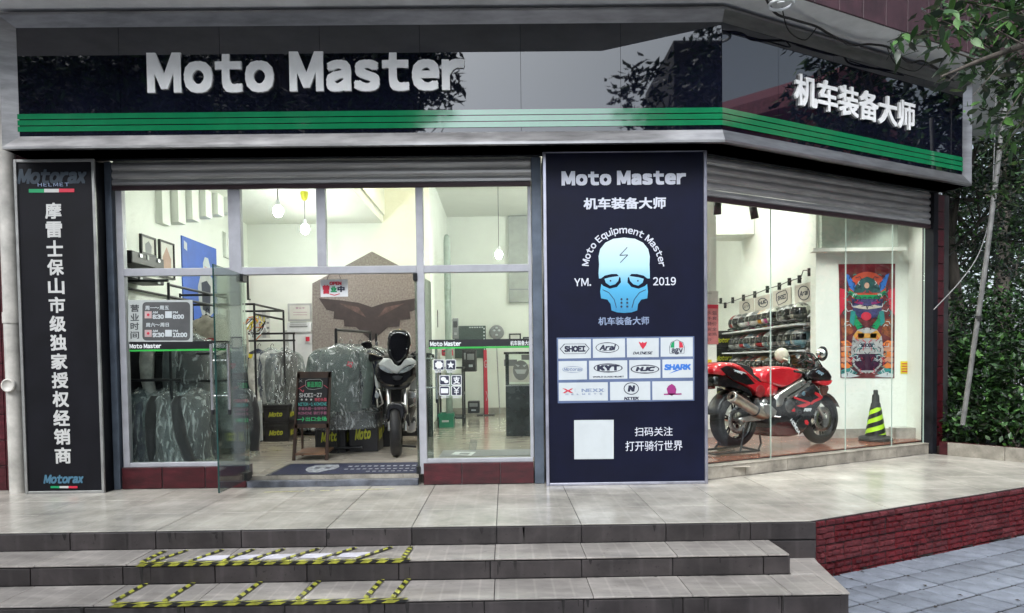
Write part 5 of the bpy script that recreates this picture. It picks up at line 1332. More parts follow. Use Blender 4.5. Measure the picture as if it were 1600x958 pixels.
# centre covered jackets on the rolling rack
rack('clothes_rack', 'black square rolling rack carrying the covered jackets in the middle of the room', [((-1.98+.0,1.75,.1),(-1.98,1.75,1.56)),((-1.82,3.1,.1),(-1.82,3.1,1.58)),((-1.98,1.75,1.56),(-1.82,3.1,1.58)),((-2.25,1.75,.16),(-1.7,1.75,.16)),((-2.1,3.1,.16),(-1.55,3.1,.16)),((-1.98,1.75,1.38),(-1.82,3.1,1.40)),((-1.74,3.1,1.56),(-1.74,3.1,.2))], r=.018)
for i, (dx, Y, b_, lab) in enumerate([(0,1.68,'green','grey green covered jacket with a red badge, front of the centre rack'),(.02,2.0,'navy','covered navy jacket, second on the centre rack'),(.05,2.3,'grey','covered grey jacket, third on the centre rack'),(.08,2.6,'black','covered black jacket near the far end of the centre rack'),(.10,2.9,'slate','covered dark jacket, farthest on the centre rack')]):
    garment(-1.93+dx+.03*i, Y, 1.40, R([8,-14,12,-6,15][i]), .58, .80, lab, b_, cover=True, coverlen=1.0, seed=80+i, logo=(M_red,.45,-.25) if i == 0 else None, depth=.13, group='covered jackets on the centre rack')
# stacked gear boxes with yellow lettering
M_yel2 = mat('acid_yellow_print', (.42,.44,.03), .5, var=.1)
M_box = mat('black_carton', (.016,.015,.018), .5, var=.3)
def gearbox(x, y, z, w, d, h, lab, txt='Moto', rz=0, shear=.3):
    t = thing('gear_box', lab, 'box', (x,y,z), rz=rz); ORG[t.name] = V((0,0,0))
    MB().box((-w/2,-d/2,0),(w/2,d/2,h*.82)).build('carton', M_box, t, bevel=.004); MB().box((-w/2-.004,-d/2-.004,h*.823),(w/2+.004,d/2+.004,h)).build('lid', M_box, t, bevel=.004)
    mb = MB(); text_on(mb, txt, V((-w*.30,-d/2,h*.3)), V((w*.26,-d/2,h*.34)), V((-w*.30,-d/2,h*.58)), V((0,-1,0)), bold=.05, shear=shear, depth=0)
    mb.v = [(v[0], v[1]-.0015, v[2]) for v in mb.v]; mb.build('lettering', M_yel2, t)
    mb = MB(); text_on(mb, txt, V((w/2,-d*.3,h*.25)), V((w/2,d*.3,h*.33)), V((w/2,-d*.3,h*.58)), V((1,0,0)), bold=.05, shear=shear); mb.v = [(v[0]+.0015, v[1], v[2]) for v in mb.v]; mb.build('lettering', M_yel2, t)
    return t
gearbox(-2.08,1.95,.1,.36,.36,.42,'black carton with yellow lettering standing behind the chalkboard stand')
gearbox(-1.70,2.05,.1,.34,.40,.46,'black carton with yellow lettering under the covered jackets, second from the chalkboard')
gearbox(-1.62,2.55,.1,.34,.40,.50,'black carton with yellow lettering under the far jackets')
gearbox(-3.15,3.35,.1,.34,.34,.26,'lower black carton of the stack in front of the inner door')
gearbox(-3.15,3.35,.362,.34,.34,.24,'upper black carton of the stack in front of the inner door')
gearbox(-3.52,3.35,.1,.34,.34,.26,'red and black carton low beside the carton stack')
gearbox(-3.52,3.35,.362,.34,.34,.24,'black carton on the red and black one beside the stack')
# glove and shoe shelf between them
t = thing('shoe_shelf', 'dark shelf of grey riding shoes standing by the inner door', 'shelf', (-2.95,4.05,.1))
MB().box((-3.25,4.20,.1),(-2.45,4.24,1.0)).build('back', M_black, t)
for k in range(6):
    MB().box((-3.25,3.95,.12+.165*k),(-2.45,4.2,.14+.165*k)).build('shelf_board', M_black, t)
sh = None
for k in range(5):
    for i in range(5):
        s_ = thing('riding_shoe', ['first','second','third','fourth','fifth'][i]+' grey riding shoe from the left on the '+['lowest','second lowest','middle','second highest','highest'][k]+' board of the shoe shelf', 'shoe', (-3.17+.16*i,4.06,.142+.165*k), group='riding shoes on the dark shelf')
        mb = MB(); c = V((-3.17+.16*i,4.06,.142+.165*k)); mb.ball(c+V((0,-.02,.045)), (.055,.1,.04), 10, 6); mb.ball(c+V((0,.05,.075)), (.045,.05,.07), 10, 6); mb.build('upper', M_grey if (i+k)%2 else M_lgrey, s_)
        MB().box((c.x-.05,c.y-.11,c.z),(c.x+.05,c.y+.09,c.z+.018)).build('sole', M_rubber, s_)
# leaning sticker board behind the door leaf
t = thing('sticker_board', 'pale board covered in little stickers leaning on the rack by the door', 'board', (-3.1,2.6,.1))
Pst = PY(2.4); MB().prism(pts_px(Pst, [(385,636),(408,625),(410,688),(387,694)]), (0,.03,0)).build('board', M_card, t)
for k in range(22):
    x = rnd.uniform(387,405); y = rnd.uniform(637,684); w = rnd.uniform(1,3.2); h = rnd.uniform(.8,2.4)
    printed(Pst, t, 'sticker', rnd.choice([M_black,M_grey,M_black,M_red]), polys=[[(x-w,y),(x+w,y-1),(x+w,y+h-1),(x-w,y+h)]], off=.002)
# ---- chalkboard stand
cs = thing('chalkboard_stand', 'brown wooden stand-up chalkboard with coloured chalk writing by the doorway', 'chalkboard', (-2.35,1.1,.1))
k7 = lambda x, y: (440+x/3.992, 500+y/3.992)
Pq = PY(1.12)
def bar7(pts, nm, th=.03, m=M_woodd): return MB().prism(pts_px(Pq, [k7(*p) for p in pts]), (0,th,0)).build(nm, m, cs, bevel=.002)
bar7([(96,330),(116,330),(84,882),(64,882)],'leg'); bar7([(290,325),(309,325),(288,880),(268,880)],'leg')
bar7([(97,322),(309,322),(307,360),(95,362)],'crossbar',.034); bar7([(82,650),(296,646),(296,672),(80,676)],'crossbar',.034)
Pq2 = PY(1.5)
MB().prism(pts_px(Pq2, [k7(*p) for p in [(120,640),(132,640),(136,850),(124,850)]]), (0,.025,0)).build('rear_leg', M_woodd, cs)
MB().prism(pts_px(Pq2, [k7(*p) for p in [(284,640),(296,640),(290,850),(278,850)]]), (0,.025,0)).build('rear_leg', M_woodd, cs)
a, b = Pq.at(*k7(84,845)), Pq.at(*k7(276,842)); MB().obox(a, b-a, V((0,.38,.02)), V((0,0,.022))).build('shelf_board', mat('mid_wood', (.16,.085,.05), .5, var=.3), cs)
bar7([(104,362),(297,360),(284,648),(90,650)],'board',.02,mat('chalkboard_black', (.010,.010,.012), .6))
Pch = PY(1.12)
def chalk(m, strokes=(), texts=(), polys=()):
    printed(Pch, cs, 'chalk_mark', m, strokes=[([k7(*p) for p in s], w) for s, w in strokes], texts=[(s, *k7(a,b), *k7(c,d), dict(bold=.02)) for s,a,b,c,d in texts], polys=[[k7(*p) for p in pl] for pl in polys], off=.002)
ck_w = mat('white_chalk', (.60,.60,.58), .9); ck_g = mat('green_chalk', (.05,.45,.16), .9); ck_r = mat('pink_chalk', (.62,.10,.14), .9); ck_c = mat('cyan_chalk', (.08,.42,.40), .9); ck_v = mat('violet_chalk', (.34,.12,.20), .9)
chalk(ck_g, texts=[('新品到店',160,385,250,420),('出口全场',150,604,282,632)], strokes=[([(98,622),(140,618),(130,606)],1.1),([(140,618),(128,632)],1.1)])
chalk(ck_w, strokes=[([(150,378),(170,372),(240,370),(256,384),(252,424),(200,434),(165,430),(150,414),(150,378)],.45),([(108,372),(128,388)],.4),([(128,372),(108,388)],.4)],
      polys=[[(x+(9 if i%2==0 else 4)*math.sin(math.pi*i/5), 497-(9 if i%2==0 else 4)*math.cos(math.pi*i/5)) for i in range(10)] for x in (126,154,184)], texts=[('SHOEI-Z7',110,457,252,483)])
chalk(ck_r, strokes=[([(104,430),(130,415),(150,405)],.8),([(262,405),(290,425)],.8),([(115,432),(135,450),(138,436)],1.2)], texts=[('特价头盔',206,486,282,508)])
chalk(ck_c, texts=[('NITEK-1 KOMINE',104,516,282,536)]); chalk(ck_v, texts=[('手套头盔-全场特价',104,544,282,564),('KOMINE 骑行手套',104,572,282,592)])
# ---- white sticker cabinet with the second motorcycle
wc = thing('white_cabinet', 'low white cabinet covered in stickers standing against the emblem panel', 'cabinet', (-2.0,3.9,.1))
Pk2 = PY(3.70); a = Pk2.at(548,671); b = Pk2.at(604,598)
a.z = .22; wx1 = -1.25
MB().box((a.x,3.70,a.z),(wx1,4.15,b.z)).build('body', mat('white_laminate', (.62,.63,.62), .4, var=.04), wc, bevel=.006)
MB().box((a.x-.05,3.68,.1),(wx1,4.16,.215)).build('plinth', M_black, wc)
MB().box((a.x,3.694,Pk2.at(570,638).z),(wx1,3.6995,Pk2.at(570,637).z)).build('seam', M_grey, wc)
Pk3 = PY(3.694)
def pr7(nm, m, polys=(), texts=(), off=.002, par=wc): printed(Pk3, par, nm, m, polys=[[k7(*p) for p in q] for q in polys], texts=[(s,*k7(a,b),*k7(c,d),k) for s,a,b,c,d,k in texts], off=off)
pr7('sticker', M_black, [[(472,556),(583,556),(583,610),(468,610)]]); pr7('sticker_lettering', M_orange if False else mat('amber_print', (.80,.42,.03), .5), texts=[('FK',480,563,572,603,dict(bold=.09))], off=.004)
for k in range(26):
    x = rnd.uniform(440,620); y = rnd.choice([rnd.uniform(400,545), rnd.uniform(620,672)]); w = rnd.uniform(6,22); h = rnd.uniform(4,11); s = rnd.uniform(-5,5)
    pr7('sticker', rnd.choice([M_black,M_black,M_grey,M_red,M_grn,M_blue,M_lgrey]), [[(x-w,y+s),(x+w,y-s),(x+w*.9,y-s+h),(x-w,y+s+h)]])
t = thing('riding_boot', 'dark riding boot standing on the floor at the foot of the centre rack', 'boot', (-1.45,3.0,.1))
p = PY(2.9).at(551,652); mb = MB(); mb.tube([V((p.x,2.95,.32)),V((p.x,2.95,.62))], [.06,.075], 12); mb.ball((p.x,2.88,.30),(.06,.14,.06)); mb.build('upper', FAB['brown'], t)
MB().tube([V((p.x,2.95,.1)),V((p.x,2.95,.3))], .02, 6).build('post', M_blackm, t); MB().box((p.x-.16,2.7,.1),(p.x+.16,3.2,.13)).build('foot_plate', M_black, t)
# ------------------------------------------------------------------ motorcycle parts shared by the machines
M_gloss = mat('gloss_black_paint', (.010,.010,.012), .10, var=.2, coat=.6); M_redp = mat('gloss_red_paint', (.66,.018,.03), .16, var=.10, scale=3, coat=.8)
M_whitep = mat('gloss_white_paint', (.62,.64,.62), .2, var=.04, coat=.5); M_smoke = glass_mat('smoked_screen', (.10,.10,.10), 1.6, .03); M_clearsc = glass_mat('clear_screen', (.70,.66,.56), 1.4, .05)
M_eng = mat('cast_engine', (.16,.16,.155), .42, .6, var=.3, scale=20, bump=.2); M_engd = mat('dark_engine', (.03,.03,.032), .5, .3, var=.4, scale=20, bump=.3); M_lens = mat('lamp_lens', (.35,.38,.40), .06, var=.3, scale=25, coat=1)
M_alum = mat('satin_aluminium', (.60,.59,.57), .28, .9, var=.1, scale=12); M_exh = mat('titanium_silencer', (.52,.44,.36), .3, .9, var=.15, scale=5); M_disc = mat('brake_disc', (.38,.37,.36), .3, .9, var=.1)
def wheel(parent, c, ax, R_, w, rimR, spokes=5, rimm=M_engd, disc=True, dside=1, nm='wheel'):
    c = V(c); ax = V(ax).normalized(); up = UZ; fw = ax.cross(up).normalized()
    mb = MB(); pr = []
    for k in range(13):
        a = math.pi*(k/12)-math.pi/2; pr.append((rimR+(R_-rimR)*(abs(math.cos(a))**.55), math.sin(a)*w/2))
    mb.lathe(c, ax, pr, 40); wl_ = mb.build(nm, M_rubber, parent, label=None)
    mb = MB(); mb.lathe(c, ax, [(rimR+.004,-w*.36),(rimR-.018,-w*.33),(rimR-.024,0),(rimR-.018,w*.33),(rimR+.004,w*.36)], 36)
    mb.lathe(c, ax, [(.001,-.05),(.035,-.05),(.04,0),(.035,.05),(.001,.05)], 14)
    for s in range(spokes):
        for d_ in (-.13,.13):
            a = 2*math.pi*s/spokes+.3; a2 = a+d_
            p0 = c+(fw*math.cos(a)+up*math.sin(a))*.03; p1 = c+(fw*math.cos(a2)+up*math.sin(a2))*(rimR-.015); mb.tube([p0,p1], [.013,.009], 6)
    mb.build('rim', rimm, wl_)
    if disc:
        for s in ((dside,) if disc == 1 else (-1,1)):
            mb = MB(); o = c+ax*(s*(w*.36+.006)); q0, q1 = .085, rimR*.68
            mb.lathe(o, ax, [(q0,-.002),(q1,-.002),(q1,.002),(q0,.002),(q0,-.002)], 32)
            for k in range(6):
                a = k*math.pi/3; mb.tube([o+(fw*math.cos(a)+up*math.sin(a))*.03, o+(fw*math.cos(a+.3)+up*math.sin(a+.3))*.088], .006, 5)
            mb.build('brake_disc', M_disc, wl_)
            mb = MB(); 
            for k in range(24):
                a = k*math.pi/12; q = o+(fw*math.cos(a)+up*math.sin(a))*(q1-.02+.008*(k%2))+ax*(s*.0025); mb.poly([q+fw*.005+up*.005,q-fw*.005+up*.005,q-fw*.005-up*.005,q+fw*.005-up*.005], ax*s)
            mb.build('disc_holes', M_black, wl_)
    return wl_
# ------------------------------------------------------------------ red sports motorcycle in the showroom window
q = lambda x, y: (1110+x/4.562, 500+y/4.562)
A0 = PZ(.19).at(*q(165,912)); B0_ = PZ(.15).at(*q(775,880))
MD = (V((B0_.x,B0_.y,0))-V((A0.x,A0.y,0))).normalized(); MN = V((MD.y,-MD.x,0))      # MN points out of the window, towards the street
MP = Plane((A0.x,A0.y,.1), MN)
rb = thing('sports_motorcycle', 'red and black sports motorcycle with silver frame in the showroom window', 'motorcycle', ((A0.x+B0_.x)/2,(A0.y+B0_.y)/2,.15))
def mo(x, y, off=0.0): return MP.at(*q(x, y), off)
def side(nm, m, pts, off, hw, mats=None, steps=None, both=True, sm=None):
    """bodywork: outline on the near side, rounded, reaching hw inwards"""
    P_ = [mo(x, y, off) for x, y in pts]
    mb = MB()
    c = sum(P_, V((0,0,0)))/len(P_)
    def ring(k, h): return [c+(p-c)*k-MN*h for p in P_]
    n = len(P_)
    lv = steps or [(.80,-.03),(.93,-.016),(1.0,.01),(1.02,hw*.5),(1.0,hw),]
    if both: lv = lv[:3] + [(1.02, off), (1.0, 2*off-.01), (.93, 2*off+.016), (.80, 2*off+.03)]
    rings = [ring(k, h) for k, h in lv]; vs = [p for r_ in rings for p in r_]; m_ = len(rings)
    nrm = sum(((P_[i]-c).cross(P_[(i+1)%n]-c) for i in range(n)), V((0,0,0))).dot(MN)
    fs = [(i*n+k, i*n+(k+1)%n, (i+1)*n+(k+1)%n, (i+1)*n+k) for i in range(m_-1) for k in range(n)]
    if nrm > 0: fs = [f[::-1] for f in fs]
    mb.add(vs, fs, True)
    for r_, d_ in ((rings[0], MN), (rings[-1], -MN)): mb.poly(r_, d_)
    return mb.build(nm, m, rb)
def decal(nm, m, pts, off): return MB().prism([mo(x, y, off) for x, y in pts], MN*-.004).build(nm, m, rb)
# wheels
rc = V((A0.x,A0.y,.19+.305)); fc = V((B0_.x,B0_.y,.15+.29))
wheel(rb, rc, MN, .305, .17, .215, 5, M_gloss, 1, 1, 'rear_wheel'); wheel(rb, fc, MN, .29, .12, .215, 6, M_engd, 2, 1, 'front_wheel')
# engine and chassis
side('engine', M_engd, [(350,560),(470,540),(600,545),(680,620),(690,720),(620,790),(480,800),(400,760),(350,680)], .13, .2)
def cyl(nm, m, x, y, r, o0, o1): c = mo(x, y, o0); return MB().lathe(c, MN, [(.001,0),(r,0),(r,o1-o0-.012),(r-.012,o1-o0),(.001,o1-o0)], 22).build(nm, m, rb)
cyl('clutch_cover', M_eng, 548,610,.085,.12,.165); cyl('engine_cover', M_engd, 610,660,.05,.12,.16); cyl('engine_cover', M_eng, 430,610,.06,.12,.15); cyl('sprocket_cover', M_alum, 375,590,.045,.12,.16)
for x0,y0,x1,y1,r_ in ((400,690,520,690,.012),(330,560,350,640,.02),(350,640,450,690,.018),(560,560,640,640,.012),(500,640,560,700,.015),(470,570,540,560,.012),(600,700,660,640,.014)):
    MB().tube([mo(x0,y0,.15), mo(x1,y1,.155)], r_, 8).build('hose', M_eng if rnd.random() < .5 else M_black, rb)
side('frame_spar', M_alum, [(452,548),(478,520),(556,470),(636,424),(662,412),(686,438),(652,472),(570,520),(505,562),(486,625),(455,628)], .145, .03)
side('frame_spar', M_alum, [(480,560),(545,545),(610,500),(690,450),(715,455),(640,515),(560,565),(500,590)], .13, .02, both=False)
side('swingarm', M_alum, [(188,706),(215,690),(320,655),(400,640),(450,660),(446,700),(340,722),(215,732)], .115, .03)
side('chain_guard', M_engd, [(190,640),(250,620),(350,640),(420,650),(400,670),(240,665)], .12, .02, both=False)
side('footrest_plate', M_alum, [(350,590),(420,600),(470,650),(455,700),(400,690),(360,640)], .155, .02, both=False)
MB().tube([mo(440,686,.16), mo(498,692,.22)], .011, 8).build('footrest', M_chrome, rb)
# bodywork
side('tail_fairing', M_redp, [(8,380),(20,345),(48,322),(98,303),(165,305),(205,322),(290,395),(345,440),(385,453),(455,462),(492,488),(478,530),(440,552),(372,548),(328,538),(288,498),(230,462),(150,420),(70,368),(30,388)], .12, .2)
side('tail_under_tray', M_gloss, [(14,398),(70,378),(150,425),(295,500),(305,545),(210,500),(120,478),(40,474),(12,470)], .10, .2)
decal('tail_side_panel', M_gloss, [(72,346),(118,326),(185,346),(268,398),(318,455),(262,462),(170,430),(108,386)], .155)
side('seat', mat('seat_vinyl', (.02,.02,.02), .6), [(160,305),(215,308),(262,325),(286,346),(300,392),(352,430),(400,452),(380,462),(330,440),(268,398),(215,345)], .10, .18)
MB().tube([mo(60,330,.16), mo(150,322,.165), mo(250,365,.165), mo(330,432,.16)], .007, 6).build('grab_rail', M_redp, rb)
cyl('side_duct', mat('dark_red_duct', (.28,.015,.02), .3), 352,508,.072,.14,.158); cyl('side_duct_rim', M_redp, 424,505,.055,.14,.162)
side('fuel_tank', M_redp, [(345,425),(358,380),(398,350),(468,330),(560,334),(622,350),(660,372),(652,410),(604,440),(562,470),(505,486),(452,466),(404,455),(372,452)], .13, .26)
side('upper_cowl', M_gloss, [(668,400),(700,360),(760,332),(800,330),(838,362),(864,408),(858,432),(800,436),(745,438),(700,425)], .13, .2)
side('nose_band', M_redp, [(746,440),(790,432),(864,426),(856,450),(832,468),(800,470),(764,458)], .135, .2)
side('nose_lower', mat('brown_headlamp', (.12,.05,.04), .2, coat=.6), [(772,464),(830,466),(834,490),(812,540),(790,548),(776,500)], .11, .2)
side('side_fairing', M_gloss, [(590,548),(640,505),(690,470),(735,450),(775,470),(800,545),(780,600),(745,645),(722,700),(700,745),(668,790),(640,818),(600,800),(572,745),(618,705),(650,660),(640,620),(600,590)], .155, .05)
side('belly_pan', mat('dark_red_belly', (.09,.014,.016), .25, coat=.5), [(415,770),(440,722),(540,712),(600,760),(645,815),(560,832),(440,830)], .13, .2)
decal('red_arrow', M_redp, [(594,544),(640,560),(712,586),(716,600),(672,622),(640,622),(612,612),(655,600),(690,592),(640,576),(598,560)], .188)
decal('red_arrow', M_redp, [(748,512),(774,524),(804,550),(790,566),(742,588),(722,606),(716,590),(738,570),(776,552),(744,530)], .188)
decal('red_patch', M_redp, [(672,716),(690,712),(702,732),(692,750),(676,742)], .188)
decal('red_patch', M_redp, [(578,650),(600,628),(606,640),(602,655)], .188)
cyl('side_number_disc', mat('blue_grey_print', (.12,.22,.28), .5), 664,528,.03,.18,.19)
def mtext(s, x0, y0, x1, y1, xt, yt, m, off, **k):
    mb = MB(); text_on(mb, s, mo(x0,y0,off), mo(x1,y1,off), mo(xt,yt,off), MN, **k); return mb.build('lettering', m, rb)
mtext('HONDA',566,716,628,818,582,700,M_white,.192,bold=.06); mtext('RR',664,652,722,652,664,628,M_white,.192,bold=.07,shear=.3)
mtext('RR',170,368,232,392,170,352,M_white,.162,bold=.05,shear=.3); decal('tail_stripe', M_white, [(165,352),(245,372),(262,384),(180,366)], .1585)
mtext('RR',750,372,800,400,760,352,mat('pale_blue_print',(.35,.5,.6),.5),.165,bold=.06,shear=.3)
# screen, mirrors, bars
mb = MB(); scp = [(548,305),(560,262),(600,246),(700,238),(722,244),(760,288),(796,336),(740,345),(660,348)]
for o in (.10,): mb.add([mo(x,y,.10) for x,y in scp]+[mo(x,y,-.10) for x,y in scp], [])
n = len(scp); mb.v = []; mb.f = []; mb.m = []; mb.sm = []
ra = [mo(x,y,.12) for x,y in scp]; rb2 = [mo(x+2,y-6,.0) for x,y in scp]; rc2 = [mo(x,y,-.12) for x,y in scp]
mb.add(ra+rb2+rc2, [(i, (i+1)%n, n+(i+1)%n, n+i) for i in range(1,n-3)]+[(n+i, n+(i+1)%n, 2*n+(i+1)%n, 2*n+i) for i in range(1,n-3)], True)
mb.add(ra, [(1,2,3,4,5,6,7,8,0)]); mb.build('windscreen', M_clearsc, rb)
MB().tube([mo(x,y,.122) for x,y in [(560,258),(600,244),(700,236),(728,242),(770,290),(800,336)]], .008, 6).build('screen_edge', M_gloss, rb)
MB().tube([mo(598,330,.11), mo(640,300,.12), mo(700,272,.12)], .008, 6).build('brake_hose', M_black, rb)
MB().tube([mo(745,290,.14), mo(770,275,.2), mo(782,262,.24)], [.016,.014,.012], 8).ball(mo(798,240,.26), (.06,.045,.085), 16, 10).build('mirror', M_gloss, rb)
MB().lathe(mo(799,240,.262)-MD*.012, (-MD+MN*.35+UZ*.1), [(.001,.045),(.045,.044),(.055,.03)], 18).build('mirror_glass', mat('mirror_glass', (.75,.75,.7), .05, 1, var=.05), rb)
MB().tube([mo(560,290,-.14), mo(520,275,-.2)], .012, 8).ball(mo(508,250,-.24), (.085,.04,.085), 16, 10).build('mirror', mat('cream_cover', (.50,.50,.40), .4), rb)
for s in (1,-1): MB().tube([mo(690,385,.04*s), mo(640,372,.20*s), mo(600,366,.34*s)], .013, 8).build('handlebar', M_blackm, rb)
MB().tube([mo(668,400,.1), mo(740,300,.11)], .01, 6).build('screen_bracket', M_black, rb)
# front end
for s in (1,-1): MB().tube([mo(700,430,.085*s), mo(762,610,.085*s)], .026, 12).tube([mo(762,610,.085*s), fc+MN*(.085*s)+UZ*-.01], .021, 12).build('fork_leg', M_alum, rb)
cc = mo(815,735,.12); MB().box((cc.x-.03,cc.y-.02,cc.z-.05),(cc.x+.03,cc.y+.02,cc.z+.05)).build('brake_caliper', M_eng, rb, bevel=.008)
mb = MB(); vs = []; nn = 10
for i in range(nn):
    a = R(25+i*14)
    for o in (-.07,-.05,0,.05,.07): rr_ = .31-(.02 if abs(o) > .06 else 0); vs.append(fc+MD*(math.cos(a)*rr_)+UZ*(math.sin(a)*rr_)+MN*o)
mb.add(vs, [(i*5+k, i*5+k+1, (i+1)*5+k+1, (i+1)*5+k) for i in range(nn-1) for k in range(4)], True); mb.build('front_mudguard', M_gloss, rb, solid=.006)
mb = MB(); vs = []
for i in range(nn):
    a = R(60+i*12)
    for o in (-.09,-.06,0,.06,.09): rr_ = .335-(.02 if abs(o) > .08 else 0); vs.append(rc+MD*(math.cos(a)*rr_)+UZ*(math.sin(a)*rr_)+MN*o)
mb.add(vs, [(i*5+k, i*5+k+1, (i+1)*5+k+1, (i+1)*5+k) for i in range(nn-1) for k in range(4)], True); mb.build('rear_mudguard', M_black, rb, solid=.006)
# silencer
ea, eb = mo(150,545,.20), mo(372,684,.17); ed_v = (eb-ea).normalized()
MB().lathe(ea, ed_v, [(.026,.012),(.030,0),(.050,.004),(.056,.02),(.056,(eb-ea).length-.06),(.046,(eb-ea).length-.01),(.03,(eb-ea).length+.03)], 24).build('silencer', M_exh, rb)
MB().lathe(ea, ed_v, [(.028,.0),(.028,.09),(.001,.09)], 16).build('silencer_bore', M_black, rb)
MB().lathe(ea+ed_v*((eb-ea).length*.72), ed_v, [(.057,0),(.060,.003),(.060,.022),(.057,.025)], 24).build('silencer_strap', M_blackm, rb)
MB().lathe(ea, ed_v, [(.050,-.002),(.059,-.001),(.059,.028),(.055,.032)], 24).build('silencer_cap', M_alum, rb)
MB().tube([eb, mo(420,700,.12), mo(480,735,.08)], [.026,.022,.022], 10).build('exhaust_pipe', M_exh, rb)
MB().tube([mo(290,640,.13), mo(260,600,.16)], .012, 6).build('silencer_bracket', M_black, rb)
cyl('rear_hub', M_eng, 212,715,.05,.09,.13)
side('tail_light', mat('dark_red_lens', (.18,.01,.01), .15), [(6,470),(20,470),(24,490),(8,494)], .04, .08)
side('number_plate_hanger', M_black, [(18,440),(60,440),(56,475),(20,475)], .05, .1)
# paddock stand
ps = thing('paddock_stand', 'black paddock stand lifting the rear wheel of the red motorcycle', 'stand', (A0.x,A0.y,.15))
def pt(u, v, z): return V((rc.x,rc.y,0))+MD*u+MN*v+UZ*z
for s in (1,-1):
    MB().tube([pt(.0,.15*s,.42), pt(-.06,.17*s,.22), pt(-.10,.19*s,.165)], .012, 8).tube([pt(-.06,.17*s,.22), pt(.18,.18*s,.165)], .012, 8).tube([pt(-.42,.17*s,.168), pt(.2,.18*s,.168)], .012, 8).build('side_frame', M_blackm, ps)
MB().tube([pt(-.42,-.17,.168), pt(-.42,.17,.168)], .012, 8).build('crossbar', M_blackm, ps)
MB().tube([pt(.18,.18,.17), pt(.22,.18,.24), pt(.2,.18,.34)], .011, 8).build('hook', M_blackm, ps)
# ------------------------------------------------------------------ white and black adventure motorcycle, seen from the front
vb = thing('adventure_motorcycle', 'white and black adventure motorcycle with tall dark screen facing the doorway', 'motorcycle', (-1.16,1.5,.1))
def fr(nm, m, pts, Y, d, back=True, bev=None):
    P_ = PY(Y); return MB().puff([P_.at(*k7(x, y)) for x, y in pts], V((0,-d,0)), back=back).build(nm, m, vb)
def frt(nm, m, pts, r, n=8):      # pts: x, y, Y
    return MB().tube([PY(Y).at(*k7(x, y)) for x, y, Y in pts], r, n).build(nm, m, vb)
wc_ = PY(1.36).at(*k7(702,0)); wx = wc_.x
wheel(vb, (wx,1.36,.1+.305), (1,.10,0), .305, .125, .215, 6, M_gloss, 2, 1, 'front_wheel')
wheel(vb, (wx+.16,2.85,.1+.31), (1,.06,0), .31, .18, .215, 6, M_gloss, 1, 1, 'rear_wheel')
fr('front_mudguard', M_gloss, [(655,560),(668,525),(695,508),(745,510),(772,530),(782,575),(768,640),(752,560),(720,545),(690,545),(668,560),(662,640),(650,620)], 1.22, .06)
frt('fork_leg', M_alum, [(664,425,1.5),(670,545,1.42),(676,690,1.36)], .026, 12); frt('fork_leg', M_alum, [(772,425,1.5),(774,545,1.42),(776,690,1.36)], .026, 12)
fr('radiator', mat('radiator_mesh', (.03,.03,.03), .6, var=.5, scale=90, bump=.6, bscale=150), [(682,425),(752,425),(750,512),(684,512)], 1.62, .03)
for k in range(7): MB().box((PY(1.58).at(*k7(684,0)).x, 1.575, PY(1.58).at(*k7(0,432+11*k)).z-.004),(PY(1.58).at(*k7(750,0)).x,1.585, PY(1.58).at(*k7(0,432+11*k)).z)).build('radiator_fin', M_engd, vb)
fr('engine', M_engd, [(640,440),(820,440),(830,560),(800,640),(700,660),(640,600)], 1.95, .2)
fr('nose_fairing', M_gloss, [(588,300),(600,272),(640,262),(720,330),(790,264),(830,268),(846,300),(842,352),(812,392),(772,416),(722,424),(672,418),(634,408),(604,378),(590,340)], 1.46, .13)
fr('lower_nose_lip', M_engd, [(606,384),(640,404),(690,420),(760,420),(808,394),(790,420),(740,436),(690,436),(640,424)], 1.40, .04)
fr('white_cowl', M_whitep, [(606,272),(640,238),(668,238),(688,272),(722,292),(752,286),(786,238),(812,236),(846,262),(842,276),(800,280),(764,300),(722,336),(690,328),(652,300),(612,284)], 1.33, .045)
for s_, pts in ((1,[(610,286),(640,292),(668,308),(696,334),(668,332),(636,318),(616,304)]),(-1,[(728,334),(756,308),(790,290),(828,278),(822,296),(794,318),(756,332)])):
    fr('headlight', M_lens, pts, 1.315, .03)
fr('air_intake', M_black, [(690,350),(722,345),(754,350),(745,372),(722,380),(698,372)], 1.31, .02)
fr('windscreen', mat('smoked_acrylic', (.010,.010,.013), .07, var=.3, coat=1), [(664,110),(672,84),(694,64),(730,57),(768,62),(794,78),(806,110),(808,152),(800,176),(794,212),(776,252),(744,282),(722,290),(698,276),(676,240),(664,200),(660,150)], 1.50, .05)
for x, y in ((684,96),(676,190),(780,180),(780,96)): fr('screen_bolt', M_chrome, [(x+5*math.cos(k), y+5*math.sin(k)) for k in range(6)], 1.43, .008)
fr('instrument_panel', M_black, [(700,130),(768,130),(766,200),(704,200)], 1.62, .03)
fr('hand_guard', M_gloss, [(484,226),(492,212),(522,205),(566,208),(612,224),(640,232),(634,244),(600,256),(544,262),(506,258),(488,244)], 1.72, .05)
fr('hand_guard', M_gloss, [(800,232),(830,220),(880,206),(925,205),(952,215),(955,240),(930,256),(880,260),(830,250)], 1.72, .05)
frt('handlebar', M_blackm, [(560,235,1.85),(660,235,1.85),(722,250,1.82),(790,235,1.85),(890,235,1.85)], .014)
frt('mirror_stalk', M_blackm, [(563,172,1.8),(600,190,1.82),(640,218,1.84)], .010); frt('mirror_stalk', M_blackm, [(884,172,1.8),(850,190,1.82),(806,218,1.84)], .010)
fr('mirror', M_gloss, [(493,148),(512,136),(540,131),(562,140),(568,160),(560,176),(534,180),(508,170)], 1.78, .03); fr('mirror', M_gloss, [(952,148),(930,136),(905,131),(884,140),(878,160),(884,176),(910,180),(938,170)], 1.78, .03)
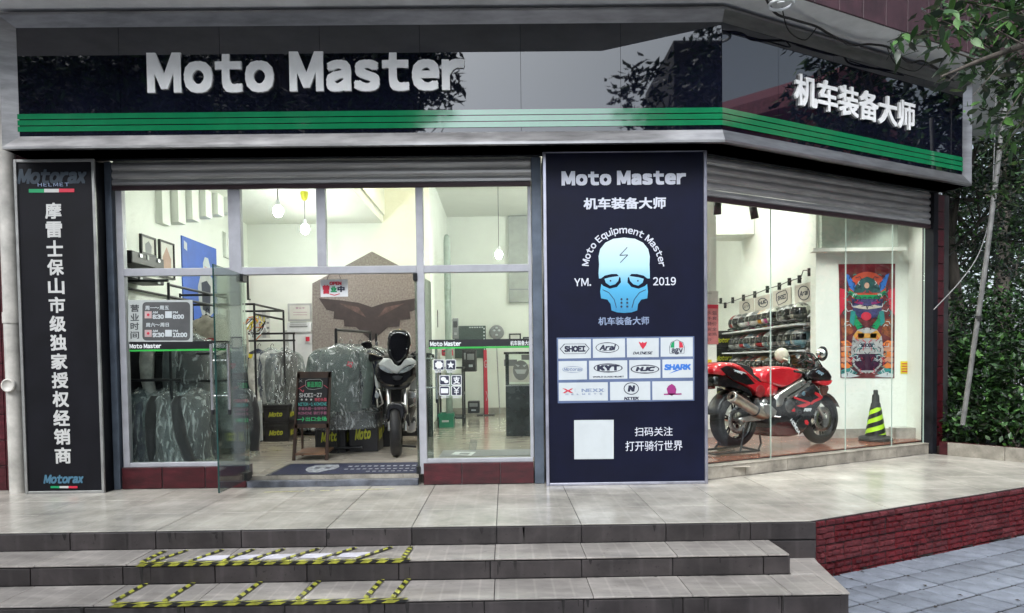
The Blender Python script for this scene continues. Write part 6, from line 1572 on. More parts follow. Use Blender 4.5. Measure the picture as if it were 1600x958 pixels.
frt('lever', M_blackm, [(812,205,1.75),(830,222,1.76)], .02)
fr('side_fairing', M_whitep, [(800,340),(842,322),(862,360),(852,425),(820,450),(800,440),(806,390)], 1.62, .05); fr('side_fairing', M_whitep, [(588,320),(600,372),(616,420),(600,440),(588,410),(582,350)], 1.62, .05)
frt('crash_bar', M_alum, [(590,432,1.6),(610,435,1.5),(632,520,1.5),(600,545,1.55),(590,440,1.6)], .011); frt('crash_bar', M_alum, [(800,440,1.6),(838,440,1.5),(838,520,1.5),(800,540,1.55)], .011)
frt('footpeg', M_blackm, [(562,520,1.9),(612,530,1.9)], .018); fr('foot_lever', M_black, [(560,512),(600,512),(640,530),(640,545),(600,532),(562,526)], 1.85, .03)
fr('spot_lamp', M_lens, [(598+16*math.cos(k*.7), 470+22*math.sin(k*.7)) for k in range(9)], 1.5, .04); fr('spot_lamp', M_lens, [(822+16*math.cos(k*.7), 470+22*math.sin(k*.7)) for k in range(9)], 1.5, .04)
for x in (656,786): fr('brake_caliper', M_engd, [(x-14,590),(x+12,585),(x+14,660),(x-12,668)], 1.40, .04)
fr('skid_plate', M_eng, [(780,610),(836,600),(842,660),(830,700),(790,706),(772,680)], 2.1, .04); fr('pannier_plate', M_alum, [(786,640),(800,620),(812,650),(826,628),(838,640),(838,690),(812,704),(782,700)], 1.95, .012)
fr('seat', mat('seat_vinyl', (.02,.02,.02), .6), [(650,210),(800,210),(820,300),(800,330),(650,330),(640,290)], 2.3, .4)
fr('fuel_tank', M_whitep, [(640,250),(806,250),(830,330),(800,400),(660,400),(630,330)], 1.95, .25)
frt('centre_stand', M_blackm, [(690,690,2.0),(745,785,1.98),(840,790,1.98)], .013)
frt('fork_reflector', M_orange, [(655,470,1.48),(655,500,1.46)], .007)
# ------------------------------------------------------------------ second bike behind, yellow and black, mostly hidden
yb = thing('yellow_motorcycle', 'yellow and black motorcycle half hidden between the covered jackets and the white cabinet', 'motorcycle', (-1.9,3.3,.1))
def yy_(nm, m, pts, Y, d): return MB().puff([PY(Y).at(*k7(x, y)) for x, y in pts], V((0,-d,0))).build(nm, m, yb)
yy_('front_fairing', mat('acid_yellow_paint', (.62,.62,.02), .25, coat=.5), [(488,262),(520,262),(548,276),(540,300),(516,318),(496,322),(484,300)], 3.1, .05)
yy_('engine', M_engd, [(500,320),(545,290),(600,280),(630,300),(628,360),(560,372),(505,360)], 3.3, .1)
yy_('side_panel', M_gloss, [(540,280),(600,262),(620,275),(600,292),(548,300)], 3.15, .04); yy_('number_plate', M_white, [(560,305),(582,303),(583,324),(561,325)], 3.12, .01)
wheel(yb, (-1.9,3.32,.41), (1,.2,0), .30, .13, .21, 6, M_gloss, 1, 1, 'front_wheel')
MB().tube([V((-2.1,3.35,1.35)), V((-1.75,3.3,1.33))], .013, 8).build('handlebar', M_blackm, yb)
for s in (-1,1): MB().tube([V((-1.9+.07*s,3.32,.41)), V((-1.9+.07*s,3.4,1.2))], .022, 8).build('fork_leg', M_alum, yb)
# ------------------------------------------------------------------ traffic cone, posters, helmets, showroom fittings
def lerp3(a, b, t): return V(a).lerp(V(b), t)
c0_ = PZ(.15).at(1368,688); tc_ = thing('traffic_cone', 'black and lime striped traffic cone near the right end of the window', 'traffic cone', (c0_.x,c0_.y,.15))
mb = MB(); MB_ = [(.20,0),(.20,.03),(.17,.05),(.10,.055)]
mb.lathe(c0_, UZ, [(.001,0)]+MB_+[(.125,.055)], 8, smooth=False); mb.build('base', M_rubber, tc_, bevel=.004)
def fru(z0, z1, r0_, r1_, m, nm, n=24): mb = MB(); mb.lathe(c0_, UZ, [(r0_,z0),(r1_,z1)], n); return mb.build(nm, m, tc_)
rz_ = lambda z: .118-(.118-.052)*(z-.05)/.40
mb = MB(); mb.lathe(c0_, UZ, [(rz_(.05),.05),(rz_(.45),.45),(.044,.452),(.040,.54),(.026,.56),(.026,.60),(.018,.61),(.001,.61)], 24); mb.build('body', M_rubber, tc_)
m_lime = mat('lime_reflective', (.42,.72,.03), .35, var=.06); 
def conepatch(a0, a1, za, zb2_, m, nm):
    mb = MB(); n = 12; vs = []
    for i in range(n+1):
        f_ = i/n; a = a0+(a1-a0)*f_
        for z in (za(f_), zb2_(f_)): z = min(max(z,.075),.40); r_ = rz_(z)+.003; vs.append(c0_+V((math.cos(a)*r_, math.sin(a)*r_, z)))
    mb.add(vs, [(2*i,2*i+2,2*i+3,2*i+1) for i in range(n)], True); return mb.build(nm, m, tc_)
mb = MB(); mb.lathe(c0_, UZ, [(rz_(.075)+.0015,.075),(rz_(.40)+.0015,.40)], 24); mb.build('sleeve', m_lime, tc_)
for k in range(4):
    z0 = .03+.11*k
    for a_ in (-math.pi, 0): conepatch(a_, a_+math.pi, lambda f_, z0=z0: z0+.10*f_, lambda f_, z0=z0: z0+.055+.10*f_, M_tk, 'stripe')
# warrior mask poster (own plain design in similar colours)
PP = PY(2.198)
wp = thing('mask_poster', 'tall colourful poster of a horned red and teal mask above a racing helmet', 'poster', PP.at(1355,590))
kp = lambda x, y: (1290+x/2.994, 400+y/2.994)
def pp(nm, m, polys, off): return printed(PP, wp, nm, m, polys=[[kp(*p) for p in q_] for q_ in polys], off=off)
mx2 = lambda pts: [(390-x, y) for x, y in pts[::-1]]
MB().prism(pts_px(PP, [kp(*p) for p in [(62,38),(326,36),(322,572),(70,570)]], .004), (0,.003,0)).build('sheet', mat('poster_maroon', (.16,.025,.03), .5, var=.3, scale=10), wp)
pp('top_band', mat('deep_crimson', (.16,.006,.015), .4, var=.2), [[(60,38),(326,36),(325,74),(62,76)]], .006)
pp('sun_disc', mat('vermilion_print', (.55,.07,.03), .5), [circ(195,150,88,76,28)], .007)
pp('side_flames', M_red, [[(66,150),(100,160),(92,240),(66,280)], mx2([(66,150),(100,160),(92,240),(66,280)])], .0075)
pp('horn', M_blue, [[(92,82),(108,88),(150,150),(140,172),(112,150)], mx2([(92,82),(108,88),(150,150),(140,172),(112,150)])], .009)
pp('helmet_crown', mat('dark_teal_print', (.02,.09,.09), .5), [[(130,172),(140,140),(165,108),(195,96),(225,108),(250,140),(260,172)]], .010)
pp('jewel', mat('peach_print', (.60,.36,.26), .5), [circ(193,138,12,14,12)], .012)
pp('brow', M_grn, [[(112,160),(150,182),(240,182),(278,160),(284,176),(250,200),(140,200),(106,176)]], .011)
pp('face', mat('indigo_print', (.05,.05,.16), .5, var=.3, scale=20), [[(122,200),(268,200),(262,250),(240,285),(195,300),(150,285),(128,250)]], .009)
pp('eye', M_mag, [[(140,208),(178,218),(172,228),(142,222)], mx2([(140,208),(178,218),(172,228),(142,222)])], .012)
pp('moustache', mat('cream_print', (.62,.56,.46), .5), [[(126,240),(160,228),(195,236),(230,228),(264,240),(230,246),(195,250),(160,246)]], .013)
pp('mouth', M_red, [circ(190,282,24,20,16)], .013)
pp('scale_fold', M_grn, [[(140,270),(152,300),(176,330),(150,345),(134,320)], mx2([(140,270),(152,300),(176,330),(150,345),(134,320)])], .011)
pp('scale_fold', M_teal, [[(118,250),(140,262),(132,330),(112,310)], mx2([(118,250),(140,262),(132,330),(112,310)])], .0105)
pp('shoulder', mat('rust_print', (.30,.08,.03), .5, var=.4, scale=18), [[(70,290),(118,300),(130,360),(80,385)], mx2([(70,290),(118,300),(130,360),(80,385)])], .009)
for s in range(5):
    y_ = 400+26*s
    for f_ in (lambda p: p, mx2): pp('petal', [M_orange, mat('salmon_print', (.60,.26,.16), .5)][s%2], [f_([(72,y_),(100,y_-6),(128,y_+14),(104,y_+22),(74,y_+18)])], .009+.0003*s)
pp('race_helmet', mat('silver_print', (.42,.42,.42), .5, var=.2), [[(118,440),(128,375),(150,345),(195,335),(240,345),(262,375),(272,440),(262,510),(230,545),(160,545),(128,510)]], .012)
pp('race_helmet_panel', mat('amber_panel', (.62,.30,.05), .5), [[(130,372),(150,348),(180,362),(182,386),(140,390)], mx2([(130,372),(150,348),(180,362),(182,386),(140,390)]), [(150,362),(240,362),(236,384),(154,384)]], .014)
pp('race_helmet_visor', mat('plum_visor', (.045,.01,.035), .3), [[(132,458),(258,458),(252,510),(225,535),(165,535),(138,510)]], .0145)
pp('logo_plate', M_card, [[(152,418),(164,404),(222,404),(232,418),(222,432),(164,432)]], .016)
printed(PP, wp, 'lettering', M_ink, texts=[('SHOEI',*kp(165,409),*kp(221,427),dict(bold=.06))], rings=[([kp(*p) for p in [(152,418),(164,404),(222,404),(232,418),(222,432),(164,432)]],.6)], off=.0175)
pp('wave', M_teal, [[(72,535),(110,520),(150,548),(120,565),(74,562)], mx2([(72,535),(110,520),(150,548),(120,565),(74,562)])], .010)
pp('foam', M_card, [[(74,552),(110,545),(160,562),(120,568),(74,568)], mx2([(74,552),(110,545),(160,562),(120,568),(74,568)])], .012)
for k in range(95):       # broken line work of the print
    x = rnd.uniform(74,190); y = rnd.choice([rnd.uniform(90,335), rnd.uniform(385,560)]); a_ = rnd.uniform(0,6.3); l_ = rnd.uniform(10,26)
    seg = [(x,y),(x+l_*math.cos(a_),y+l_*math.sin(a_)*.8),(x+l_*math.cos(a_+.6)*1.3,y+l_*math.sin(a_+.6)*1.3)]
    if any(not 72 < p[0] < 195 or not 80 < p[1] < 566 for p in seg): continue
    m_ = rnd.choice([M_ink, M_ink, M_ink, M_card, M_red, M_teal])
    printed(PP, wp, 'linework', m_, strokes=[([kp(*p) for p in seg],1.1),([kp(390-p[0],p[1]) for p in seg],1.1)], off=.0165+.0001*(k%8))
# small yellow notices
def notice(P, x0, y0, x1, y1, lab):
    t = thing('notice_sticker', lab, 'sticker', P.at((x0+x1)/2, y1)); printed(P, t, 'sheet', mat('notice_yellow', (.78,.62,.02), .5), polys=[rect(x0,y0,x1,y1)], off=.004)
    w = x1-x0; printed(P, t, 'print', M_red, rings=[(circ(x1-w*.22,(y0+y1)/2,w*.17,(y1-y0)*.34,14),1.0)], strokes=[([(x1-w*.3,y1-5),(x1-w*.15,y0+5)],.8)]+([([(x0+2,y0+4+4*k),(x0+w*.5,y0+4+4*k)],1.6) for k in range(4)] if w > 14 else []), off=.0055)
notice(PP,1407,564.5,1428.5,584,'yellow do not touch notice on the wall right of the mask poster')
PPo = PY(2.499)
notice(PPo,1098,562,1112,585,'yellow notice with red ring beside the tail of the red motorcycle')
ph_ = thing('price_poster', 'pink and white price list poster on the pillar beside the banner edge', 'poster', PPo.at(1113,538))
printed(PPo, ph_, 'sheet', M_picw, polys=[rect(1096,455,1122.5,475.5)], off=.004)
printed(PPo, ph_, 'price_panel', mat('pink_print', (.60,.20,.20), .5, var=.15, scale=10), polys=[rect(1096,476,1122.5,538)], off=.004)
printed(PPo, ph_, 'header_band', M_red, polys=[rect(1096,476,1122.5,482)], off=.005)
printed(PPo, ph_, 'lettering', M_ink, texts=[('Copy',1103,456.5,1112,460,{}),('头盔',1105,486,1120,492,{}),('手套',1105,495,1120,500,{}),('特价',1105,503,1120,509,{}),('安全',1105,512,1120,517,{}),('全场',1105,520,1120,525,{}),('价',1105,528,1112,533,{})], off=.006)
# helmet shelves along the right wall
WX = 4.148
hsf = thing('helmet_shelf', 'white wall shelving carrying three rows of helmets', 'shelf', (4.0,4.2,.15))
rows = [(1.60,'top'),(1.26,'middle'),(.90,'lowest')]
for z, nm in rows:
    MB().box((3.76,2.5,z-.022),(WX-.001,5.75,z)).build('shelf_board', M_white, hsf, bevel=.003)
    for y in (2.6,3.6,4.6,5.6): MB().box((3.9,y,z-.10),(WX-.002,y+.02,z-.023)).build('bracket', M_lgrey, hsf)
MB().box((3.80,2.5,.1),(WX-.001,5.75,.62)).build('base_cabinet', M_white, hsf)
for y in (3.1,3.75,4.4,5.05): MB().box((3.797,y,.13),(3.7995,y+.006,.6)).build('cabinet_joint', M_grey, hsf)
hm = {n: mat('helmet_'+n, c, .3, var=v, scale=s, coat=.25, col2=c2, sharp=.04) for n, c, c2, v, s in [
 ('black',(.02,.02,.022),(.32,.32,.32),.1,7),('white',(.74,.74,.74),(.10,.10,.11),.1,5),('grey',(.40,.42,.43),(.05,.05,.05),.1,6),('pink',(.70,.06,.34),(.68,.66,.66),.1,6),('orange',(.70,.30,.03),(.5,.5,.48),.1,8),('red',(.42,.02,.03),(.05,.03,.03),.1,8),('blue',(.12,.24,.36),(.45,.48,.5),.1,7),('camo',(.09,.095,.085),(.55,.55,.48),.1,9),('teal',(.20,.36,.42),(.6,.62,.62),.1,6)]}
M_visor = mat('dark_visor', (.010,.010,.014), .12, var=.2, coat=.2)
helm_mesh = {}
def helmet(x, y, z, mn, lab, rz, grp, s=1.0):
    t = thing('helmet', lab, 'helmet', (x,y,z), group=grp, rz=rz); ORG[t.name] = V((0,0,0))
    if mn not in helm_mesh:
        sh_ = MB()
        def f_(d):
            k = 1+.06*max(0,-d.y)*max(0,-d.z+.2)      # chin bar forward
            if d.z < -.55: k *= .86
            return k
        sh_.ball((0,0,.13),(.118,.145,.13),20,14,f_); o1 = sh_.build('shell', hm[mn], t)
        v_ = MB(); vs = []; nu, nv = 12, 4
        for j in range(nv+1):
            for i in range(nu+1):
                a = R(-160+140*i/nu); e_ = R(-6+34*j/nv); d = V((math.cos(a)*math.cos(e_), math.sin(a)*math.cos(e_), math.sin(e_))); vs.append(V((d.x*.121, d.y*.150, .13+d.z*.133)))
        v_.add(vs, [(j*(nu+1)+i, j*(nu+1)+i+1, (j+1)*(nu+1)+i+1, (j+1)*(nu+1)+i) for j in range(nv) for i in range(nu)], True); o2 = v_.build('visor', M_visor, t)
        g_ = MB(); g_.tube([V((-.085,-.10,.04)),V((0,-.155,.045)),V((.085,-.10,.04))], .014, 6); g_.tube([V((0,.10,.235)),V((0,.15,.18)),V((0,.155,.12))], [.012,.022,.01], 6); o3 = g_.build('vent_trim', M_black, t)
        helm_mesh[mn] = (o1, o2, o3)
    else:
        for o in helm_mesh[mn]: c = o.copy(); c.parent = t; COL.objects.link(c)
    t.scale = (s,s,s); return t
cols = [['camo','black','white','camo','pink','orange','white','pink','white','black','red'],['teal','blue','white','grey','teal','red','white','blue','red','white','grey'],['red','black','red','red','black','orange','red','white','red','black','white']]
ords = ['nearest the mask poster','second','third','fourth','fifth','sixth','seventh','eighth','ninth','tenth','eleventh']
for r_, (z, rn_) in enumerate(rows):
    for k in range(11):
        y = 2.72+.275*k; cn_ = cols[r_][k]
        lab = f"{cn_} patterned full face helmet, {ords[k]}" + (" from the near end" if k else "") + f", {rn_} shelf row"
        helmet(3.93+rnd.uniform(-.02,.02), y, z, cn_, lab, R(-62+rnd.uniform(-14,14)), f'helmets on the {rn_} shelf row', 1.12)
# open face helmets hanging at the wall edge
for k, (y, z, cn_, l_) in enumerate([(2.5,1.50,'black','small black helmet hanging at the near end above the middle row'),(2.5,1.18,'white','white and black helmet hanging at the near end beside the red motorcycle mirror')]):
    helmet(4.0, y-.02, z, cn_, l_, R(-40), None, .95)
# brand boards above the helmets
PH = PX(WX-.012, -1)
def brand(cx_, cyy, rx, ry, s, lab, hexs=False, bold=.05, shear=0):
    t = thing('brand_board', lab, 'sign', PH.at(cx_, cyy+ry+4))
    a = PH.at(cx_-rx-5, cyy+ry+4); b = PH.at(cx_+rx+5, cyy-ry-5); y0, y1 = sorted((a.y,b.y))
    MB().box((WX-.010,y0,a.z-.02),(WX-.001,y1,b.z+.02)).build('board', mat('cream_board', (.60,.56,.50), .6, var=.03), t)
    pts = circ(cx_,cyy,rx,ry,24) if not hexs else [(cx_-rx,cyy+4),(cx_-rx,cyy-ry+4),(cx_-rx*.6,cyy-ry+1),(cx_+rx*.7,cyy-ry-3),(cx_+rx,cyy-ry+3),(cx_+rx,cyy+ry-6),(cx_+rx*.6,cyy+ry-2),(cx_-rx*.6,cyy+ry+3)]
    mb = MB(); ring_px(mb, PH, pts, 1.4, .002)
    a, b, c = PH.at(cx_-rx*.72, cyy+ry*.42+1.2, .002), PH.at(cx_+rx*.72, cyy+ry*.42-2.6, .002), PH.at(cx_-rx*.72, cyy-ry*.36+1.2, .002)
    text_on(mb, s, a, b, c, PH.n, bold=bold, shear=shear); mb.build('logo', M_ink, t)
brand(1256,458,9.5,11.5,'Arai','round brand board reading Arai above the nearest helmets',bold=.03,shear=.2)
brand(1221.5,465,9,9.5,'SHOEI','hexagonal brand board reading SHOEI above the helmet row',True)
brand(1192,473,8,7.5,'HJC','oval brand board reading HJC above the helmet row',bold=.07)
brand(1166,479,6,7,'Arai','faint brand board with thin script at the far end above the helmets',bold=0,shear=.2)
# clip lamps on their wire
tl = thing('track_light', 'black wire track with small clip lamps slanting along the showroom wall', 'track light', PH.at(1280,425))
tp = [(1283,421.5),(1262,422.5),(1258,434),(1240,439),(1224,446),(1205,451.5),(1186,459),(1166,465),(1150,471),(1138,475),(1124,472)]
tpp = [PH.at(x,y)+V((-.06,0,0)) for x, y in tp]
MB().tube(tpp, .007, 6).build('wire', M_black, tl)
for k, (x, y) in enumerate([(1273,425),(1257,436),(1241,440),(1225,447),(1206,452),(1186,460),(1168,465),(1151,469),(1139,477),(1132,470)]):
    p = PH.at(x, y)+V((-.07,0,0)); MB().tube([p+V((0,0,.05)), p+V((0,.0,-.055))], .026, 10).tube([p+V((0,.04,.01)), p+V((0,-.05,.0))], .015, 8).build('clip_lamp', M_black, tl)
# stack of gear boxes at the far end of the helmet wall
for k in range(5):
    gearbox(3.86,6.05,.1+.31*k,.62,.4,.305,f"black carton with yellow letters, {['lowest','second lowest','middle','second highest','topmost'][k]} of the stack behind the red motorcycle",'Motorax')
# low reception shelf hints deep in the room
# ------------------------------------------------------------------ right part of the left room
Pz_ = PZ(.1)
ct = thing('reception_counter', 'black counter with a framed glass top section standing in the right window bay', 'counter', (.55,3.6,.1))
c1 = PY(3.4); xa = c1.at(791,680).x; zt_ = c1.at(800,550).z; zm = c1.at(800,602).z
m_ct = mat('black_counter_panel', (.016,.024,.024), .25, var=.35, scale=4)
MB().box((xa,3.4,.1),(1.4,4.0,zm)).build('body', m_ct, ct, bevel=.005)
MB().box((xa,3.4,zm+.002),(xa+.05,3.45,zt_-.03)).build('upright', m_ct, ct); MB().box((xa-.02,3.38,zt_-.028),(1.4,4.02,zt_)).build('top', m_ct, ct, bevel=.004)
MB().box((xa+.05,3.42,zm+.002),(1.39,3.43,zt_-.03)).build('glass_front', G_win, ct); MB().box((xa,3.399,zm-.012),(1.4,3.40,zm-.004)).build('trim', M_steel, ct)
k8_ = lambda x, y: (660+x/3.685, 500+y/3.685); PCt = PY(3.415)
printed(PCt, ct, 'sticker', M_picw, polys=[[k8_(*p) for p in rect(495,255,622,358)]], off=.003)
printed(PCt, ct, 'round_sticker', M_grey, polys=[[k8_(*p) for p in circ(567,290,46,58,20)]], off=.005)
printed(PCt, ct, 'round_sticker_detail', M_card, polys=[[k8_(*p) for p in [(530,285),(600,285),(590,310),(545,310)]], [k8_(*p) for p in [(535,255),(560,262),(550,272)]], [k8_(*p) for p in [(602,255),(577,262),(587,272)]]], off=.0065)
printed(PCt, ct, 'card', M_grey, polys=[[k8_(*p) for p in rect(470,228,545,265)],[k8_(*p) for p in rect(570,200,648,230)],[k8_(*p) for p in rect(625,290,652,370)]], off=.004)
Pb = PY(8.098)
def back(nm, lab, cat, x0, y0, x1, y1, d, m, Y=8.098):
    P_ = PY(Y); a = P_.at(x0,y1); b = P_.at(x1,y0); t = thing(nm, lab, cat, ((a.x+b.x)/2,Y,a.z)); MB().box((a.x,Y-d,a.z),(b.x,Y,b.z)).build('body', m, t, bevel=.006); return t, a, b
t, a, b = back('meter_cabinet', 'large grey metal cabinet door high on the back wall behind the hanging bulb', 'cabinet', 795.5,338,836,473,.08,mat('cabinet_grey', (.34,.36,.33), .6, var=.08))
MB().box((a.x+.01,8.012,a.z+.25),(b.x-.01,8.0175,a.z+.27)).build('seam', M_grey, t)
t, a, b = back('menu_board', 'dark green board with a pale dotted rim on the back wall', 'board', 711,509,759,560,.05,mat('bottle_green', (.02,.045,.035), .5))
for k in range(9): MB().box((b.x-.05,8.04,a.z+.07*k+.02),(b.x-.02,8.0475,a.z+.07*k+.05)).build('rim_mark', M_card, t)
for k in range(6): MB().box((a.x+.30+.05*k,8.04,b.z-.045),(a.x+.33+.05*k,8.0475,b.z-.02)).build('rim_mark', M_card, t)
t = thing('wall_clock', 'round ornate grey mask plaque on the back wall above the window stripe', 'wall plaque', PY(8.05).at(776,531))
pc = PY(8.05).at(776,519.5); MB().lathe(pc, (0,-1,0), [(.001,.03),(.10,.03),(.13,.02),(.15,0)], 22).build('disc', M_grey, t)
for dx, dz in ((-.05,.04),(.05,.04),(0,-.05),(0,.09)): MB().ball(pc+V((dx,-.03,dz)), (.028,.014,.02)).build('relief', M_card, t)
for x0,y0,x1,y1,l_ in ((795.5,521,814,540,'black framed small certificate above the counter, left one'),(817,526.5,838,540,'black framed small certificate above the counter, right one')):
    t, a, b = back('framed_certificate', l_, 'certificate', x0,y0,x1,y1,.03,M_black); MB().box((a.x+.03,8.062,a.z+.03),(b.x-.03,8.0675,b.z-.03)).build('paper', M_picw, t)
t = thing('feather_flag', 'tall narrow red flag standing by the back wall', 'flag', PY(7.6).at(760,648))
fa, fb, fc_, fd = [PY(7.6).at(*k8_(*p)) for p in ((352,172),(370,172),(380,545),(358,545))]
MB().prism([fa,fb,fc_,fd], (0,.012,0)).build('cloth', M_red, t); MB().tube([PY(7.62).at(*k8_(351,160)), PY(7.62).at(*k8_(357,548))], .012, 6).build('pole', M_blackm, t); MB().box((fd.x-.15,7.5,.1),(fd.x+.2,7.75,.12)).build('foot', M_black, t)
printed(PY(7.598), t, 'lettering', M_card, texts=[('G',*k8_(357,232),*k8_(371,275),{})], strokes=[([k8_(*p) for p in [(366,410),(375,435),(368,465)]],.7)], off=.002)
t = thing('wall_pole', 'thin metal pole leaning by the back wall next to the red flag', 'pole', PY(7.8).at(778,646)); MB().tube([PY(7.8).at(776,543), PY(7.8).at(781,646)], .012, 6).build('pole', M_steel, t)
t = thing('air_duct_pipe', 'tall grey green round topped pipe standing by the passage corner', 'pipe', (-.96,5.2,.1))
pt_ = PY(5.2).at(698,366); MB().lathe((pt_.x,5.2,.1), UZ, [(.055,0),(.055,pt_.z-.2),(.045,pt_.z-.13),(.02,pt_.z-.105),(.001,pt_.z-.1)], 16).build('pipe', mat('grey_green_pipe', (.24,.30,.26), .45, var=.1), t)
# workbench with crate, printer and clutter
wb = thing('work_bench', 'black metal shelf bench with clutter behind the payment stickers', 'bench', (-.75,5.6,.1))
bx0 = PY(5.2).at(682,600).x; bx1 = PY(5.2).at(724,600).x
for z in (.22,.62,1.05): MB().box((bx0,5.2,z),(bx1,5.8,z+.03)).build('shelf_board', M_black if z > .3 else M_blackm, wb)
for x in (bx0+.015,bx1-.015):
    for y in (5.22,5.78): MB().tube([V((x,y,.1)),V((x,y,1.08))], .015, 6).build('leg', M_blackm, wb)
gc = thing('plastic_crate', 'green plastic crate on the floor under the payment stickers', 'crate', (-.9,5.05,.1))
g0 = PY(4.95).at(*k8_(95,598)); g1 = PY(4.95).at(*k8_(178,538)); gm = mat('green_plastic', (.01,.22,.12), .4, var=.1)
MB().box((g0.x,4.95,.1),(g1.x,4.975,g1.z)).box((g0.x,5.25,.1),(g1.x,5.275,g1.z)).box((g0.x,4.975,.1),(g0.x+.025,5.25,g1.z)).box((g1.x-.025,4.975,.1),(g1.x,5.25,g1.z)).box((g0.x,4.975,.1),(g1.x,5.25,.12)).build('body', gm, gc, bevel=.004)
MB().box((g0.x-.012,4.935,g1.z-.05),(g1.x+.012,4.9495,g1.z-.01)).build('rim', gm, gc); MB().box((g0.x+.05,4.936,g1.z-.14),(g0.x+.16,4.9495,g1.z-.11)).build('label_plate', M_card, gc)
for nm, lab, cat, x0,y0,x1,y1,Y,d,m_ in (('printer','dark printer with pale paper tray on the bench behind the stickers','printer',728,548,743,580,5.9,.35,M_engd),('cash_box','pale grey machine on the bench shelf behind the card sticker','machine',700,585,722,600,5.3,.3,M_lgrey),
     ('storage_bin','black bin on the floor behind the bench','bin',731,627,749,646,7.2,.3,M_black),('monitor','grey monitor tilted on the wall arm above the window stripe','monitor',707,497,716,530,6.4,.05,M_grey),('white_machine','white appliance standing beside the passage corner','appliance',678,565,687,640,6.0,.3,M_white),
     ('dark_cabinet','dark shelf cabinet with bottles behind the black window stripe','cabinet',722,546,744,581,6.6,.3,M_engd),('round_handle_bag','black hanging bag on the passage wall','bag',680,484,684,512,5.5,.06,M_black),('red_case','red and black tool case on top of the bench','tool case',690,546,706,556,5.6,.3,M_red)):
    P_ = PY(Y); a = P_.at(x0,y1); b = P_.at(x1,y0); t = thing(nm, lab, cat, ((a.x+b.x)/2,Y,a.z)); MB().box((a.x,Y,a.z),(b.x,Y+d,b.z)).build('body', m_, t, bevel=.015)
    w_ = b.x-a.x; h_ = b.z-a.z
    MB().box((a.x+w_*.15,Y-.008,a.z+h_*.55),(b.x-w_*.15,Y-.0005,b.z-h_*.15)).build('front_panel', M_black if m_ is not M_black and m_ is not M_engd else M_grey, t, bevel=.003)
    MB().box((a.x+w_*.3,Y-.012,a.z+h_*.2),(b.x-w_*.3,Y-.0005,a.z+h_*.32)).build('handle', M_steel, t)
# floor mats and leaflet inside the right window
fm = thing('floor_mat', 'thin dark grey mat on the floor inside the right window', 'mat', (-.2,.9,.1)); a = Pz_.at(686,714); b = Pz_.at(834,704); MB().box((a.x,a.y,.1005),(.5,b.y+.1,.106)).build('mat', M_grey, fm)
lf = thing('leaflet', 'white leaflet lying on the grey mat inside the right window', 'leaflet', Pz_.at(724,709)); MB().poly([PZ(.108).at(x,y) for x,y in ((704,710),(712,706),(744,706),(736,712))], UZ).build('sheet', M_white, lf); MB().poly([PZ(.1095).at(x,y) for x,y in ((716,710),(720,707.5),(736,707.5),(731,710.5))], UZ).build('print', M_grey, lf)
gs = thing('broom_head', 'pale bristle brush standing on the floor near the leaflet', 'brush', Pz_.at(740,703))
for k in range(6): a = PZ(.1).at(733+2*k,704); MB().tube([a, a+V((.02,.02,.13))], .004, 5).build('bristle', M_grey, gs)
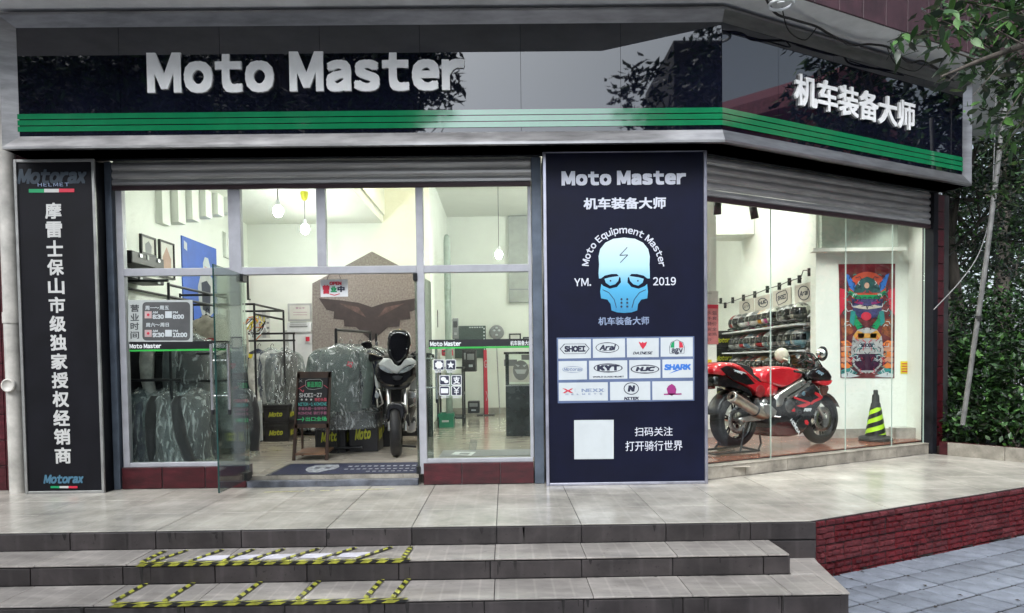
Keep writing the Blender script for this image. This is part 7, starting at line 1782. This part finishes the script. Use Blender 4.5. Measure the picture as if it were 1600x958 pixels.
# grime marks on the risers and treads
M_stain = mat('black_grime', (.026,.023,.022), .85, var=.4, scale=30)
st = MB()
def stain(P, cx_, cyy, rx, ry, n=9):
    r_ = [rnd.uniform(.5,1.15) for _ in range(n)]; st.poly([P.at(cx_+rx*r_[i]*math.cos(6.283*i/n), cyy+ry*r_[i]*math.sin(6.283*i/n)) for i in range(n)], P.n)
PR1 = PY(-1.8145); PR2 = PY(-2.1945)
for P, x, y, rx, ry in ((PR1,338,838,3,5),(PR1,512,838,4.5,6),(PR1,335,833,6,2),(PR1,258,859,5,2.4),(PR1,292,861,4,1.6),(PR1,556,857,5,2),(PR1,606,855.5,7,2.6),(PR2,460,888,1.2,4.5),(PR2,640,893,1,10),(PR2,500,893,1,9),(PR2,778,888,1.2,14)): stain(P, x, y, rx, ry)
def dirtline(p, q, n, w, step=.11, seed=3):
    rg = random.Random(seed); L_ = (q-p).length; d = (q-p).normalized(); s = 0
    while s < L_:
        l_ = rg.uniform(.05,.22)
        if rg.random() < .72:
            a = p+d*s; b = p+d*min(L_, s+l_); w1, w2, w3 = (rg.uniform(.2,1)*w for _ in range(3)); m_ = (a+b)/2
            st.poly([a, b, b+n*w2*.4, m_+n*w3, a+n*w1*.4], UZ if abs(n.z) < .5 else None)
        s += l_*rg.uniform(.7,1.4)
dirtline(V((-5,-1.8135,-.1285)), V((1.85,-1.8135,-.1285)), V((0,-1,0)), .022, seed=1)
dirtline(V((-5,-2.1935,-.2635)), V((1.85,-2.1935,-.2635)), V((0,-1,0)), .024, seed=2)
dirtline(V((-3.6,-.036,.0025)), V((.27,-.036,.0025)), V((0,-1,0)), .02, seed=3)
dirtline(CRN+RD*.05+RN*.016+UZ*.0025, CRN+RD*3.6+RN*.016+UZ*.0025, RN, .022, seed=4)
dirtline(BW0+BWN*.006+UZ*(GZ+.006), BW0+BWD*4.5+BWN*.006+UZ*(GZ+.006), BWN, .04, seed=5)
for y_, z0, z1 in ((-2.1945,-.265,-.142),(-1.8145,-.13,-.012),(-2.5945,-.40,-.277)):      # water streaks running down the riser faces
    rg = random.Random(int(-y_*100))
    for _ in range(16):
        x = rg.uniform(-4.4,1.7); h = rg.uniform(.3,1)*(z1-z0); w = rg.uniform(.004,.016)
        st.poly([V((x-w,y_,z1)), V((x+w,y_,z1)), V((x+w*.3,y_,z1-h)), V((x-w*.2,y_,z1-h*.9))], (0,-1,0))
st.build('grime_stain', M_stain, label='black grime spots and drips on the stair risers', cat='stain', kind='stuff')

# dry leaves and specks on the pavement and steps
lv = MB()
for x, y in ((1330,905),(1352,918),(1405,927),(1462,948),(1372,942),(1500,930),(1348,893),(1420,900),(1560,905),(1590,938),(1445,915)):
    p = PZ(GZ+.006).at(x, y); a = rnd.uniform(0,6.28); d = V((math.cos(a), math.sin(a), 0)); n = V((-d.y, d.x, 0)); s_ = rnd.uniform(.012,.024)
    lv.add([p-d*s_, p+n*s_*.5+UZ*.006, p+d*s_, p-n*s_*.5+UZ*.004], [(0,1,2),(0,2,3)])
lv.build('fallen_leaves', mat('dry_leaf', (.035,.025,.018), .8), label='small dark dry leaves scattered over the blue grey pavement', cat='leaves', kind='stuff')
